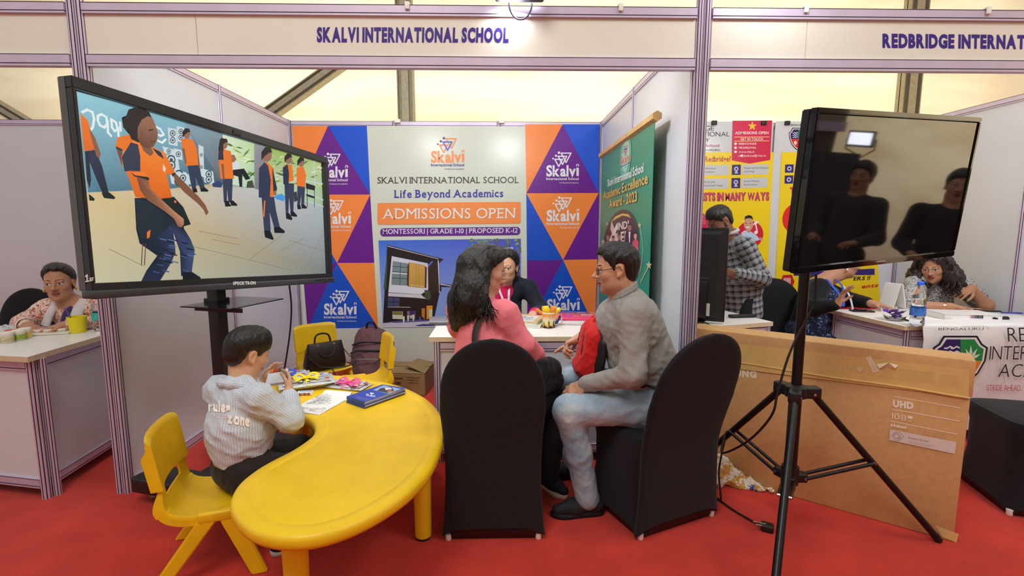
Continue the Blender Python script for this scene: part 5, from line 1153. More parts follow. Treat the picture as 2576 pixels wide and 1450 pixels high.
def orient(d, n):
    d = Vector(d).normalized(); n = Vector(n); n = (n - d * n.dot(d)).normalized(); return d, n, d.cross(n)
def hand(S, wrist, d, n, thumb=1, curl=((.35, .5, .35),) * 4, spread=.10, sc_=1.0, col=0, thumb_curl=.4, thumb_out=.9):
    """wrist point, finger direction d, palm normal n; thumb=+1 puts the thumb on the d x n side"""
    d, n, l = orient(d, n); l = l * thumb; w_ = Vector(wrist); k = .006 * sc_
    kn = []
    for i, (o_, ln) in enumerate(((.027, .080), (.009, .085), (-.009, .081), (-.025, .073))):
        K = w_ + (d * ln + l * o_) * sc_; kn.append(K); S.cap(w_ + l * o_ * .55 * sc_ + d * .012 * sc_, K, .0125 * sc_, .0108 * sc_, .014 * sc_, col)
    S.cap(w_ - d * .01 * sc_, w_ + d * .03 * sc_, .022 * sc_, .02 * sc_, .02 * sc_, col)
    ang0 = (1.5, .5, -.5, -1.5)
    for i, L in enumerate(((.040, .024, .020), (.044, .028, .021), (.041, .026, .021), (.032, .020, .018))):
        p = kn[i]; c = curl[i]; a = 0; base = (d + l * spread * ang0[i]).normalized(); r_ = (.0092, .0085, .0078, .0068) if i < 3 else (.0082, .0074, .0068, .006)
        for j in range(3):
            a += c[j]; q = p + (base * math.cos(a) + n * math.sin(a)) * L[j] * sc_
            S.cap(p, q, r_[j] * sc_, r_[j + 1] * sc_, .004 * sc_, col); p = q
    p = w_ + (d * .022 + l * .024) * sc_; q = p + (d * .62 + l * thumb_out * .72 + n * .35).normalized() * .042 * sc_; S.cap(p, q, .0135 * sc_, .0108 * sc_, .012 * sc_, col)
    t = q + (d * .85 + l * .30 * thumb_out + n * thumb_curl).normalized() * .030 * sc_; S.cap(q, t, .0102 * sc_, .0092 * sc_, .004 * sc_, col)
    u = t + (d * .9 + l * .05 + n * (thumb_curl + .25)).normalized() * .024 * sc_; S.cap(t, u, .0092 * sc_, .0072 * sc_, .004 * sc_, col)
    return kn
def hbox(*pts, r=.1): a = np.array([tuple(p) for p in pts]); return (a.min(0) - r, a.max(0) + r)

M_skin = mat('skin', (1, 1, 1), .5, var=.05, scale=40, spec=.35, attr='Col', bump=.04, bscale=300)
_pp = M_skin.node_tree.nodes['Principled BSDF']; _pp.inputs['Subsurface Weight'].default_value = 0.0
def cloth(name, c, rough=.8, pattern=None, bump=.15, bscale=60, **kw):
    m = mat(name, c, rough, var=.05, scale=12, bump=bump, bscale=bscale, spec=.2, sheen=.08, **kw)
    if pattern:
        nt = m.node_tree; hv = [x for x in nt.nodes if x.type == 'HUE_SAT'][0]; at_ = nt.nodes.new('ShaderNodeAttribute'); at_.attribute_name = 'cloth'
        pattern(nt, at_.outputs['Vector'], hv.inputs['Color'])
    return m
def _math(nt, op, a, b=None):
    n_ = nt.nodes.new('ShaderNodeMath'); n_.operation = op
    for i, x in enumerate((a, b)):
        if x is None: continue
        if hasattr(x, 'links'): nt.links.new(x, n_.inputs[i])
        else: n_.inputs[i].default_value = x
    return n_.outputs[0]
def _mix(nt, f, a, b):
    n_ = nt.nodes.new('ShaderNodeMix'); n_.data_type = 'RGBA'
    for sck, x in ((n_.inputs[0], f), (n_.inputs[6], a), (n_.inputs[7], b)):
        if hasattr(x, 'links'): nt.links.new(x, sck)
        else: sck.default_value = x if isinstance(x, (int, float)) else (*x, 1)
    return n_.outputs[2]
def stripes(base, line, freq, width):
    def f(nt, vec, out):
        sp = nt.nodes.new('ShaderNodeSeparateXYZ'); nt.links.new(vec, sp.inputs[0])
        s_ = _math(nt, 'LESS_THAN', _math(nt, 'FRACT', _math(nt, 'MULTIPLY', sp.outputs[0], freq)), width); nt.links.new(_mix(nt, s_, base, line), out)
    return f
def plaid(base, dark, light, fu, fv):
    def f(nt, vec, out):
        sp = nt.nodes.new('ShaderNodeSeparateXYZ'); nt.links.new(vec, sp.inputs[0]); c = base
        for ax_, fr in ((0, fu), (1, fv)):
            t = _math(nt, 'FRACT', _math(nt, 'MULTIPLY', sp.outputs[ax_], fr))
            c = _mix(nt, _math(nt, 'MULTIPLY', _math(nt, 'LESS_THAN', _math(nt, 'ABSOLUTE', _math(nt, 'SUBTRACT', t, .5)), .22), .45), c, light)
            c = _mix(nt, _math(nt, 'MULTIPLY', _math(nt, 'LESS_THAN', t, .17), .75), c, dark)
        nt.links.new(c, out)
    return f
def blotch(cols, scale, thr=(.42, .5, .58)):
    def f(nt, vec, out):
        tc = nt.nodes.new('ShaderNodeTexCoord'); c = cols[0]
        for i, q in enumerate(cols[1:]):
            nz = nt.nodes.new('ShaderNodeTexNoise'); nz.inputs['Scale'].default_value = scale * (1 + .23 * i); nz.inputs['Detail'].default_value = 3; nz.inputs['Distortion'].default_value = 1.2
            mp = nt.nodes.new('ShaderNodeMapping'); mp.inputs['Location'].default_value = (3.1 * i, 1.7 * i, .9 * i); nt.links.new(tc.outputs['Object'], mp.inputs[0]); nt.links.new(mp.outputs[0], nz.inputs['Vector'])
            c = _mix(nt, _math(nt, 'GREATER_THAN', nz.outputs['Fac'], thr[i % len(thr)]), c, q)
        nt.links.new(c, out)
    return f
def hair_mat(name, c, rough=.38):
    if name in _mats: return _mats[name]
    m = mat(name, c, rough, var=.35, scale=90, bump=.5, bscale=240, spec=.6); return m
M_hair = hair_mat('black_hair', rgb(24, 20, 20)); M_hair2 = hair_mat('dark_brown_hair', rgb(40, 28, 26))
def streaks(m, sc3=(160, 160, 14), strength=.55):
    nt = m.node_tree; bs = nt.nodes['Principled BSDF']; tc = nt.nodes.new('ShaderNodeTexCoord'); mp = nt.nodes.new('ShaderNodeMapping'); mp.inputs['Scale'].default_value = sc3
    nz = nt.nodes.new('ShaderNodeTexNoise'); nz.inputs['Scale'].default_value = 1; nz.inputs['Detail'].default_value = 3; nt.links.new(tc.outputs['Object'], mp.inputs[0]); nt.links.new(mp.outputs[0], nz.inputs['Vector'])
    bp = [x for x in nt.nodes if x.type == 'BUMP'][0]; nt.links.new(nz.outputs['Fac'], bp.inputs['Height']); bp.inputs['Strength'].default_value = strength
streaks(M_hair); streaks(M_hair2)
def locks(name, paths, r, mat_, parent, n=5, extra=None):
    """hair locks: tapering curved tubes, one mesh"""
    m = MB()
    for p in paths:
        k = len(p); m.tube(p, [r * (.06 + .94 * max(0, math.sin(math.pi * min(1, .14 + .86 * i / (k - 1)))) ** .6) for i in range(k)], n)
    if extra is not None:
        V, F = extra; m.add([tuple(v) for v in V], [tuple(int(i) for i in f) for f in F])
    return part(m, name, mat_, parent, 80)
def finish_body(S, root, head=None, res=.008, fine=(), fres=.003, skin=(.3, .15, .09), lip=(.22, .07, .06), **paint):
    V, F = S.mesh(res, fine, fres); C = np.tile(np.array(skin, float), (len(V), 1))
    if head: C = head.paint(V, C, skin, lip, **paint)
    return to_obj('body', V, F, M_skin, root, col=C)
def garment(name, S, root, m, res=.009, uv=True, smooth=1, label=None, fine=(), fres=.004):
    V, F = S.mesh(res, fine, fres, smooth=smooth); o = to_obj(name, V, F, m, root, uv=S.limb_uv(V) if uv else None); return tag(o, label)
SK_M = rgb(204, 154, 122); SK_B = rgb(212, 166, 134); SK_D = rgb(130, 92, 72); SK_F = rgb(184, 134, 104); SK_F2 = rgb(204, 158, 128)
def shoe(root, heel, toe, mu, ms, w_=.046, h_=.075, name='shoe', label=None, z=0.0):
    heel = Vector((heel[0], heel[1], z)); toe = Vector((toe[0], toe[1], z)); d = (toe - heel); L = d.length; d.normalize(); s_ = Vector((-d.y, d.x, 0))
    T = lambda x, y, z_=0: heel + d * x * L + s_ * y + Vector((0, 0, z_))
    S = Sdf(); S.cap(T(.14, 0, .045), T(.55, .004, .042), .036, .036, .03); S.cap(T(.55, .004, .040), T(.88, .004, .034), .038, .026, .03); S.cap(T(.16, 0, .055), T(.24, 0, h_ + .012), .034, .036, .03); S.cap(T(.24, 0, .07), T(.62, 0, .050), .030, .026, .03)
    V, F = S.mesh(.006, smooth=1); V[:, 2] = np.maximum(V[:, 2], z + .012); o = to_obj(name, V, F, mu, root); tag(o, label)
    pts = [T(x, y) for x, y in ((0, 0), (.04, -.026), (.2, -.036), (.45, -.038), (.75, -.044), (.93, -.026), (1, 0), (.93, .028), (.75, .046), (.45, .038), (.2, .036), (.04, .026))]
    pl = [Vector((p.x, p.y)) for p in spline([(p.x, p.y) for p in pts], 3)]; m = MB(); m.rings([[Vector((p.x, p.y, z + zz)) for p in offset(pl, q)] for q, zz in ((.004, 0), (0, .004), (0, .020), (.003, .024))])
    k = part(m, 'sole', ms, o, 50); off = Vector((0, 0, 0)); return o
M_rub = mat('black_rubber', rgb(22, 22, 24), .7); M_shoe = mat('black_knit_shoe', rgb(28, 30, 36), .75, bump=.2, bscale=200)
M_denim = cloth('pale_blue_denim', (1, 1, 1), .85, bump=.18, bscale=45)
def denim_pat(c0, c1, c2):
    def f(nt, vec, out):
        tc = nt.nodes.new('ShaderNodeTexCoord'); nz = nt.nodes.new('ShaderNodeTexNoise'); nz.inputs['Scale'].default_value = 7; nz.inputs['Detail'].default_value = 6
        nt.links.new(tc.outputs['Object'], nz.inputs['Vector']); cr = nt.nodes.new('ShaderNodeValToRGB'); cr.color_ramp.elements[0].position = .3; cr.color_ramp.elements[0].color = (*c0, 1); cr.color_ramp.elements[1].position = .7; cr.color_ramp.elements[1].color = (*c2, 1)
        e = cr.color_ramp.elements.new(.5); e.color = (*c1, 1); nt.links.new(nz.outputs['Fac'], cr.inputs[0]); nt.links.new(cr.outputs[0], out)
    return f
def add_pattern(m, pattern):
    nt = m.node_tree; hv = [x for x in nt.nodes if x.type == 'HUE_SAT'][0]; at_ = nt.nodes.new('ShaderNodeAttribute'); at_.attribute_name = 'cloth'; pattern(nt, at_.outputs['Vector'], hv.inputs['Color'])
add_pattern(M_denim, denim_pat(rgb(110, 136, 160), rgb(156, 176, 192), rgb(196, 206, 210)))
M_grey = cloth('grey_shirt_cloth', rgb(156, 154, 150), .8, bump=.22, bscale=28)

# ------------------------------------------------------------------ the man in the grey shirt, sitting sideways
man = wthing('person', 'man in grey shirt, pale jeans and glasses sitting sideways, pointing at the counter', 'person', (.66, 2.36, .47), 'visitors at the middle counter')
hd = Head((.550, 2.355, 1.216), math.radians(83), math.radians(-6), 0, .98)
Lsh, Rsh = Vector((.602, 2.215, 1.020)), Vector((.650, 2.53, 1.015)); Lel, Lwr = Vector((.590, 2.15, .755)), Vector((.400, 2.29, .668)); Rel, Rwr = Vector((.575, 2.66, .79)), Vector((.425, 2.63, .815))
pel = Vector((.715, 2.365, .575)); Lh, Rh = Vector((.70, 2.275, .565)), Vector((.70, 2.46, .565)); Lk, Rk = Vector((.318, 2.265, .545)), Vector((.40, 2.62, .60)); La, Ra = Vector((.418, 2.285, .11)), Vector((.40, 2.66, .11))
S = Sdf(); hd.build(S, True, 1.08, neck=(.618, 2.372, 1.055), neck_r=.057)
S.cap(pel, (.69, 2.37, .75), .11, .12, .06).cap((.69, 2.37, .75), (.635, 2.375, .96), .12, .12, .06).cap(Lsh, Rsh, .05, .05, .05)
S.chain([Lsh, Lel, Lwr], [.048, .040, .027], .03).chain([Rsh, Rel, Rwr], [.048, .040, .027], .03)
S.chain([Lh, Lk, La], [.07, .05, .036], .04).chain([Rh, Rk, Ra], [.07, .05, .036], .04)
hand(S, Lwr, (-.80, .30, -.45), (.3, .5, -.8), 1, ((.25, .5, .4),) * 4)
hand(S, Rwr, (-.86, .10, -.42), (-.35, -.25, -.9), -1, ((.02, .10, .08), (.85, .9, .5), (1.0, 1.0, .6), (1.05, 1.0, .6)), thumb_curl=.5)
finish_body(S, man, hd, .009, [hbox(hd.c, r=.135), hbox(Lwr, Lwr + Vector((-.16, .04, -.09)), r=.05), hbox(Rwr, Rwr + Vector((-.18, .0, -.1)), r=.05)], .003, SK_M, rgb(150, 88, 78), stubble=.16, gaze=.0)
V, F = hd.short_hair(line=[(-.14, -.085), (-.06, -.085), (-.036, -.04), (-.028, .028), (.010, .030), (.016, -.030), (.032, -.026), (.040, .038), (.058, .062), (.070, .082), (.13, .096)], top=.008, thick=.007)
to_obj('hair', V, F, M_hair, man)
# glasses
g = MB(); R3_ = Matrix([list(r) for r in hd.R])
for x in (-.031, .031):
    c = Vector(hd.w((x, .098, .002))); ring = [Vector(hd.w((x + .0215 * math.cos(a), .0965 - .006 * abs(math.cos(a)) * (1 if x * math.cos(a) > 0 else .0), .001 + .0165 * math.sin(a)))) for a in [2 * math.pi * i / 20 for i in range(21)]]
    g.tube(ring, .0013, 6)
    g.tube([hd.w((math.copysign(.052, x), .090, .006)), hd.w((math.copysign(.078, x), .04, .010)), hd.w((math.copysign(.083, x), -.004, .016)), hd.w((math.copysign(.081, x), -.020, -.004))], .0014, 6)
g.tube([hd.w((-.010, .099, .004)), hd.w((0, .103, .008)), hd.w((.010, .099, .004))], .0013, 6)
part(g, 'glasses', mat('dark_wire', rgb(52, 44, 42), .35, .7), man, 60)
S = Sdf(); S.cap(pel + Vector((-.01, 0, .03)), (.685, 2.37, .78), .138, .142, .08).cap((.685, 2.37, .78), (.630, 2.375, .95), .142, .135, .08).cap((.632, 2.30, .95), (.600, 2.46, .95), .115, .115, .08)
S.cap(Lsh + Vector((.005, .03, .0)), Rsh + Vector((.005, -.03, 0)), .066, .066, .06).cap((.622, 2.372, 1.03), (.610, 2.37, 1.075), .072, .066, .05)
S.chain([Lsh, Lel + Vector((0, 0, 0)), Lwr], [.070, .056, .042], .035).chain([Rsh, Rel, Rwr + Vector((.02, 0, 0))], [.070, .056, .042], .035)
for i in range(3): t = .2 + .22 * i; S.cap(Lsh.lerp(Lel, .70 + .1 * i) + Vector((-.045, -.01, 0)), Lsh.lerp(Lel, .72 + .1 * i) + Vector((.03, -.045, .01)), .012, .010, .03)
S.post.append(noise_disp(.0042, .085, 4, (1, 1, 2.2))); S.post.append(noise_disp(.0022, .034, 9, (1.6, 1, 1)))
garment('shirt', S, man, M_grey, .007, label='grey long-sleeved shirt')
S = Sdf(); cn = [Vector(hd.w((.060 * math.cos(a), -.028 + .058 * math.sin(a), -.118 - .028 * math.sin(a)))) for a in [2 * math.pi * i / 18 for i in range(19)]]
for a, b in zip(cn[:-1], cn[1:]): S.cap(a, b, .010, .010, .006); S.cap(a + Vector((0, 0, .02)), b + Vector((0, 0, .02)), .006, .006, .012)
garment('collar', S, man, M_grey, .005)
S = Sdf(); S.cap(Lh + Vector((.01, .03, .0)), Rh + Vector((.01, -.03, 0)), .125, .125, .05).cap((.73, 2.30, .55), (.73, 2.43, .55), .115, .115, .05).chain([Lh, Lk], [.098, .076], .05).chain([Lk, Lk.lerp(La, .5), La + Vector((0, 0, -.02))], [.074, .064, .060], .03)
S.chain([Rh, Rk], [.098, .076], .05).chain([Rk, Rk.lerp(Ra, .5), Ra + Vector((0, 0, -.02))], [.074, .064, .060], .03)
S.post.append(noise_disp(.0035, .07, 21)); S.post.append(noise_disp(.002, .03, 22, (1, 1, 2)))
garment('jeans', S, man, M_denim, .008, label='pale washed blue jeans')
m = MB(); m.tube([Vector((.705 + .150 * math.cos(a), 2.368 + .150 * math.sin(a), .675 - .035 * math.cos(a))) for a in [2 * math.pi * i / 32 for i in range(33)]], .017, 8, flat=.35); part(m, 'belt', M_black, man, 60)
m = MB(); m.rbox((.63, 2.225, .69), (.075, .03, .035), .008, -.3); part(m, 'belt_pouch', M_black, man, 40)
shoe(man, (.505, 2.30), (.235, 2.275), M_shoe, M_rub); shoe(man, (.50, 2.68), (.235, 2.64), M_shoe, M_rub)
# --- red backpack on his lap
bp = wthing('backpack', 'red backpack standing on the lap of the man in the grey shirt', 'bag', (.49, 2.46, .66))
M_redbag = cloth('red_nylon', rgb(204, 38, 36), .6, bump=.25, bscale=24); a0 = Vector((.455, 2.50, .645)); u_ = Vector((.10, -.02, 1)).normalized()
S = Sdf(); S.cap(a0 + Vector((0, -.08, .06)), a0 + Vector((0, -.08, .06)) + u_ * .16, .062, .055, .05).cap(a0 + Vector((0, .06, .06)), a0 + Vector((0, .06, .06)) + u_ * .17, .062, .055, .05).cap(a0 + Vector((0, 0, .06)), a0 + Vector((0, 0, .05)) + u_ * .20, .07, .055, .05).cap(a0 + Vector((-.04, -.05, .05)), a0 + Vector((-.04, .05, .05)), .042, .042, .03)
S.post.append(noise_disp(.004, .05, 31)); V, F = S.mesh(.006); to_obj('body', V, F, M_redbag, bp)
m = MB(); q = a0 + Vector((.012, -.140, .05)); m.tube(spline([q, q + u_ * .08 + Vector((.008, -.004, 0)), q + u_ * .16 + Vector((.008, .004, 0)), q + u_ * .22 + Vector((0, .03, 0))], 6, False), [.03] * 7 + [.028] * 6 + [.018] * 6, 10, flat=.5); part(m, 'side_panel', M_black, bp, 60)
m = MB(); m.tube(spline([a0 + Vector((-.055, -.07, .04)), a0 + Vector((-.05, -.06, .17)), a0 + Vector((-.03, -.03, .25)), a0 + Vector((-.03, .05, .26)), a0 + Vector((-.05, .08, .17))], 6, False), .004, 6); part(m, 'zip', mat('dark_red_zip', rgb(120, 16, 18), .5), bp, 60)
m = MB(); m.tube(spline([a0 + Vector((0, -.03, .27)), a0 + Vector((.02, -.02, .31)), a0 + Vector((.02, .03, .31)), a0 + Vector((0, .05, .27))], 5, False), .008, 8); part(m, 'handle', M_redbag, bp, 60)
# ------------------------------------------------------------------ the woman in pink, seen from behind
P = lambda u, v, y: at(u, v, Y=y)
def dirz(deg): t = math.radians(deg); return Vector((-math.sin(t), math.cos(t), 0))
pk = wthing('person', 'woman in pink sweatshirt with long black hair, seated with her back to us', 'person', (-.03, 2.36, .47), 'visitors at the middle counter')
hp = Head((-.078, 2.47, 1.205), math.radians(-80), math.radians(-12), math.radians(0), .97)
Rs, Ls = Vector((.012, 2.365, .995)), Vector((-.215, 2.53, .985)); Re, Rw = Vector((.100, 2.36, .845)), Vector((.178, 2.44, .775)); Le, Lw = Vector((-.24, 2.72, .86)), Vector((-.05, 2.80, .83))
pel = Vector((-.05, 2.37, .575)); Rh, Lh = Vector((.03, 2.33, .565)), Vector((-.09, 2.43, .565)); Rk, Lk = Vector((.275, 2.53, .515)), Vector((.06, 2.66, .52)); Ra, La = Vector((.255, 2.50, .10)), Vector((.05, 2.62, .10))
S = Sdf(); hp.build(S, False, 1.08, neck=(-.115, 2.445, 1.05), neck_r=.050)
S.cap(pel, (-.09, 2.42, .95), .10, .10, .05).cap(Rs, Ls, .05, .05, .05).chain([Rs, Re, Rw], [.045, .036, .024], .03).chain([Ls, Le, Lw], [.045, .036, .024], .03).chain([Rh, Rk, Ra], [.07, .05, .035], .04).chain([Lh, Lk, La], [.07, .05, .035], .04)
hand(S, Rw + Vector((.012, .008, -.012)), (.35, .25, -.85), (.1, .8, .2), -1, ((.15, .25, .2),) * 4, sc_=.92); hand(S, Lw, (.9, .3, -.1), (0, 0, -1), 1, sc_=.92)
finish_body(S, pk, hp, .010, [hbox(hp.c, r=.13), hbox(Rw, Rw + Vector((.07, .05, -.16)), r=.045)], .003, SK_F2, rgb(164, 96, 88), gaze=-.3)
M_pink = cloth('pink_sweatshirt', rgb(238, 128, 138), .9, bump=.2, bscale=180)
S = Sdf(); S.cap(pel + Vector((0, 0, .0)), (-.075, 2.40, .76), .150, .140, .08).cap((-.075, 2.40, .76), (-.11, 2.44, .93), .140, .115, .08).cap(Rs, Ls, .068, .066, .06).cap((-.115, 2.44, 1.0), (-.115, 2.445, 1.035), .075, .062, .05)
S.chain([Rs, Re, Rw], [.066, .056, .042], .035).cap(Rw - Vector((.02, .02, -.003)), Rw, .040, .036, .01).chain([Ls, Le, Lw], [.072, .060, .042], .035)
for t in (.15, .3, .45, .6, .75): q = Re.lerp(Rw, t); S.cap(q + Vector((0, -.035, -.03)), q + Vector((.01, -.02, .045)), .012, .012, .022)
S.post.append(noise_disp(.0036, .10, 41)); S.post.append(noise_disp(.002, .04, 42))
garment('sweatshirt', S, pk, M_pink, .008, label='pink sweatshirt')
M_bjean = cloth('black_denim', rgb(38, 40, 46), .85, bump=.15, bscale=60)
S = Sdf(); S.cap(Rh, Lh, .12, .12, .05).chain([Rh, Rk], [.098, .074], .05).chain([Rk, Rk.lerp(Ra, .5), Ra], [.072, .062, .050], .03).chain([Lh, Lk], [.098, .074], .05).chain([Lk, La], [.072, .05], .03); S.post.append(noise_disp(.003, .06, 43))
garment('jeans', S, pk, M_bjean, .009, label='black jeans')
M_tan = mat('pale_sole', rgb(226, 196, 176), .6); shoe(pk, (.20, 2.60), (.335, 2.42), M_shoe, M_tan, label='black shoe with pale sole'); shoe(pk, (.02, 2.70), (.16, 2.52), M_shoe, M_tan)
# hair: a mass over the back plus wavy locks
S = Sdf(); HR = hp.R; S.ell(hp.w((0, -.018, .042)), np.array((.090, .104, .094)) * .97, HR, .02); S.ell(hp.w((0, .036, .076)), np.array((.066, .058, .052)) * .97, HR, .03)
mass = [hp.w((.02, -.080, .0)), (-.150, 2.405, 1.11), (-.178, 2.385, 1.035), (-.195, 2.375, 1.0)]
S.chain(mass, [.080, .085, .082, .052], .05); S.cap(hp.w((.070, -.03, .0)), (-.085, 2.36, 1.08), .030, .035, .04).cap((-.085, 2.36, 1.08), (-.10, 2.32, 1.01), .035, .022, .04); S.cap(hp.w((.076, -.02, -.01)), hp.w((.066, -.03, -.09)), .018, .020, .02); S.cap(hp.w((-.076, .0, .0)), (-.19, 2.50, 1.02), .03, .04, .04); S.cap((-.20, 2.40, 1.06), (-.225, 2.40, .93), .05, .03, .04)
def faceout(Pg, D):
    q = [Pg[i] - hp.c[i] for i in range(3)]; l = [(q[0] * HR[0, j] + q[1] * HR[1, j] + q[2] * HR[2, j]) / hp.s for j in range(3)]
    zl = np.interp(l[1], [-.2, .004, .016, .052, .076, .13], [-.6, -.6, .015, .052, .078, .098]); return np.maximum(D, (zl - l[2]) * .8).astype(np.float32)
S.post += [faceout, noise_disp(.004, .05, 51, (.6, .6, 3))]; extra = S.mesh(.006)
rr = random.Random(5); paths = []
for i in range(230):
    t = rr.random(); side = rr.uniform(-1, 1); a_ = rr.uniform(-2.7, -.35) if rr.random() < .8 else rr.uniform(-.4, .1)
    st = Vector(hp.w((.02 + .075 * math.cos(a_) * .55, .01 + .085 * math.sin(a_) * .5, .128))); ear = Vector(hp.w((.094 * math.cos(a_), -.02 + .108 * math.sin(a_), .012)))
    if a_ > -.6: ear = Vector(hp.w((.084, -.03, .012)))
    ang = rr.uniform(0, 6.28); e0 = Vector((-.165, 2.385, 1.07)) + Vector((rr.uniform(-.07, .085), -.05 + rr.uniform(-.03, .05), rr.uniform(-.02, .03))); e1 = Vector((-.185, 2.37, .975)) + Vector((rr.uniform(-.08, .09), -.050 + rr.uniform(-.01, .03), rr.uniform(-.035, .05)))
    if rr.random() < .16: e0 = Vector((-.075 + rr.uniform(-.02, .02), 2.335, 1.06)); e1 = Vector((-.05 + rr.uniform(-.05, .045), 2.27 + rr.uniform(-.01, .02), 1.0 + rr.uniform(-.05, .03)))
    pts = spline([st, st.lerp(ear, .55) + (st.lerp(ear, .55) - Vector(hp.c)).normalized() * .018, ear, e0, e1], 7, False); w_ = rr.uniform(.004, .011); ph = rr.uniform(0, 6); f_ = rr.uniform(.45, .8)
    for j, q in enumerate(pts):
        k_ = max(0, (j - 10) / 18); q += Vector((math.sin(f_ * j + ph), math.cos(f_ * j * .9 + ph) * .5, .4 * math.sin(f_ * j * 1.1))) * w_ * k_ * 1.5
    paths.append(pts)
locks('hair', paths, .0036, M_hair, pk, 4, extra)
S = Sdf(); sp = [Vector(q) for q in ((-.03, 2.40, 1.055), (-.10, 2.345, 1.00), (-.13, 2.272, .90), (-.10, 2.245, .80), (-.02, 2.225, .70), (.06, 2.25, .63))]
m = MB(); m.tube(spline(sp, 6, False), .019, 8, flat=.22); hb = wthing('shoulder_bag', 'black shoulder bag on the lap of the woman in pink, its strap across her back', 'bag', (.21, 2.40, .60))
part(m, 'strap', mat('dark_strap', rgb(52, 50, 46), .7), hb, 60)
S.cap((.175, 2.36, .70), (.255, 2.46, .70), .050, .050, .02).cap((.175, 2.36, .635), (.265, 2.47, .635), .055, .055, .02).cap((.20, 2.36, .755), (.235, 2.43, .745), .022, .022, .03); S.post.append(noise_disp(.004, .05, 61)); V, F = S.mesh(.006); to_obj('body', V, F, cloth('black_bag_cloth', rgb(26, 26, 30), .7, bump=.3, bscale=30), hb)

# ------------------------------------------------------------------ the woman in navy behind the middle counter
nv = wthing('person', 'woman in navy blazer and magenta top seated behind the middle counter', 'person', (.03, 3.68, .47), 'staff behind the counters')
hn = Head((.040, 3.56, 1.135), math.radians(160), math.radians(-8), math.radians(-6), .96)
Ls, Rs = Vector((.195, 3.64, .965)), Vector((-.16, 3.68, .965)); Le, Lw = Vector((.29, 3.56, .80)), Vector((.215, 3.33, .825)); Re, Rw = Vector((-.24, 3.55, .80)), Vector((-.10, 3.30, .82))
S = Sdf(); hn.build(S, False, 1.05, neck=(.015, 3.63, 1.0), neck_r=.047); S.cap((.02, 3.68, .58), (.015, 3.66, .92), .10, .10, .05).cap(Ls, Rs, .045, .045, .05).chain([Ls, Le, Lw], [.042, .035, .024], .03).chain([Rs, Re, Rw], [.042, .035, .024], .03)
hand(S, Lw, (-.55, -.72, -.28), (0, -.25, -.95), 1, ((.25, .45, .35), (.3, .5, .4), (.3, .5, .4), (.25, .45, .4)), sc_=1.0); hand(S, Rw, (.8, -.3, -.1), (0, 0, -1), -1)
S.chain([(-.02, 3.62, .56), (-.06, 3.42, .52), (-.06, 3.42, .1)], [.07, .05, .04], .03).chain([(.08, 3.62, .56), (.10, 3.42, .52), (.10, 3.42, .1)], [.07, .05, .04], .03)
finish_body(S, nv, hn, .012, [hbox(hn.c, r=.13), hbox(Lw, Lw + Vector((-.1, -.13, -.04)), r=.04)], .0032, SK_F2, rgb(176, 100, 92), gaze=-.5)
V, F = hn.short_hair(.004, line=[(-.14, -.09), (-.03, -.07), (-.02, -.03), (.02, -.01), (.035, .045), (.05, .075), (.065, .092), (.078, .105), (.13, .12)], thick=.007, top=.006); S = Sdf(); S.cap(hn.w((-.02, -.10, -.03)), hn.w((.0, -.07, -.11)), .042, .03, .02); V2, F2 = S.mesh(.006); to_obj('hair', np.concatenate([V, V2]), np.concatenate([F, F2 + len(V)]), M_hair, nv)
M_navy = cloth('navy_blazer', rgb(30, 34, 46), .75, bump=.1, bscale=50); M_mag = cloth('magenta_top', rgb(206, 28, 92), .75, bump=.1)
S = Sdf(); S.cap((.02, 3.68, .56), (.018, 3.67, .9), .135, .125, .06).cap(Ls, Rs, .060, .060, .06).cap((.10, 3.66, 1.0), (.015, 3.66, 1.03), .05, .045, .05).cap((-.07, 3.66, 1.0), (.0, 3.66, 1.03), .05, .045, .05).chain([Ls, Le, Le.lerp(Lw, .72)], [.064, .056, .048], .035).chain([Rs, Re, Re.lerp(Rw, .75)], [.064, .056, .046], .035)
S.cap((.005, 3.52, 1.02), (.005, 3.52, .72), .030, .050, .02, op=-1); S.post.append(noise_disp(.003, .08, 71)); garment('blazer', S, nv, M_navy, .008, label='dark navy blazer')
S = Sdf(); S.cap((.015, 3.66, .60), (.010, 3.645, .94), .115, .105, .05).cap((.010, 3.62, .93), (.012, 3.63, .98), .06, .048, .04).cap(Le.lerp(Lw, .70), Le.lerp(Lw, .93), .046, .040, .01); garment('top', S, nv, M_mag, .008, label='magenta top with sleeve cuff showing')
m = MB(); m.tube(spline([(.055, 3.62, 1.01), (.050, 3.545, .96), (.045, 3.522, .88), (.040, 3.52, .80)], 5, False), .009, 6, flat=.25); m.tube(spline([(-.035, 3.60, 1.01), (-.02, 3.535, .96), (.02, 3.515, .86), (.038, 3.515, .80)], 5, False), .009, 6, flat=.25); part(m, 'lanyard', mat('printed_lanyard', rgb(206, 200, 204), .5, var=.3, scale=60), nv, 60)

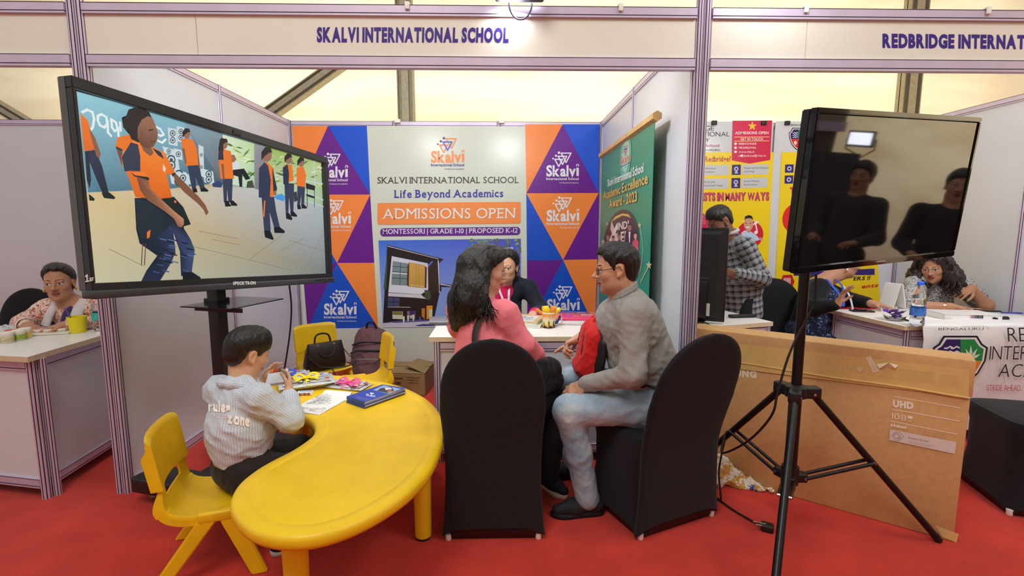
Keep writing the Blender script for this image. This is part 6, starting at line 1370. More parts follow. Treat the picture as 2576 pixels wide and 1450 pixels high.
# ------------------------------------------------------------------ the woman in the floral kurta at the left counter
lw = wthing('person', 'woman in orange floral top and white scarf behind the left counter', 'person', (-2.83, 3.32, .47), 'staff behind the counters')
hl = Head((-2.845, 3.21, 1.060), math.radians(203), math.radians(-2), math.radians(3), .97)
Ls, Rs = Vector((-2.655, 3.28, .88)), Vector((-2.985, 3.26, .88)); Le, Lw = Vector((-2.57, 3.20, .80)), Vector((-2.70, 3.06, .815)); Re, Rw = Vector((-3.06, 3.16, .80)), Vector((-2.92, 3.04, .815))
S = Sdf(); hl.build(S, False, .93, neck=(-2.835, 3.27, .91), neck_r=.045); S.cap((-2.83, 3.32, .56), (-2.82, 3.29, .86), .10, .095, .05).cap(Ls, Rs, .042, .042, .05).chain([Ls, Le, Lw], [.04, .034, .023], .03).chain([Rs, Re, Rw], [.04, .034, .023], .03)
hand(S, Lw, (-.85, -.35, -.12), (0, 0, -1), 1, ((.25, .4, .3),) * 4, sc_=.92); hand(S, Rw, (.85, -.3, -.12), (0, 0, -1), -1, ((.25, .4, .3),) * 4, sc_=.92)
S.chain([(-2.9, 3.3, .56), (-2.92, 3.25, .5), (-2.92, 3.28, .1)], [.06, .05, .04], .03).chain([(-2.76, 3.3, .56), (-2.74, 3.25, .5), (-2.74, 3.28, .1)], [.06, .05, .04], .03)
finish_body(S, lw, hl, .012, [hbox(hl.c, r=.13), hbox(Lw, Rw, r=.07)], .003, SK_F, rgb(150, 84, 74), gaze=.3, bindi=False)
V, F = hl.short_hair(.004, line=[(-.14, -.09), (-.03, -.07), (-.02, .0), (.02, .03), (.035, .05), (.05, .07), (.065, .088), (.078, .10), (.13, .115)], thick=.012, top=.008); S = Sdf(); S.cap(hl.w((0, -.09, -.02)), hl.w((.01, -.07, -.13)), .045, .03, .02); V2, F2 = S.mesh(.006); to_obj('hair', np.concatenate([V, V2]), np.concatenate([F, F2 + len(V)]), M_hair2, lw)
M_flor = cloth('floral_cotton', (1, 1, 1), .85, bump=.1); add_pattern(M_flor, blotch([rgb(226, 192, 178), rgb(206, 104, 76), rgb(232, 218, 206), rgb(120, 92, 92)], 48, (.52, .56, .60)))
S = Sdf(); S.cap((-2.83, 3.33, .56), (-2.825, 3.31, .83), .135, .12, .06).cap(Ls, Rs, .062, .062, .06).chain([Ls, Le, Le.lerp(Lw, .85)], [.064, .056, .044], .035).chain([Rs, Re, Re.lerp(Rw, .85)], [.064, .056, .044], .035); S.post.append(noise_disp(.004, .08, 81)); garment('kurta', S, lw, M_flor, .008, label='orange and cream floral top')
M_lace = mat('white_lace', rgb(230, 222, 212), .8, bump=.5, bscale=150)
for a_, b_ in ((Le, Lw), (Re, Rw)): m = MB(); q0, q1 = a_.lerp(b_, .78), a_.lerp(b_, .95); m.tube([q0, q0.lerp(q1, .5), q1], [.047, .049, .046], 20, cap=False); part(m, 'cuff', M_lace, lw, 60, label='white lace cuff')
M_scarf = cloth('white_scarf', rgb(212, 204, 204), .8, bump=.3, bscale=40)
for q in ([(-2.78, 3.325, .945), (-2.742, 3.25, .93), (-2.735, 3.195, .875), (-2.745, 3.17, .79)], [(-2.85, 3.325, .945), (-2.885, 3.24, .93), (-2.90, 3.19, .875), (-2.92, 3.16, .79)]):
    m = MB(); m.tube(spline([Vector(z) for z in q], 6, False), [.020 + .014 * min(1, i / 8) for i in range(19)], 10, flat=.55); part(m, 'scarf', M_scarf, lw, 60)
m = MB(); m.tube(spline([Vector(z) for z in ((-2.79, 3.21, .905), (-2.80, 3.175, .86), (-2.815, 3.165, .80), (-2.85, 3.15, .77))], 6, False), .022, 8, flat=.5); part(m, 'necklace_scarf', cloth('violet_trim', rgb(72, 48, 96), .8), lw, 60, label='violet patterned trim down the front')
for sx in (-1, 1): m = MB(); m.lathe([(0, -.012), (.006, -.006), (.007, .004), (.003, .010), (0, .011)], hl.w((sx * .083, .006, -.044)), 10); part(m, 'earring', mat('gold', rgb(226, 176, 66), .25, .9), lw, 60)

# ------------------------------------------------------------------ the man in the checked shirt
pm = wthing('person', 'standing man in grey checked shirt looking down behind the monitor', 'person', (1.93, 3.97, 0), 'staff behind the counters')
hm = Head((1.722, 3.90, 1.452), math.radians(103), math.radians(-30), 0, .98)
Ls, Rs = Vector((1.905, 3.84, 1.265)), Vector((1.80, 4.12, 1.265)); Le, Lw = Vector((2.035, 3.80, 1.015)), Vector((1.79, 3.70, 1.065)); Re, Rw = Vector((1.85, 4.2, 1.0)), Vector((1.62, 4.05, 1.06))
S = Sdf(); hm.build(S, True, 1.0, neck=(1.845, 3.96, 1.30), neck_r=.055); S.cap((1.96, 3.98, .85), (1.87, 3.97, 1.2), .11, .11, .05).cap(Ls, Rs, .05, .05, .05).chain([Ls, Le, Lw], [.046, .038, .026], .03).chain([Rs, Re, Rw], [.046, .038, .026], .03).chain([(1.96, 3.90, .85), (1.95, 3.90, .45), (1.97, 3.90, .06)], [.06, .05, .04], .03).chain([(1.96, 4.06, .85), (1.95, 4.06, .45), (1.97, 4.06, .06)], [.06, .05, .04], .03)
hand(S, Lw, (-.9, -.1, .1), (.3, .9, 0), 1, ((.5, .7, .5),) * 4); hand(S, Rw, (-.9, -.3, .1), (.3, -.9, 0), -1, ((.5, .7, .5),) * 4)
finish_body(S, pm, hm, .013, [hbox(hm.c, r=.135)], .0034, SK_D, rgb(96, 60, 54), stubble=.3, closed=True)
V, F = hm.short_hair(.004, thick=.005, top=.016, line=[(-.14, -.07), (-.06, -.06), (-.034, .0), (-.026, .040), (.012, .045), (.018, .01), (.034, .02), (.044, .045), (.064, .062), (.078, .072), (.13, .085)]); to_obj('hair', V, F, M_hair, pm)
M_plaid = cloth('checked_cotton', (1, 1, 1), .85, bump=.12); add_pattern(M_plaid, plaid(rgb(104, 108, 116), rgb(28, 30, 38), rgb(176, 178, 178), 20, 20))
S = Sdf(); S.cap((1.985, 3.99, .72), (1.95, 3.98, .98), .155, .15, .08).cap((1.95, 3.98, .98), (1.875, 3.97, 1.2), .15, .13, .08).cap(Ls, Rs, .066, .066, .06).cap((1.865, 3.965, 1.26), (1.845, 3.96, 1.32), .075, .062, .05).chain([Ls, Le, Lw], [.074, .062, .044], .035).chain([Rs, Re, Rw], [.074, .062, .044], .035); S.post.append(noise_disp(.004, .09, 91)); garment('shirt', S, pm, M_plaid, .008, label='grey, black and white checked shirt')
S = Sdf(); cn = [Vector(hm.w((.060 * math.cos(a), -.045 + .058 * math.sin(a), -.115 + .01 * math.sin(a)))) for a in [2 * math.pi * i / 14 for i in range(15)]]
for a, b in zip(cn[:-1], cn[1:]): S.cap(a, b, .013, .013, .008)
garment('collar', S, pm, cloth('pale_collar', rgb(196, 198, 196), .8), .006)
S = Sdf(); S.chain([(1.96, 3.90, .85), (1.95, 3.90, .45), (1.97, 3.90, .05)], [.075, .075, .06], .03).chain([(1.96, 4.06, .85), (1.95, 4.06, .45), (1.97, 4.06, .05)], [.075, .075, .06], .03); garment('trousers', S, pm, M_bjean, .012)

# ------------------------------------------------------------------ the woman in the blue sari
sw = wthing('person', 'woman in blue printed sari with black sleeves and blue lanyard, right stall', 'person', (2.55, 3.96, .47), 'staff behind the counters')
hs = Head((2.800, 3.97, 1.125), math.radians(-112), math.radians(-8), 0, .98)
Rs, Ls = Vector((2.52, 3.84, .935)), Vector((2.66, 4.12, .935)); Re, Rw = Vector((2.40, 3.70, .80)), Vector((2.475, 3.56, .845)); Le, Lw = Vector((2.86, 4.05, .82)), Vector((2.875, 3.74, .825))
S = Sdf(); hs.build(S, False, 1.08, neck=(2.64, 3.97, .985), neck_r=.052); S.cap((2.53, 3.98, .58), (2.585, 3.97, .9), .11, .105, .05).cap(Rs, Ls, .05, .05, .05).chain([Rs, Re, Rw], [.046, .04, .026], .03).chain([Ls, Le, Lw], [.046, .04, .026], .03)
hand(S, Rw, (.25, -.25, .93), (.55, -.8, .1), 1, ((.12, .22, .18),) * 4, spread=.2, thumb_out=1.1); hand(S, Lw, (.75, -.6, -.12), (0, 0, -1), -1, ((.3, .4, .3),) * 4)
S.chain([(2.5, 3.9, .56), (2.68, 3.80, .52), (2.68, 3.84, .1)], [.08, .06, .045], .03)
finish_body(S, sw, hs, .012, [hbox(hs.c, r=.13), hbox(Rw, Rw + Vector((.05, -.06, .19)), r=.05), hbox(Lw, Lw + Vector((.14, -.11, 0)), r=.045)], .0032, SK_F, rgb(140, 80, 70))
V, F = hs.short_hair(.004, line=[(-.14, -.09), (-.03, -.07), (-.02, -.02), (.02, .0), (.035, .03), (.05, .05), (.065, .065), (.13, .085)], thick=.008); to_obj('hair', V, F, M_hair, sw)
M_blk = cloth('black_knit', rgb(24, 24, 28), .85, bump=.1); S = Sdf(); S.cap((2.53, 3.98, .58), (2.58, 3.98, .86), .135, .12, .06).cap(Rs, Ls, .064, .064, .06).chain([Rs, Re, Re.lerp(Rw, .9)], [.070, .064, .044], .035).chain([Ls, Le, Le.lerp(Lw, .85)], [.075, .070, .046], .035); S.post.append(noise_disp(.003, .08, 95)); garment('blouse', S, sw, M_blk, .009, label='black long-sleeved blouse')
M_sari = cloth('blue_print_sari', (1, 1, 1), .7, bump=.15); add_pattern(M_sari, blotch([rgb(34, 46, 78), rgb(120, 146, 190), rgb(26, 34, 60)], 42, (.56, .5)))
S = Sdf(); S.cap((2.50, 3.86, .56), (2.60, 3.86, .86), .115, .095, .05).cap((2.60, 3.87, .86), (2.66, 4.02, .96), .07, .06, .05).chain([(2.5, 3.90, .55), (2.66, 3.80, .50), (2.68, 3.84, .12)], [.125, .10, .11], .06).chain([(2.5, 4.0, .55), (2.66, 3.92, .50), (2.68, 3.9, .12)], [.125, .10, .11], .06).cap((2.44, 3.80, .60), (2.42, 3.76, .36), .09, .10, .06); S.post.append(noise_disp(.005, .06, 97, (1, 1, 2))); garment('sari', S, sw, M_sari, .009, label='blue and white printed sari')
for q in ([(2.60, 3.885, 1.0), (2.60, 3.805, .95), (2.635, 3.765, .88), (2.65, 3.752, .80)], [(2.68, 3.90, 1.0), (2.70, 3.84, .95), (2.685, 3.79, .88), (2.665, 3.755, .80)]):
    m = MB(); m.tube(spline([Vector(z) for z in q], 5, False), .011, 6, flat=.3); part(m, 'lanyard', mat('blue_ribbon', rgb(56, 84, 206), .5), sw, 60)
m = MB(); m.tube(spline([Vector(z) for z in ((2.72, 3.86, .95), (2.735, 3.80, .88), (2.75, 3.77, .78), (2.76, 3.76, .70))], 5, False), .010, 6, flat=.3); part(m, 'sari_border', mat('silver_border', rgb(206, 210, 222), .5), sw, 60)
m = MB(); m.lathe([(0, -.014), (.008, -.008), (.006, .004), (0, .008)], hs.w((.084, .006, -.046)), 10); part(m, 'earring', mat('pearl', rgb(236, 226, 206), .25), sw, 60)

# ------------------------------------------------------------------ the woman with curly hair at the right counter
cw = wthing('person', 'woman with curly brown hair and speckled shirt behind the right counter', 'person', (3.62, 4.02, .47), 'staff behind the counters')
hc = Head((3.475, 3.90, 1.095), math.radians(128), math.radians(-16), math.radians(4), 1.0)
Ls, Rs = Vector((3.80, 4.0, .945)), Vector((3.42, 3.98, .955)); Le, Lw = Vector((3.86, 3.82, .795)), Vector((3.715, 3.80, .935)); Re, Rw = Vector((3.22, 3.80, .80)), Vector((3.40, 3.63, .815))
S = Sdf(); hc.build(S, False, 1.05, neck=(3.60, 3.99, 1.0), neck_r=.050); S.cap((3.62, 4.03, .58), (3.61, 4.02, .9), .115, .11, .05).cap(Ls, Rs, .05, .05, .05).chain([Ls, Le, Lw], [.054, .050, .028], .03).chain([Rs, Re, Rw], [.052, .046, .028], .03)
hand(S, Lw, (-.88, -.25, -.25), (-.1, .6, -.75), 1, ((.25, .35, .3),) * 4, sc_=1.0); hand(S, Rw, (.9, -.25, -.12), (0, -.3, -.95), -1, ((.2, .45, .3),) * 4)
S.chain([(3.55, 3.98, .56), (3.5, 3.85, .5), (3.5, 3.86, .1)], [.07, .05, .04], .03)
finish_body(S, cw, hc, .012, [hbox(hc.c, r=.135), hbox(Lw, Lw + Vector((-.17, -.05, -.05)), r=.045), hbox(Rw, Rw + Vector((.17, -.05, -.03)), r=.045)], .0032, SK_F, rgb(150, 66, 66), gaze=.2)
S = Sdf(); HC = hc.R; S.ell(hc.w((0, -.018, .042)), (.098, .112, .100), HC, .02); S.ell(hc.w((0, .036, .08)), (.070, .060, .054), HC, .03)
for sx, en, r_ in ((1, (3.42, 3.90, .965), .05), (-1, (3.70, 3.88, .90), .058)): S.chain([hc.w((sx * .08, -.01, .04)), hc.w((sx * .115, .0, -.08)), en], [.045, .062, r_], .05)
S.chain([hc.w((0, -.09, 0)), hc.w((0, -.10, -.12))], [.09, .10], .05)
def faceout2(Pg, D):
    q = [Pg[i] - hc.c[i] for i in range(3)]; l = [(q[0] * HC[0, j] + q[1] * HC[1, j] + q[2] * HC[2, j]) for j in range(3)]
    d = np.sqrt((l[0] / .062) ** 2 + ((l[2] + .018) / .105) ** 2) - 1; return np.where(l[1] > -.0, np.maximum(D, -d * .055), D).astype(np.float32)
S.post += [faceout2, noise_disp(.008, .045, 99)]; extra = S.mesh(.007); rr = random.Random(8); paths = []
for i in range(110):
    sx = rr.choice((-1, 1)); st = Vector(hc.w((sx * rr.uniform(.0, .05), rr.uniform(-.06, .05), .135))); md = Vector(hc.w((sx * rr.uniform(.10, .13), rr.uniform(-.05, .05), .0))); lo = Vector(hc.w((sx * rr.uniform(.07, .17), rr.uniform(-.05, .085), -.13))); en = lo + Vector((rr.uniform(-.03, .03), rr.uniform(-.03, .02), rr.uniform(-.10, -.03)))
    pts = spline([st, st.lerp(md, .5) + (st.lerp(md, .5) - Vector(hc.c)).normalized() * .02, md, lo, en], 7, False); ph = rr.uniform(0, 6)
    for j, q in enumerate(pts): q += Vector((math.sin(.9 * j + ph), math.cos(.9 * j + ph), .5 * math.sin(1.1 * j))) * .010 * max(0, (j - 8) / 14)
    paths.append(pts)
locks('hair', paths, .006, M_hair2, cw, 5, extra)
M_spk = cloth('speckled_shirt', (1, 1, 1), .8, bump=.1); add_pattern(M_spk, blotch([rgb(196, 194, 192), rgb(52, 52, 56)], 120, (.53,)))
S = Sdf(); S.cap((3.62, 4.04, .56), (3.61, 4.03, .86), .15, .135, .06).cap(Ls, Rs, .07, .07, .06).cap((3.60, 4.0, .96), (3.60, 3.99, 1.0), .07, .06, .04).chain([Ls, Ls.lerp(Le, .75)], [.082, .074], .035).chain([Rs, Rs.lerp(Re, .95)], [.082, .074], .035); S.post.append(noise_disp(.004, .08, 101)); garment('shirt', S, cw, M_spk, .008, label='white shirt with small black speckles')
m = MB(); m.tube([Rw.lerp(Re, .10), Rw.lerp(Re, .16)], [.032, .033], 18); part(m, 'wrist_watch', mat('rose_gold', rgb(206, 140, 116), .3, .7), cw, 60)

# ------------------------------------------------------------------ the boy at the kidney table
by = wthing('person', 'small boy in pale striped shirt sitting at the yellow kidney table', 'person', (-1.13, 2.06, .28))
hb_ = Head((-1.118, 2.135, .868), math.radians(-38), math.radians(-20), math.radians(6), .90)
fw = Vector((.42, .91, 0)).normalized(); rt = Vector((fw.y, -fw.x, 0)); N = Vector((-1.14, 2.085, .735))
Rs, Ls = N + rt * .125 + Vector((0, 0, -.035)), N - rt * .125 + Vector((0, 0, -.035)); Re, Rw = Vector((-.925, 2.09, .585)), Vector((-1.000, 2.245, .650)); Le, Lw = Vector((-1.24, 2.29, .575)), Vector((-1.165, 2.345, .655))
pel = Vector((-1.135, 2.07, .375)); Rh, Lh = pel + Vector((.05, -.035, -.01)), pel + Vector((-.05, .04, -.01)); Rk, Lk = Vector((-.90, 2.13, .345)), Vector((-1.0, 2.32, .345)); Ra, La = Vector((-.93, 2.08, .08)), Vector((-.98, 2.30, .08))
S = Sdf(); hb_.build(S, False, 1.06, neck=N + fw * .01, neck_r=.045); S.cap(pel, N + Vector((0, 0, -.06)), .085, .075, .05).cap(Rs, Ls, .04, .04, .04).chain([Rs, Re, Rw], [.036, .030, .022], .03).chain([Ls, Le, Lw], [.036, .030, .022], .03).chain([Rh, Rk, Ra], [.055, .042, .03], .03).chain([Lh, Lk, La], [.055, .042, .03], .03)
hand(S, Rw, (-.12, .62, .42), (-.85, .1, .25), 1, ((.35, .45, .3),) * 4, sc_=.80, thumb_curl=.5); hand(S, Lw, (.25, .45, .55), (.85, -.2, .2), -1, ((.35, .45, .3),) * 4, sc_=.80, thumb_curl=.5)
finish_body(S, by, hb_, .010, [hbox(hb_.c, r=.12), hbox(Rw, Lw, Rw + Vector((-.02, .1, .07)), r=.05)], .003, SK_B, rgb(176, 100, 90), gaze=-.1)
V, F = hb_.short_hair(.0034, thick=.006, top=.010, back=-.07, line=[(-.14, -.072), (-.06, -.070), (-.036, -.03), (-.028, .022), (.010, .026), (.016, -.012), (.034, -.004), (.044, .020), (.064, .034), (.078, .045), (.13, .055)]); to_obj('hair', V, F, M_hair, by)
M_strp = cloth('striped_cotton', (1, 1, 1), .85, bump=.12, bscale=50); add_pattern(M_strp, stripes(rgb(204, 212, 222), rgb(120, 124, 138), 105, .10))
S = Sdf(); S.cap(pel + Vector((-.005, 0, .085)), pel.lerp(N, .55), .116, .122, .06).cap(pel.lerp(N, .5), N + Vector((0, 0, -.06)), .122, .092, .06).cap(Rs, Ls, .056, .056, .05).cap(N + Vector((0, 0, -.03)), N + Vector((0, 0, .0)), .062, .055, .04)
S.chain([Rs, Re, Re.lerp(Rw, .80)], [.060, .056, .044], .03).chain([Ls, Le, Le.lerp(Lw, .85)], [.060, .056, .044], .03)
for t in (.3, .55, .8): q = Re.lerp(Rw, t * .8); S.cap(q + Vector((.03, -.01, -.01)), q + Vector((0, -.03, .02)), .014, .014, .018)
S.post.append(noise_disp(.006, .10, 111)); S.post.append(noise_disp(.003, .045, 112)); sh_o = garment('shirt', S, by, M_strp, .006, label='pale blue-grey striped shirt with white lettering on the back')
shV, shF = S.V, S.F
S = Sdf(); cn = [N + fw * (.062 * math.sin(a) - .004) + rt * (.062 * math.cos(a)) + Vector((0, 0, .012 - .02 * math.sin(a))) for a in [2 * math.pi * i / 16 for i in range(17)]]
for a, b in zip(cn[:-1], cn[1:]): S.cap(a, b, .017, .017, .01)
S.post.append(noise_disp(.003, .04, 113)); garment('collar', S, by, M_strp, .006)
from mathutils.bvhtree import BVHTree
bvh = BVHTree.FromPolygons([tuple(v) for v in shV], [tuple(int(i) for i in f) for f in shF]); Oc = Vector((0, 0, CAM_H)); m = MB()
def onshirt(u, v):
    d = ray(u, v).normalized(); h = bvh.ray_cast(Oc, d); return (h[0] + h[1].normalized() * .0042 * (1 if h[1].dot(d) < 0 else -1)) if h[0] is not None else None
def shirt_text(t_, u0, v0, u1, v1, h_, bold=.06):
    vs, fs, W = text_polys(t_, bold, False, .08); pts = [onshirt(u0 + (u1 - u0) * q[0] / W, v0 + (v1 - v0) * q[0] / W - h_ * q[1]) for q in vs]
    for f in fs:
        if all(pts[i] is not None for i in f): m.add([pts[i] for i in f], [tuple(range(len(f)))])
shirt_text(')', 513, 1035, 519, 1035, 22); shirt_text('rules', 527, 1034, 580, 1037, 24); shirt_text('zone', 573, 1063, 628, 1073, 26)
for i, (u0, u1) in enumerate(((537, 573), (540, 574), (548, 574))):
    q = [onshirt(*z) for z in ((u0, 1041 + 4 * i), (u1, 1045 + 4 * i), (u1, 1046.3 + 4 * i), (u0, 1042.3 + 4 * i))]
    if all(z is not None for z in q): m.add(q, [(0, 1, 2, 3)])
part(m, 'shirt_lettering', mat('white_print', rgb(250, 246, 238), .7), by, label='white printed words on the shirt back')
S = Sdf(); S.cap(Rh, Lh, .10, .10, .05).chain([Rh, Rk], [.078, .062], .04).chain([Rk, Ra], [.058, .050], .03).chain([Lh, Lk], [.078, .062], .04).chain([Lk, La], [.058, .050], .03); S.cap(pel + Vector((0, 0, .04)), pel + Vector((0, 0, .01)), .106, .106, .03); S.post.append(noise_disp(.004, .05, 115)); garment('trousers', S, by, cloth('dark_trousers', rgb(44, 40, 38), .85, bump=.25, bscale=50), .008, label='dark trousers')
shoe(by, (-1.01, 2.005), (-.80, 2.145), M_shoe, mat('grey_sole', rgb(186, 182, 176), .6), label='black shoe with grey sole'); shoe(by, (-1.06, 2.24), (-.85, 2.37), M_shoe, mat('grey_sole', rgb(186, 182, 176), .6))
m = MB(); q = Lw + Vector((.0, -.008, -.012)); a_ = (Lw - Le).normalized(); u_ = a_.orthogonal().normalized(); w__ = a_.cross(u_)
for k in range(14): c = q + (u_ * math.cos(k * .4488) + w__ * math.sin(k * .4488)) * .026; m.lathe([(0, -.005), (.005, 0), (0, .005)], c, 8)
part(m, 'bracelet', M_black, by, 80, label='black bead bracelet')
# ------------------------------------------------------------------ things on the kidney table
ZT = .4918
def blob_print(pc, q, cols, n_, r_, seed):
    """busy printed wrapping: many small patches inside a quad given in plane coordinates"""
    rr = random.Random(seed); A, B, C_, D_ = [Vector(z) for z in q]
    for i in range(n_):
        s_, t_ = rr.uniform(.06, .94), rr.uniform(.06, .94); c = A.lerp(B, s_).lerp(D_.lerp(C_, s_), t_); a = rr.uniform(0, 3.1); l_, w_ = rr.uniform(.4, 1) * r_, rr.uniform(.2, .6) * r_
        dx, dy = Vector((math.cos(a), math.sin(a))) * l_, Vector((-math.sin(a), math.cos(a))) * w_
        pc.poly([c - dx - dy * .6, c + dx * .8 - dy, c + dx + dy * .7, c - dx * .7 + dy], rgb(*rr.choice(cols)), px=False)
M_wrap = mat('clear_wrap_print', (1, 1, 1), .12, var=.03, attr='Col', bump=.25, bscale=45, coat=.4)
WR = [(206, 206, 200), (150, 170, 200), (96, 110, 140), (226, 222, 214), (60, 62, 74), (196, 176, 120), (176, 206, 226), (120, 120, 124), (226, 206, 150), (190, 84, 70), (236, 236, 236)]
def gift_pack(cuv, ang, L, W, h, rcol, rname, label, words, seed, z=ZT):
    c = at(*cuv, Z=z + h); c.z = z; r = wthing('stationery_pack', label, 'gift pack', tuple(c), 'ribboned stationery packs')
    ux = Vector((math.cos(ang), math.sin(ang), 0)); uy = Vector((-ux.y, ux.x, 0)); R = Matrix((ux, uy, Vector((0, 0, 1)))).transposed()
    m = MB(); rs = []
    for t_, k in ((0, .02), (.06, .3), (.2, .9), (.5, 1), (.8, .9), (.94, .3), (1, .02)):
        hw = W / 2 * (1.0 if .05 < t_ < .95 else 1.02); rs.append([c + R @ Vector((L * (t_ - .5), hw * y, h * .5 + h * .5 * k * zz)) for y, zz in ((-1, 0), (-.9, -1), (.9, -1), (1, 0), (.9, .9), (0, 1), (-.9, .9))])
    m.rings(rs); part(m, 'wrapper', mat('clear_wrap', rgb(196, 198, 196), .15, var=.1, scale=40, bump=.3, bscale=60), r, 50)
    pc = Pic(c + Vector((0, 0, h + .0006)), ux, uy, .00006); q = [(-L * .42, -W * .44), (L * .42, -W * .44), (L * .42, W * .44), (-L * .42, W * .44)]
    pc.poly(q, rgb(214, 212, 206), px=False); blob_print(pc, q, WR, 70, .028, seed)
    pc.poly([(-L * .40, -W * .30), (-L * .08, -W * .40), (-L * .05, -W * .16), (-L * .37, -W * .06)], rgb(30, 32, 60), px=False); pc.text(words, (-L * .37, -W * .24), (-L * .09, -W * .33), W * .13, rgb(236, 236, 236), bold=.05, px=False)
    pc.disc(L * .2, W * .1, .022, rgb(232, 232, 232), px=False)
    part(pc.mb, 'printing', M_wrap, r, color=True)
    M_r = mat(rname, rcol, .45, var=.08, bump=.1); m = MB(); top = c + Vector((0, 0, h + .003))
    for s_ in (-1, 1):
        m.tube([top, top + uy * s_ * W * .3 + Vector((0, 0, .002)), top + uy * s_ * W * .5 - Vector((0, 0, h * .5))], .011, 6, flat=.12)
        lp = spline([top, top + ux * s_ * .03 + uy * .018 + Vector((0, 0, .024)), top + ux * s_ * .062 + uy * .02 + Vector((0, 0, .018)), top + ux * s_ * .05 - uy * .004 + Vector((0, 0, .004)), top], 5, False)
        m.tube(lp, .012, 6, flat=.14); m.tube(spline([top, top + ux * s_ * .03 - uy * .03 + Vector((0, 0, .012)), top + ux * s_ * .058 - uy * .045 + Vector((0, 0, .003))], 5, False), .012, 6, flat=.14)
    m.rbox(top + Vector((0, 0, .008)), (.016, .016, .014), .004); part(m, 'ribbon', M_r, r, 60)
    return r
gift_pack((715, 946), .45, .30, .20, .022, rgb(36, 70, 206), 'blue_ribbon', 'stationery pack tied with a blue ribbon bow on the kidney table', 'F', 1)
gift_pack((745, 953), .45, .30, .20, .026, rgb(250, 222, 30), 'yellow_ribbon', 'stationery pack tied with a yellow ribbon bow on the kidney table', 'DOMS', 2)
_p2 = [o for o in bpy.data.objects if o.name.startswith('stationery_pack')][-1]
d_ = at(768, 962, Z=ZT + .02) - at(745, 953, Z=ZT + .02)
_p2.location += Vector((d_.x * 1.15, d_.y * 1.15, .0225))
gift_pack((876, 966), -.30, .25, .13, .018, rgb(238, 84, 156), 'pink_ribbon', 'stationery pack tied with a pink ribbon bow on the kidney table', 'DOMS', 3)
def crayon_box(label, c, R, dims, open_=False):
    r = wthing('crayon_box', label, 'box', tuple(c), 'crayon boxes')
    m = MB(); m.rbox(c, dims, .002, R=R, seg=1); part(m, 'carton', mat('white_card', rgb(232, 232, 236), .5, var=.02), r)
    ux, uy, uz = [R.col[i].copy() for i in range(3)]; a, b, h = dims
    pc = Pic(c + uz * (h / 2 + .0004), ux, uy, .00008)
    if not open_:
        pc.poly([(-a * .4, -b * .3), (a * .05, -b * .42), (a * .1, b * .3), (-a * .4, b * .4)], rgb(150, 190, 226), px=False); pc.poly([(a * .1, -b * .2), (a * .46, -b * .2), (a * .46, b * .1), (a * .1, b * .1)], rgb(40, 60, 150), px=False)
        pq = Pic(c - uy * (b / 2 + .0004), ux, uz, .00008)
        for i in range(10): x = -a * .36 + a * .72 * i / 10; pq.poly([(x, -h * .4), (x + a * .055, -h * .4), (x + a * .055, h * .05), (x + a * .028, h * .38), (x, h * .05)], rgb(*[(40, 24, 20), (90, 40, 24), (196, 60, 30), (226, 120, 40)][i % 4]), px=False)
        part(pq.mb, 'crayon_picture', M_printm, r, color=True)
    else:
        for i, col in enumerate(((226, 130, 50), (236, 150, 60), (214, 60, 40), (190, 40, 40), (206, 60, 50), (120, 50, 40), (60, 120, 60), (50, 60, 140), (70, 60, 120))):
            x = -a * .36 + a * .72 * i / 8; q = MB(); q.tube([c + ux * x + uy * (b * .30) + uz * (h * .5 + .002), c + ux * x + uy * (b * .46) + uz * (h * .5 + .002), c + ux * x + uy * (b * .50) + uz * (h * .5 + .001)], [.0042, .0042, .002], 8); part(q, 'crayon', mat('wax_%d' % i, rgb(*col), .5), r, 50)
    part(pc.mb, 'printing', M_printm, r, color=True) if not open_ else None
    return r
c = at(768, 989, Z=ZT + .012); c.z = ZT + .011
crayon_box('small printed crayon box lying alone on the kidney table', c, Matrix.Rotation(.12, 3, 'Z'), (.080, .030, .020))
c = Vector((-1.082, 2.322, .700)); ux = Vector((.90, .10, .10)).normalized(); uz = Vector((.2, -.52, .83)); uz = (uz - ux * uz.dot(ux)).normalized()
crayon_box('open white crayon box held up in the boy\'s hands', c, Matrix((ux, uz.cross(ux), uz)).transposed(), (.090, .085, .018), True)
# open colouring book
cbk = wthing('colouring_book', 'open colouring book with outline drawings lying on the kidney table', 'book', tuple(at(800, 1018, Z=ZT)))
pcs = [at(*q, Z=ZT + .006) for q in ((731, 1032), (803, 1043), (876, 1003), (809, 991))]
def page(name, q, lift, th):
    def fn(u, v): p = q[0].lerp(q[1], v).lerp(q[3].lerp(q[2], v), u); return (p.x, p.y, ZT + th + lift * math.sin(math.pi * u) * .5)
    return part(sheet(fn, [i / 8 for i in range(9)], [i / 6 for i in range(7)], th), name, mat('white_paper', rgb(238, 238, 234), .6, var=.01), cbk, 60)
p1 = page('page', pcs, .004, .005); q2 = [pcs[3], pcs[2], at(888, 988, Z=ZT), at(826, 983, Z=ZT)]; page('page', q2, .018, .003)
pc = Pic(Vector((0, 0, ZT + .0078)), (1, 0, 0), (0, 1, 0), .0001); rr = random.Random(12)
for i in range(13):
    s_, t_ = rr.uniform(.15, .85), rr.uniform(.12, .88); o_ = pcs[0].lerp(pcs[1], s_).lerp(pcs[3].lerp(pcs[2], s_), t_); r0 = rr.uniform(.012, .028); pts = []
    for k in range(14): a = k * 2 * math.pi / 14; r_ = r0 * (1 + .35 * math.sin(3 * a + i)); pts.append((o_.x + r_ * 1.3 * math.cos(a), o_.y + r_ * math.sin(a)))
    loc_ = [(p_[0] - pc.o.x, p_[1] - pc.o.y) for p_ in pts]; pc.line(loc_, .0016, rgb(70, 70, 74), px=False, closed=True)
    pc.line([loc_[2], loc_[8]], .0014, rgb(90, 90, 94), px=False)
part(pc.mb, 'line_drawing', M_printm, p1, color=True)
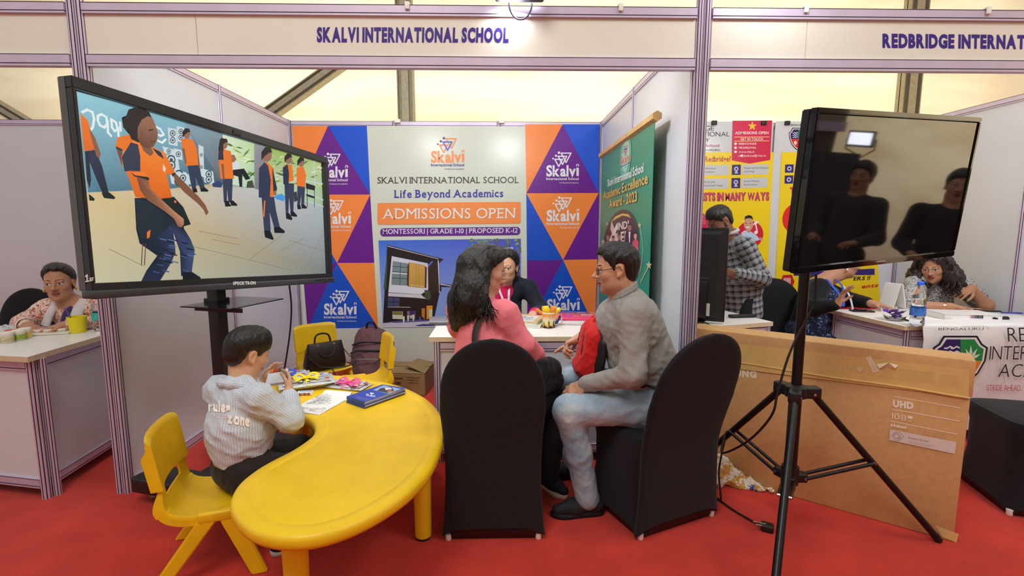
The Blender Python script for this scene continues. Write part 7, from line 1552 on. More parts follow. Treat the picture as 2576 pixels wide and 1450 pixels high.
# stack of blue brochures
cs = [at(*q, Z=ZT + .035) for q in ((872, 998), (917, 1013), (1020, 977), (962, 968))]; cs0 = [at(*q, Z=ZT + .002) for q in ((874, 1006), (919, 1026), (1018, 992), (966, 978))]
M_cover = mat('blue_cover', rgb(32, 76, 176), .3, var=.03); M_pages = mat('page_block', rgb(230, 230, 228), .6, var=.03, scale=200)
for k in range(4):
    z0 = ZT + .0012 + k * .0088; j = Vector(((-.004, .003, -.002, 0)[k], (.003, -.003, .002, 0)[k], 0)); q = [p + j for p in cs]; cc = sum(q, Vector()) / 4
    r = wthing('brochure', ['blue school brochure at the bottom of the stack on the kidney table', 'second blue school brochure from the bottom of the stack', 'second blue school brochure from the top of the stack', 'topmost blue school brochure of the stack, showing its printed cover'][k], 'brochure', (cc.x, cc.y, z0), 'brochures stacked on the kidney table')
    P2 = [Vector((p.x, p.y)) for p in q]
    if sum(P2[i].x * P2[(i + 1) % 4].y - P2[(i + 1) % 4].x * P2[i].y for i in range(4)) < 0: P2 = P2[::-1]
    m = MB(); m.prism(offset(P2, .002), z0 + .0010, z0 + .0074); part(m, 'pages', M_pages, r)
    m = MB(); m.prism(P2, z0, z0 + .0010); m.prism(P2, z0 + .0074, z0 + .0084); s0, s1 = q[0], q[1]
    d = (s1 - s0); nn = Vector((-d.y, d.x, 0)).normalized(); m.add([s0 * 1, s1 * 1, s1 * 1, s0 * 1], []); m.prism([(s0.x, s0.y), (s1.x, s1.y), (s1.x + nn.x * .001, s1.y + nn.y * .001), (s0.x + nn.x * .001, s0.y + nn.y * .001)], z0, z0 + .0084); part(m, 'cover', M_cover, r)
pc = Pic(Vector((0, 0, z0 + .0086)), (1, 0, 0), (0, 1, 0), .00008)
pc.poly([(965, 970), (1008, 979), (978, 991), (938, 982)], rgb(150, 180, 216)); pc.poly([(958, 977), (985, 974), (992, 984), (975, 989), (948, 984)], rgb(60, 56, 60)); pc.poly([(968, 976), (984, 976), (986, 980), (970, 982)], rgb(220, 220, 226)); pc.poly([(972, 984), (988, 982), (980, 988)], rgb(206, 130, 60))
pc.text('Skalvi', (921, 996), (944, 1000), 5, rgb(226, 232, 244), bold=.03); pc.poly([(930, 988), (942, 990), (934, 994)], rgb(226, 232, 244)); pc.line([(900, 999), (934, 1006)], .0018, rgb(190, 206, 236)); pc.line([(898, 1002), (926, 1008)], .0018, rgb(190, 206, 236))
part(pc.mb, 'printing', M_print, r, color=True)

# ------------------------------------------------------------------ corner behind the table: handbag, backpack, carton
M_leather = mat('black_leather', rgb(34, 27, 27), .42, var=.06, bump=.2, bscale=120); M_gold = mat('gold', rgb(226, 176, 66), .25, .9)
hbg = thing('handbag', 'black leather handbag with gold rings standing on a yellow children\'s chair', 'bag', (-1.425, 3.885, .292), None, math.radians(40))
m = MB(); rs = []
for z, hx, hy in ((0, .150, .055), (.01, .158, .062), (.05, .160, .064), (.14, .148, .045), (.20, .136, .022), (.215, .135, .012)): rs.append(superring(0, z * -.12, hx, hy, z, .4, 40))
m.rings(rs); lpart(m, 'body', M_leather, hbg, 60)
for s_, y in ((-1, -.035), (1, .03)):
    m = MB(); m.tube(spline([(-.062, y, .19), (-.058, y - .022 * (s_ < 0), .15), (-.03, y - .035, .112), (.03, y - .035, .112), (.062, y - .022, .15), (.066, y, .19)] if s_ < 0 else [(-.062, y, .20), (-.05, y, .26), (0, y + .01, .275), (.05, y, .26), (.066, y, .20)], 6, False), .0075, 8); lpart(m, 'handle', M_leather, hbg, 60)
for x in (-.062, .066): m = MB(); m.tube([(x + .010 * math.cos(a), -.045, .188 + .012 * math.sin(a)) for a in [2 * math.pi * i / 12 for i in range(13)]], .003, 6); m.tube([(x, -.042, .200), (x, -.030, .212)], .006, 6); lpart(m, 'ring', M_gold, hbg, 60)
m = MB(); m.tube([(-.152 + .006 * math.cos(a), -.03, .165 + .014 * math.sin(a)) for a in [2 * math.pi * i / 12 for i in range(13)]], .0028, 6); lpart(m, 'clasp', M_gold, hbg, 60)
m = MB(); m.tube(spline([(-.150, -.03, .15), (-.12, -.078, .09), (-.06, -.088, .04), (.03, -.092, .018), (.12, -.10, .01), (.20, -.09, .012), (.245, -.03, .02), (.22, .04, .06), (.17, .03, .13), (.150, 0, .17)], 6, False), .0065, 6, flat=.5); lpart(m, 'strap', M_leather, hbg, 60)
m = MB(); m.tube(spline([(.02, -.10, .012), (.025, -.125, -.01), (.035, -.13, -.045), (.06, -.14, -.06), (.095, -.15, -.062)], 5, False), .004, 6); lpart(m, 'loose_strap', M_leather, hbg, 60)
bk = wthing('backpack', 'dusty maroon backpack leaning in the corner behind the yellow children\'s chairs', 'bag', (-1.22, 4.42, 0))
S = Sdf(); S.cap((-1.22, 4.44, .16), (-1.22, 4.50, .36), .17, .15, .06).cap((-1.13, 4.42, .15), (-1.13, 4.48, .33), .14, .13, .06).cap((-1.20, 4.30, .14), (-1.18, 4.34, .25), .13, .11, .05); S.post.append(noise_disp(.010, .12, 121)); V, F = S.mesh(.009); V[:, 2] = np.maximum(V[:, 2], .004); to_obj('body', V, F, cloth('maroon_nylon', rgb(112, 78, 82), .75, bump=.3, bscale=22), bk)
for k, (z, y, r_) in enumerate(((.40, 4.34, .12), (.34, 4.28, .13))): m = MB(); m.tube(spline([(-1.36, y + .07, z - .05), (-1.28, y - .01, z - .01), (-1.18, y - .03, z), (-1.06, y + .03, z - .02)], 6, False), .007, 6); part(m, 'zip', M_black, bk, 60)
m = MB(); m.tube(spline([(-1.30, 4.20, .27), (-1.2, 4.165, .285), (-1.08, 4.20, .275)], 6, False), .007, 6, flat=.5); part(m, 'reflective_trim', mat('grey_trim', rgb(130, 140, 140), .5), bk, 60)
m = MB(); m.tube(spline([(-1.24, 4.46, .50), (-1.22, 4.44, .55), (-1.17, 4.44, .55), (-1.15, 4.46, .49)], 6, False), .010, 6); part(m, 'handle', M_black, bk, 60)
ct = wthing('carton', 'flattened-top brown carton on the floor between the yellow chairs and the counter', 'box', (-.84, 4.22, 0))
M_card2 = mat('brown_cardboard', rgb(146, 118, 76), .8, var=.08, scale=30, bump=.15, bscale=120)
ca = math.radians(-6); m = MB(); m.rbox((-.84, 4.22, .095), (.42, .34, .19), .006, ca, seg=1); part(m, 'body', M_card2, ct)
Rc = Matrix.Rotation(ca, 3, 'Z'); cc = Vector((-.84, 4.22, .19))
for q, dz in ((((-.21, -.17), (.21, -.17), (.21, -.01), (-.21, -.01)), (.002, .002, .012, .008)), (((-.21, .17), (.21, .17), (.21, .0), (-.21, .0)), (.002, .002, .016, .010)), (((.21, -.17), (.21, .17), (.06, .16), (.02, -.10)), (.003, .003, .040, .055))):
    m = MB(); vs = [cc + Rc @ Vector((x, y, z)) for (x, y), z in zip(q, dz)]; m.add(vs + [v + Vector((0, 0, .004)) for v in vs], [(3, 2, 1, 0), (4, 5, 6, 7), (0, 1, 5, 4), (1, 2, 6, 5), (2, 3, 7, 6), (3, 0, 4, 7)]); part(m, 'flap', M_card2, ct)
pc = Pic(Vector((-.84, 4.22, .1)) + Rc @ Vector((0, -.1706, 0)), Rc @ Vector((1, 0, 0)), (0, 0, 1), .0002); dkc = rgb(84, 64, 40)
for x0, x1, y, h_ in ((-.15, -.09, .04, .012), (-.05, .02, .04, .018), (.06, .17, .055, .009), (.06, .16, .035, .009), (-.04, .0, .0, .022), (.07, .16, .012, .009)): [pc.line([(x0 + (x1 - x0) * k / 5, y + h_ * .5), (x0 + (x1 - x0) * (k + .6) / 5, y + h_ * .5)], h_ * .6, dkc, px=False) for k in range(5)]
part(pc.mb, 'printing', M_printm, ct, color=True)

# ------------------------------------------------------------------ things on the middle counter
ZC = .776
def flat_book(name, label, cat, c, dims, rz, mc, mp, group=None, tilt=0.0, cover=.002):
    R = Matrix.Rotation(rz, 3, 'Z') @ Matrix.Rotation(tilt, 3, 'X'); c = Vector(c); r = wthing(name, label, cat, tuple(c), group); a, b, h = dims; up = R.col[2]
    m = MB(); m.box(c + up * h / 2, (a - .006, b - .006, h - 2 * cover), R=R); part(m, 'pages', mp, r)
    m = MB(); m.box(c + up * (cover / 2), (a, b, cover), R=R); m.box(c + up * (h - cover / 2), (a, b, cover), R=R); m.box(c + up * h / 2 + R.col[0] * (-a / 2 + cover / 2), (cover, b, h), R=R); part(m, 'cover', mc, r)
    return r, R
M_tanb = mat('tan_board', rgb(200, 168, 116), .55, var=.06); M_greenb = mat('pale_green_board', rgb(196, 206, 178), .6, var=.05)
flat_book('hardback_book', 'pale green book flat on the middle counter under the tan book', 'book', (.125, 3.22, ZC), (.30, .22, .018), -.25, M_greenb, M_pages, 'books on the middle counter')
r, R = flat_book('hardback_book', 'tan book tilted on the pale green one under the seated woman\'s hand', 'book', (.125, 3.235, ZC + .021), (.28, .20, .020), -.38, M_tanb, M_pages, 'books on the middle counter', tilt=.07)
pc = Pic(Vector((.125, 3.235, ZC + .021)) + R.col[2] * .0206, R.col[0], R.col[1], .0001); pc.poly([(-.11, -.08), (.11, -.08), (.11, .06), (-.11, .06)], rgb(214, 214, 214), px=False); blob_print(pc, [(-.1, -.07), (.1, -.07), (.1, .05), (-.1, .05)], [(190, 190, 196), (226, 226, 230), (150, 150, 160), (206, 206, 206)], 40, .02, 8); part(pc.mb, 'printing', M_print, r, color=True)
c = at(1380, 824, Z=ZC); mug = wthing('paper_mug', 'printed sunset mug filled with orange and yellow wrapped sweets on the counter', 'mug', (c.x, c.y, ZC))
m = MB(); m.lathe([(.038, 0), (.040, .002), (.043, .100), (.0405, .100), (.038, .006), (0, .006)], (c.x, c.y, ZC), 32, cap=False); m.lathe([(0, .001), (.039, .001)], (c.x, c.y, ZC), 32, cap=False)
def mug_mat():
    m_ = mat('sunset_print', (1, 1, 1), .4, var=.02); nt = m_.node_tree; hv = [x for x in nt.nodes if x.type == 'HUE_SAT'][0]; tc = nt.nodes.new('ShaderNodeTexCoord'); sp = nt.nodes.new('ShaderNodeSeparateXYZ'); nt.links.new(tc.outputs['Object'], sp.inputs[0])
    mr = nt.nodes.new('ShaderNodeMapRange'); mr.inputs[1].default_value = ZC; mr.inputs[2].default_value = ZC + .1; nt.links.new(sp.outputs[2], mr.inputs[0]); cr = nt.nodes.new('ShaderNodeValToRGB'); E_ = cr.color_ramp.elements
    E_[0].position = 0; E_[0].color = (*rgb(226, 160, 60), 1); E_[1].position = 1; E_[1].color = (*rgb(240, 236, 226), 1)
    for p_, c_ in ((.3, (244, 214, 120)), (.55, (236, 226, 190)), (.80, (232, 150, 70)), (.93, (236, 156, 80)), (.95, (240, 236, 226))): e = E_.new(p_); e.color = (*rgb(*c_), 1)
    nt.links.new(mr.outputs[0], cr.inputs[0]); nt.links.new(cr.outputs[0], hv.inputs['Color']); return m_
part(m, 'body', mug_mat(), mug, 60)
def wrapc(a, z): r_ = .0406 + .003 * z / .1; return (c.x + r_ * math.cos(a), c.y + r_ * math.sin(a), ZC + z)
m = MB()
def mugpoly(pts): m.add([wrapc(-1.57 + x, z) for x, z in pts], [tuple(range(len(pts)))])
for x0 in [-1.4 + .14 * i for i in range(20)]: hh = .012 + .006 * math.sin(x0 * 7); mugpoly([(x0, .002), (x0 + .14, .002), (x0 + .14, .012 + .006 * math.sin((x0 + .14) * 7)), (x0, hh)])
for fx, s_ in ((-.05, 1.0), (-.85, .8)):
    mugpoly([(fx - .10 * s_, .032 * s_), (fx + .12 * s_, .030 * s_), (fx + .07 * s_, .044 * s_), (fx - .06 * s_, .044 * s_)]); mugpoly([(fx - .05 * s_, .044 * s_), (fx + .05 * s_, .044 * s_), (fx + .05 * s_, .052 * s_), (fx - .05 * s_, .052 * s_)]); mugpoly([(fx - .06 * s_, .010), (fx - .01, .010), (fx + .0, .034 * s_), (fx - .08 * s_, .034 * s_)]); mugpoly([(fx + .02, .008), (fx + .08 * s_, .008), (fx + .09 * s_, .034 * s_), (fx, .034 * s_)])
mugpoly([(.62, .010), (.95, .010), (.95, .052), (.75, .044), (.66, .036)])
for k in range(3): mugpoly([(.0 - .1 * (k == 2) * -1, .082 - .009 * k), (.5, .081 - .009 * k), (.5, .078 - .009 * k), (.0 + .1 * (k == 2), .079 - .009 * k)])
part(m, 'silhouette_print', mat('ink_black', rgb(34, 26, 26), .5), mug)
def wrapper(name, label, p, d, L, W, mt, group='wrapped sweets in the mug'):
    p = Vector(p); d = Vector(d).normalized(); s_ = d.cross(Vector((.3, 1, .2))).normalized(); n_ = d.cross(s_)
    def fn(u, v): e = abs(u - .5) * 2; return p + d * L * u + s_ * W * (v - .5) * (1 if e < .8 else .8 + .5 * math.sin(v * 20) * .3) + n_ * (.010 * (1 - e ** 4) * math.sin(math.pi * v) + .002 * math.sin(u * 23 + v * 9))
    o = part(sheet(fn, [i / 12 for i in range(13)], [i / 8 for i in range(9)], .001), name, mt, None, 60); return tag(o, label, 'sweet', group)
M_wy, M_wo = mat('yellow_foil', rgb(240, 206, 40), .25, var=.12, bump=.3), mat('orange_foil', rgb(226, 140, 50), .25, var=.2, bump=.3)
wrapper('wrapped_sweet', 'yellow wrapped sweet upright in the printed mug', (c.x - .012, c.y - .008, ZC + .07), (-.15, 0, 1), .072, .05, M_wy); wrapper('wrapped_sweet', 'orange wrapped sweet upright in the printed mug', (c.x + .018, c.y - .015, ZC + .07), (.2, 0, 1), .072, .04, M_wo)
wrapper('wrapped_sweet', 'orange wrapped sweet sticking out of the mug to the left', (c.x - .03, c.y, ZC + .085), (-.85, -.1, .55), .065, .022, M_wo); wrapper('wrapped_sweet', 'yellow and orange sweet sticking out of the mug to the right', (c.x + .03, c.y + .01, ZC + .085), (.8, .2, .6), .06, .026, M_wy)
c = at(1401, 806, Z=ZC + .03); m = MB(); m.tube(spline([(c.x - .025, c.y, ZC + .006), (c.x, c.y - .02, ZC + .02), (c.x + .015, c.y, ZC + .05), (c.x + .02, c.y + .03, ZC + .03), (c.x - .01, c.y + .03, ZC + .012), (c.x - .035, c.y + .05, ZC + .008), (c.x - .12, c.y + .06, ZC + .02), (c.x - .14, c.y + .03, ZC + .01)], 6, False), .016, 8, flat=.4); tag(m.build('ribbon_lanyard', mat('navy_white_ribbon', rgb(44, 62, 140), .5, var=.4, scale=50), None, 60), 'crumpled navy and white ribbon behind the mug', 'lanyard')
M_pinkf, M_orf, M_clearf = mat('pink_folder', rgb(226, 66, 110), .25, var=.05), mat('orange_folder', rgb(226, 120, 90), .25, var=.06), mat('clear_folder', rgb(214, 206, 208), .15, var=.1, scale=60, bump=.3, bscale=50)
pF = at(1452, 806, Z=ZC)
for k, (lb, dx, dy, z, dims, rz, mt, tx) in enumerate((('clear plastic folder with papers at the bottom of the pink pile on the counter', .03, -.07, .0, (.30, .22, .020), -.12, M_clearf, None), ('orange and violet folder lying behind the pink folder', -.0, .09, .001, (.28, .20, .026), -.14, M_orf, None), ('bright pink folder lettered GRADE on top of the clear folder', .03, -.05, .022, (.28, .17, .014), -.10, M_pinkf, 'GRADE-1'))):
    R = Matrix.Rotation(rz, 3, 'Z'); q = Vector((pF.x + dx, pF.y + dy, ZC + z + dims[2] / 2 + .0005)); r = wthing('folder', lb, 'folder', tuple(q), 'folders on the middle counter')
    m = MB(); m.rbox(q, dims, .004, R=R, seg=2); part(m, 'cover', mt, r, 40)
    pc = Pic(q + Vector((0, 0, dims[2] / 2 + .0004)), R.col[0], R.col[1], .0001)
    if k == 1: pc.poly([(-.12, .02), (.10, .02), (.10, .08), (-.12, .08)], rgb(70, 70, 150), px=False); pc.poly([(.0, .035), (.08, .035), (.08, .06), (.0, .06)], rgb(60, 36, 40), px=False); pc.poly([(.01, .042), (.07, .042), (.07, .053), (.01, .053)], rgb(226, 210, 206), px=False)
    elif k == 2: pc.text(tx, (-.07, .0), (.08, .0), .02, rgb(240, 170, 190), px=False, bold=.05); pc.poly([(-.01, .045), (.07, .045), (.07, .06), (-.01, .06)], rgb(240, 220, 226), px=False); pc.poly([(-.13, -.05), (-.08, -.06), (-.07, .06), (-.12, .05)], rgb(206, 60, 160), px=False)
    else: pc.poly([(-.12, -.09), (.12, -.09), (.12, -.04), (-.12, -.04)], rgb(226, 226, 230), px=False)
    part(pc.mb, 'printing', M_print, r, color=True)
lpn = at(1112, 812, Z=ZC + .01); lt = wthing('laptop', 'closed grey laptop at the left end of the middle counter', 'laptop', (lpn.x, lpn.y, ZC)); m = MB(); m.rbox((lpn.x + .06, lpn.y + .06, ZC + .010), (.30, .20, .014), .005, .1); part(m, 'base', mat('grey_case', rgb(90, 92, 98), .4, .3), lt, 40); m = MB(); m.rbox((lpn.x + .06, lpn.y + .06, ZC + .021), (.30, .20, .006), .0025, .1); part(m, 'lid', mat('silver_case', rgb(150, 152, 158), .35, .5), lt, 40)
# ------------------------------------------------------------------ left counter
def jar(u, v, lid, lab, label):
    c = at(u, v, Z=ZC); r = wthing('paint_jar', label, 'jar', (c.x, c.y, ZC), 'jars on the left counter')
    m = MB(); m.lathe([(.026, 0), (.028, .003), (.028, .040), (.026, .043)], (c.x, c.y, ZC), 20); part(m, 'body', mat('white_jar', rgb(226, 222, 206), .35), r, 40)
    m = MB(); m.lathe([(.029, .042), (.030, .044), (.030, .058), (.027, .060)], (c.x, c.y, ZC), 20); part(m, 'lid', mat('cream_lid', rgb(236, 230, 214), .4), r, 40)
    m = MB(); m.lathe([(.0284, .006), (.0284, .036)], (c.x, c.y, ZC), 20, cap=False); part(m, 'paper_label', mat('jar_label_' + lid, lab, .5, var=.3, scale=60), r, 60)
jar(20, 862, 'red', rgb(206, 190, 150), 'white-lidded jar with red-banded label at the front left counter'); jar(49, 856, 'green', rgb(150, 176, 70), 'white-lidded jar with green and pink label, right of the red-banded jar'); jar(64, 851, 'yellow', rgb(214, 190, 90), 'white-lidded jar with yellow label behind the green-labelled jar'); jar(-2, 862, 'white', rgb(206, 210, 206), 'white-lidded jar cut off by the left edge of the photo')
c = at(197, 836, Z=ZC); cu = wthing('plastic_cup', 'yellow plastic cup on the left counter', 'cup', (c.x, c.y, ZC)); m = MB(); m.lathe([(0, .001), (.037, .001), (.038, 0), (.050, .098), (.0475, .098), (.036, .005), (0, .005)], (c.x, c.y, ZC), 28, cap=False); part(m, 'body', mat('lemon_plastic', rgb(232, 214, 24), .4, var=.03), cu, 60)
m = MB(); m.tube([(c.x - .01, c.y, ZC + .02), (c.x - .045, c.y + .005, ZC + .10), (c.x - .075, c.y + .01, ZC + .150)], .003, 6); m.lathe([(.006, -.008), (.006, .008)], (c.x - .052, c.y + .006, ZC + .112), 8); tag(m.build('stir_stick', mat('blue_plastic', rgb(70, 86, 160), .4), None, 60), 'blue plastic stick leaning in the yellow cup', 'stick')
for lb, u, v, rz, dims, z in (('pale plastic tray under the crayon packet on the left counter', 122, 840, .30, (.24, .10, .008), 0), ('printed red and yellow crayon packet on the left counter', 124, 836, .28, (.20, .08, .016), .0085)):
    q = at(u, v, Z=ZC); R = Matrix.Rotation(rz, 3, 'Z'); r = wthing('crayon_packet', lb, 'packet', (q.x, q.y, ZC + z)); m = MB(); m.rbox((q.x, q.y, ZC + z + dims[2] / 2 + .0003), dims, .003, R=R); part(m, 'packet', mat('clear_pack', rgb(226, 220, 206), .2, var=.05), r, 40)
    if z: pc = Pic(Vector((q.x, q.y, ZC + z + dims[2] + .0008)), R.col[0], R.col[1], .0001); pc.poly([(-.09, -.03), (.03, -.03), (.05, .03), (-.08, .03)], rgb(196, 80, 76), px=False); pc.poly([(.0, -.01), (.07, -.02), (.06, .03), (.01, .03)], rgb(240, 196, 70), px=False); pc.poly([(-.07, -.012), (.02, -.014), (.03, .0), (-.06, .004)], rgb(240, 226, 220), px=False); pc.disc(.075, 0, .018, rgb(230, 230, 240), px=False); part(pc.mb, 'printing', M_print, r, color=True)
c = at(20, 838, Z=ZC); S = Sdf(); S.cap((c.x - .10, c.y, ZC + .018), (c.x + .05, c.y + .03, ZC + .012), .020, .010, .02).cap((c.x - .06, c.y + .05, ZC + .022), (c.x + .03, c.y + .06, ZC + .014), .022, .012, .02); S.post.append(noise_disp(.006, .03, 131)); V, F = S.mesh(.004); V[:, 2] = np.maximum(V[:, 2], ZC + .0005); tag(to_obj('crumpled_bag', V, F, mat('grey_white_bag', rgb(196, 196, 196), .4, var=.15, bump=.3), None), 'crumpled pale plastic bag behind the jars on the left counter', 'bag')
c = at(38, 843, Z=ZC); m = MB(); m.rbox((c.x, c.y + .01, ZC + .016), (.10, .045, .030), .004, .25); tag(m.build('red_packet', mat('red_orange_packet', rgb(214, 70, 50), .35, var=.3, scale=20), None, 40), 'small red and orange packet behind the jars', 'packet')
M_pet = mat('clear_bottle', (.95, .97, 1.0), .04, var=0, trans=1.0, ior=1.15, spec=.5); M_water = mat('bottle_water', (.93, .96, 1), .02, var=0, trans=1.0, ior=1.2)
def bottle(c, label, cap_m, band_m, k=1.0, words=None):
    r = wthing('water_bottle', label, 'bottle', tuple(c), 'water bottles'); c = Vector(c)
    pr = [(.0, .001), (.026, .0), (.033, .012), (.034, .03), (.031, .055), (.0345, .06), (.0345, .105), (.031, .110), (.033, .125), (.030, .145), (.033, .165), (.024, .195), (.013, .218), (.013, .232)]
    m = MB(); m.lathe([(a * k, z * k) for a, z in pr], c, 28, cap=False); part(m, 'body', M_pet, r, 70)
    m = MB(); m.lathe([(0, .003 * k)] + [(a * k * .94, z * k) for a, z in pr[2:9]] + [(.029 * k, .15 * k), (0, .152 * k)], c, 24, cap=False); part(m, 'water', M_water, r, 70)
    m = MB(); m.lathe([(.0155 * k, .226 * k), (.0155 * k, .240 * k), (.012 * k, .244 * k), (0, .244 * k)], c, 20, cap=False); part(m, 'cap', cap_m, r, 50)
    m = MB(); m.lathe([(.0352 * k, .062 * k), (.0352 * k, .104 * k)], c, 28, cap=False); part(m, 'paper_label', band_m, r, 60)
c = at(254, 832, Z=ZC); bottle((c.x, c.y, ZC), 'water bottle with green label at the right end of the left counter', mat('teal_cap', rgb(60, 170, 150), .4), mat('teal_label', rgb(60, 170, 160), .4, var=.2, scale=40), 1.12)

# ------------------------------------------------------------------ right-hand stall: monitor, remote, counter things
mo = wthing('monitor', 'black monitor seen from behind on the small counter', 'monitor', (1.27, 3.32, .776))
a_ = Vector((.86, -.51, 0)).normalized(); n_ = Vector((a_.y, -a_.x, 0)) * 1; n_ = n_ if n_.y < 0 else -n_; R = Matrix((a_, n_, Vector((0, 0, 1)))).transposed(); c0 = Vector((1.475, 3.20, 1.10)) - a_ * .26
m = MB(); m.rbox(c0, (.52, .022, .625), .006, R=R); part(m, 'panel', M_black, mo, 40)
m = MB(); m.rings([[c0 + R @ Vector((x * .52 / 2 * k, .011 + d_, z * .6 / 2 * k2)) for x, z in ((-1, -1), (1, -1), (1, 1), (-1, 1))] for k, k2, d_ in ((.97, .98, 0), (.80, .90, .028), (.78, .88, .030))]); part(m, 'back_shell', mat('matte_black_shell', rgb(34, 34, 38), .5, var=.06), mo)
m = MB(); m.rbox(c0 + R @ Vector((-.03, .046, -.17)), (.36, .026, .24), .006, R=R); part(m, 'lower_housing', M_black, mo, 40)
for z in (-.02, -.045): m = MB(); m.box(c0 + R @ Vector((-.04, .042, z)), (.38, .004, .008), R=R); part(m, 'ridge', mat('grey_ridge', rgb(74, 74, 80), .4), mo)
m = MB(); m.box(c0 + R @ Vector((.16, .0425, -.23)), (.022, .001, .085), R=R); part(m, 'barcode_label', mat('label_white', rgb(226, 224, 220), .5, var=.2, scale=300), mo)
m = MB(); m.box(c0 + R @ Vector((.03, .0605, -.20)), (.05, .003, .06), R=R); part(m, 'socket', mat('socket_black', rgb(8, 8, 9), .6), mo)
pc = Pic(c0 + R @ Vector((-.0, .0418, .09)), -a_ if False else a_, (0, 0, 1), .0002)
pc.n = n_; pc.uy = Vector((0, 0, 1)); pc.text('AZA', (-.16, 0), (.09, 0), .055, rgb(52, 52, 57), px=False, bold=-.01); part(pc.mb, 'moulded_lettering', M_printm, mo, color=True)
m = MB(); m.rbox((c0.x, c0.y, .782), (.28, .16, .012), .004, R=R); m.rbox((c0.x, c0.y + .0, .80), (.08, .03, .05), .004, R=R); part(m, 'stand_foot', M_black, mo, 40)
m = MB(); m.tube(spline([c0 + R @ Vector((.03, .062, -.20)), c0 + R @ Vector((.02, .09, -.25)), c0 + R @ Vector((.06, .08, -.31)), c0 + R @ Vector((.15, .075, -.315)), c0 + R @ Vector((.2, .085, -.33))], 5, False), .004, 6); part(m, 'cable', M_black, mo, 60)
c = at(1866, 799, Z=ZC); r = wthing('remote_control', 'black remote control on the small counter beside the monitor', 'remote', (c.x, c.y, ZC)); m = MB(); m.rbox((c.x, c.y, ZC + .011), (.19, .045, .020), .006, .12); part(m, 'case', M_black, r, 40)
for i in range(4): m = MB(); m.lathe([(.004, 0), (.004, .002)], (c.x - .06 + .03 * i, c.y - .006 + .0036 * i, ZC + .021), 8); part(m, 'button', mat('remote_button' + ('_red' if i == 2 else ''), rgb(190, 40, 40) if i == 2 else rgb(90, 90, 94), .5), r)
c = at(2250, 806, Z=ZC); bw = wthing('glass_bowl', 'clear glass bowl of purple sweets on the right-hand counter', 'bowl', (c.x, c.y, ZC)); m = MB(); m.lathe([(0, .001), (.045, 0), (.050, .004), (.072, .04), (.088, .085), (.085, .085), (.069, .042), (.046, .007), (0, .006)], (c.x, c.y, ZC), 32, cap=False); part(m, 'bowl', mat('clear_glass', (.96, .98, .97), .03, var=0, trans=1, ior=1.25), bw, 60)
rr = random.Random(4); M_pf = [mat('purple_foil', rgb(120, 56, 190), .18, .5, var=.2, bump=.3), mat('violet_foil', rgb(72, 30, 120), .2, .5, var=.2, bump=.3)]
for k in range(16):
    a = rr.uniform(0, 6.28); z = ZC + .022 + .014 * (k // 4); r_ = rr.uniform(0, .034 + .008 * (k // 4)); p = (c.x + r_ * math.cos(a), c.y + r_ * math.sin(a), z + rr.uniform(0, .006)); R = Euler((rr.uniform(-.5, .5), rr.uniform(-.5, .5), rr.uniform(0, 3))).to_matrix()
    m = MB(); m.rings([[Vector(p) + R @ Vector((x, w_ * math.cos(q), h_ * math.sin(q))) for q in [i * math.pi / 3 for i in range(6)]] for x, w_, h_ in ((-.028, .012, .002), (-.018, .005, .003), (-.013, .011, .008), (.013, .011, .008), (.018, .005, .003), (.028, .012, .002))]); tag(m.build('foil_sweet', M_pf[k % 2], None, 30), 'purple foil-wrapped sweet among others in the glass bowl', 'sweet', 'purple sweets in the glass bowl')
c = at(2305, 822, Z=ZC); bottle((c.x, c.y, ZC + .001), 'water bottle with blue cap and blue label on the right-hand counter', mat('blue_cap', rgb(36, 100, 226), .4), mat('blue_label', rgb(70, 130, 220), .4, var=.5, scale=35), 1.20)
c = at(2240, 776, Z=ZC); r = wthing('desk_calendar', 'white desk calendar standing open behind the glass bowl', 'calendar', (c.x, c.y, ZC))
for s_, w_ in ((-1, .004), (1, .010)): m = MB(); R = Matrix.Rotation(.2, 3, 'Z') @ Matrix.Rotation(s_ * -.26, 3, 'Y'); m.rbox(Vector((c.x + s_ * .028 + .01, c.y, ZC + .103)), (w_, .13, .20), .0015, R=R, seg=1); part(m, 'leaf', mat('calendar_card', rgb(226, 226, 222), .35, var=.02), r)
qb, _ = flat_book('book', 'thick white book with striped spine on the right-hand counter', 'book', at(2418, 800, Z=ZC).xy.to_3d() + Vector((0, 0, ZC + .0005)), (.36, .22, .040), -.15, mat('white_cover', rgb(230, 228, 226), .35), M_pages, None)
q = at(2418, 800, Z=ZC); Rz_ = Matrix.Rotation(-.15, 3, 'Z'); pc = Pic(Vector((q.x, q.y, ZC + .02)) + Rz_ @ Vector((0, -.1104, 0)), Rz_.col[0], (0, 0, 1), .0003)
for i, col in enumerate(((226, 120, 100), (120, 120, 180), (90, 90, 96), (60, 60, 64), (90, 90, 96), (60, 60, 64))): pc.poly([(-.02 + .013 * i, -.019), (-.009 + .013 * i, -.019), (-.009 + .013 * i, .019), (-.02 + .013 * i, .019)], rgb(*col), px=False)
part(pc.mb, 'spine_stripes', M_print, qb, color=True)
q = at(2345, 812, Z=ZC); r = wthing('document_tray', 'printed sheet in a black-edged folder behind the water bottle', 'folder', (q.x, q.y, ZC)); m = MB(); m.rbox((q.x, q.y + .02, ZC + .004), (.26, .20, .007), .002, -.12, seg=1); part(m, 'backing', M_black, r); m = MB(); m.box((q.x, q.y + .02, ZC + .0085), (.24, .18, .001), -.12); part(m, 'sheet', mat('white_paper', rgb(238, 238, 234), .6, var=.01), r)
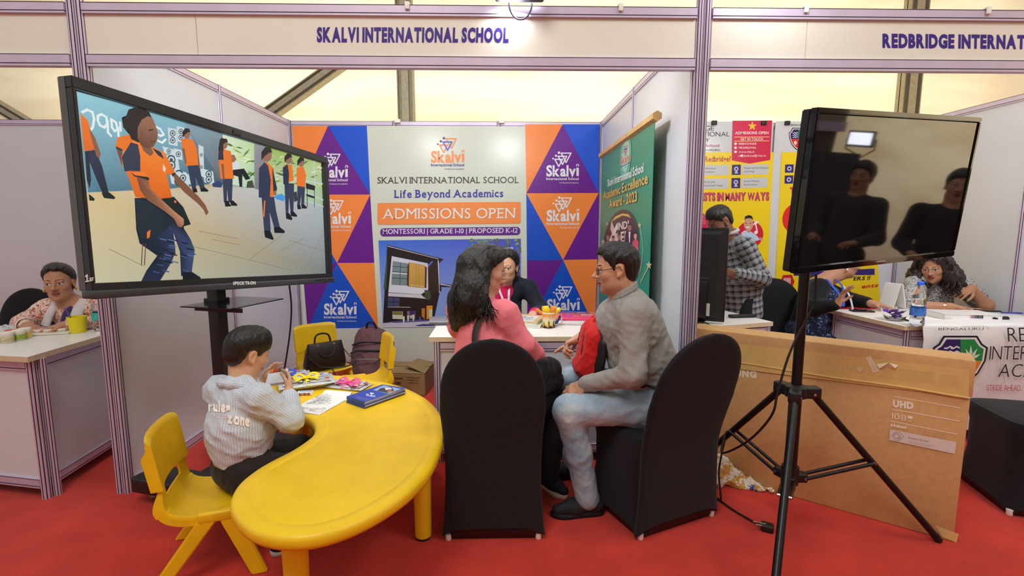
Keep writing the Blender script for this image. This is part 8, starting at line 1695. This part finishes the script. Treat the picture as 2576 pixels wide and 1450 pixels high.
for u, v, lb, dims, nm, mt in ((2168, 784, 'black phone lying at the left of the right-hand counter', (.15, .075, .009), 'phone', M_gloss), (2478, 783, 'black phone on the right-hand counter in front of the curly-haired woman', (.17, .08, .009), 'phone', M_gloss)):
    q = at(u, v, Z=ZC); r = wthing(nm, lb, 'phone', (q.x, q.y, ZC), 'phones on the right-hand counter'); m = MB(); m.rbox((q.x, q.y, ZC + .0055), dims, .003, -.2); part(m, 'case', M_black, r, 40); m = MB(); m.box((q.x, q.y, ZC + .0106), (dims[0] - .01, dims[1] - .008, .0008), -.2); part(m, 'screen', mt, r)
q = at(2545, 791, Z=ZC); m = MB(); m.tube([(q.x - .07, q.y + .01, ZC + .010), (q.x + .06, q.y - .01, ZC + .010), (q.x + .075, q.y - .012, ZC + .010)], [.0055, .0055, .002], 10); tag(m.build('pen', mat('blue_pen', rgb(40, 60, 180), .35), None, 60), 'blue pen lying at the right end of the right-hand counter', 'pen')
q = at(2515, 804, Z=ZC + .01); S = Sdf(); S.cap((q.x - .05, q.y, ZC + .020), (q.x + .05, q.y, ZC + .022), .012, .010, .01).cap((q.x - .05, q.y, ZC + .012), (q.x + .055, q.y, ZC + .012), .010, .010, .01); V, F = S.mesh(.004); V[:, 2] = np.maximum(V[:, 2], ZC + .0008); tag(to_obj('glasses_case', V, F, M_black, None), 'small dark case on the white banner edge at the right', 'case')
# ------------------------------------------------------------------ floor: checked cloth by the carton, fuzz of carpet, bag under the television
S = Sdf(); A = [at(1762, 1160, Z=.10), at(1790, 1172, Z=.07), at(1830, 1190, Z=.045), at(1880, 1212, Z=.012)]
A = [Vector((1.155, 2.60, .10)), Vector((1.20, 2.60, .085)), Vector((1.27, 2.585, .05)), Vector((1.36, 2.53, .02)), Vector((1.44, 2.475, .008))]
S.chain(A, [.075, .06, .042, .026, .010], .03); S.chain([A[0] + Vector((.0, -.06, -.07)), A[2] + Vector((.0, -.05, -.035)), A[4] + Vector((.0, -.02, .0))], [.03, .022, .010], .03); S.post.append(noise_disp(.016, .075, 141)); V, F = S.mesh(.005); V[:, 2] = np.maximum(V[:, 2], .0015)
M_chk = cloth('checked_cloth', (1, 1, 1), .85, bump=.2); add_pattern(M_chk, blotch([rgb(222, 214, 200), rgb(196, 150, 70), rgb(226, 220, 206), rgb(70, 90, 160)], 14, (.50, .54, .63))); o = to_obj('scarf', V, F, M_chk, None, uv=S.limb_uv(V)); tag(o, 'white, ochre and blue checked cloth crumpled on the carpet against the carton', 'cloth')
# ------------------------------------------------------------------ across the aisle: what the switched-off television mirrors
M_far = mat('far_panel', rgb(96, 84, 70), .6, var=.08, scale=3); m = MB(); m.bx(5.6, 5.64, -4.5, .62, 0, 1.92); struct(m, 'wall_aisle', M_far)
m = MB(); m.bx(5.55, 5.62, -4.5, .70, 1.92, 2.02); m.bx(5.55, 5.62, -4.5, .70, 2.36, 2.42); struct(m, 'trim_7', M_alu)
m = MB(); m.bx(5.58, 5.62, -4.5, .68, 2.02, 2.36); struct(m, 'wall_aisle_board', mat('far_board', rgb(150, 140, 124), .6))
t = MB(); t.add([(-9, -4.9, 0), (9.4, -4.9, 0), (9.4, -4.9, 5), (-9, -4.9, 5)], [(3, 2, 1, 0)]); struct(t, 'wall_front_tent', M_tent)
r = wthing('banner_stand', 'dark grey pull-up banner across the aisle, seen only mirrored in the switched-off television', 'banner', (4.6, .80, 0)); m = MB(); m.bx(4.58, 4.60, .55, 1.12, .05, 1.70); part(m, 'sheet', mat('charcoal_banner', rgb(58, 60, 70), .6), r); m = MB(); m.rbox((4.59, .83, .035), (.16, .60, .07), .01); part(m, 'base', M_black, r)
c = L2(-.24, .0, .19); d = (c - Vector((0, 0, CAM_H))).normalized(); rf = d - N2 * 2 * d.dot(N2); q = c + rf * ((5.35 - c.x) / rf.x)
r = wthing('floodlight', 'lit floodlight across the aisle, seen as the bright spot mirrored in the switched-off television', 'lamp', tuple(q)); m = MB(); m.rbox(q + Vector((.05, 0, 0)), (.08, .24, .16), .01); part(m, 'housing', M_black, r, 40); m = MB(); m.rbox(q + Vector((.004, 0, 0)), (.008, .20, .12), .003); part(m, 'lens', mat('lamp_glass', rgb(240, 244, 255), .1, estr=6.0), r)
m = MB(); m.tube([q + Vector((.06, -.13, 0)), q + Vector((.10, -.13, -.1)), (5.6, q.y, q.z - .18), q + Vector((.10, .13, -.1)), q + Vector((.06, .13, 0))], .008, 6); part(m, 'bracket', M_black, r)

def mirrored(u, v, t):
    c = at(u, v, Y=2.0); d = ray(u, v).normalized(); C0 = Vector((0, 0, CAM_H)); k = (C2 - C0).dot(N2) / d.dot(N2); rf = d - N2 * 2 * d.dot(N2); return C0 + d * k + rf * t
for (u, v, t, yaw, cl), lb in zip(((2375, 560, 2.3, 80, (36, 34, 38)), (2150, 500, 2.9, 100, (52, 50, 58))), ('visitor in dark clothes across the aisle, mirrored at the right of the switched-off television', 'visitor in grey clothes across the aisle, mirrored at the middle of the switched-off television')):
    q = mirrored(u, v, t); x, y = q.x, q.y; vp = wthing('person', lb, 'person', (x, y, 0), 'visitors across the aisle'); h_ = Head((x, y, 1.52), math.radians(yaw)); S = Sdf(); h_.build(S, True, neck=(x, y, 1.36)); f_ = dirz(yaw); r_ = Vector((f_.y, -f_.x, 0)); b = Vector((x, y, 0)); z = lambda s_, fo, h: b + r_ * s_ + f_ * fo + Vector((0, 0, h))
    S.cap(z(0, 0, .9), z(0, 0, 1.25), .10, .11, .05)
    for s_ in (-1, 1):
        S.chain([z(s_ * .18, 0, 1.3), z(s_ * .23, -.02, 1.04), z(s_ * .17, .2, 1.0)], [.045, .04, .03], .03).chain([z(s_ * .09, 0, .88), z(s_ * .09, .02, .45), z(s_ * .09, 0, .06)], [.07, .05, .04], .03); hand(S, z(s_ * .17, .2, 1.0), f_ * .9 + r_ * -s_ * .3, (0, 0, -1), s_)
    finish_body(S, vp, h_, .014, [hbox(h_.c, r=.13)], .006, SK_F, rgb(120, 70, 60)); V, F = h_.short_hair(.008); to_obj('hair', V, F, M_hair, vp)
    S = Sdf(); S.cap(z(0, 0, .86), z(0, 0, 1.24), .15, .14, .06).cap(z(-.17, 0, 1.3), z(.17, 0, 1.3), .065, .065, .06)
    for s_ in (-1, 1): S.chain([z(s_ * .18, 0, 1.3), z(s_ * .23, -.02, 1.04), z(s_ * .17, .19, 1.0)], [.068, .058, .045], .03)
    garment('shirt', S, vp, cloth('visitor_cloth_%d' % cl[0], rgb(*cl), .85), .014); S = Sdf()
    for s_ in (-1, 1): S.chain([z(s_ * .09, 0, .86), z(s_ * .09, .02, .45), z(s_ * .09, 0, .08)], [.10, .075, .06], .03); shoe(vp, z(s_ * .09, -.08, 0).xy, z(s_ * .09, .17, 0).xy, M_shoe, M_rub)
    garment('trousers', S, vp, M_bjean, .014)
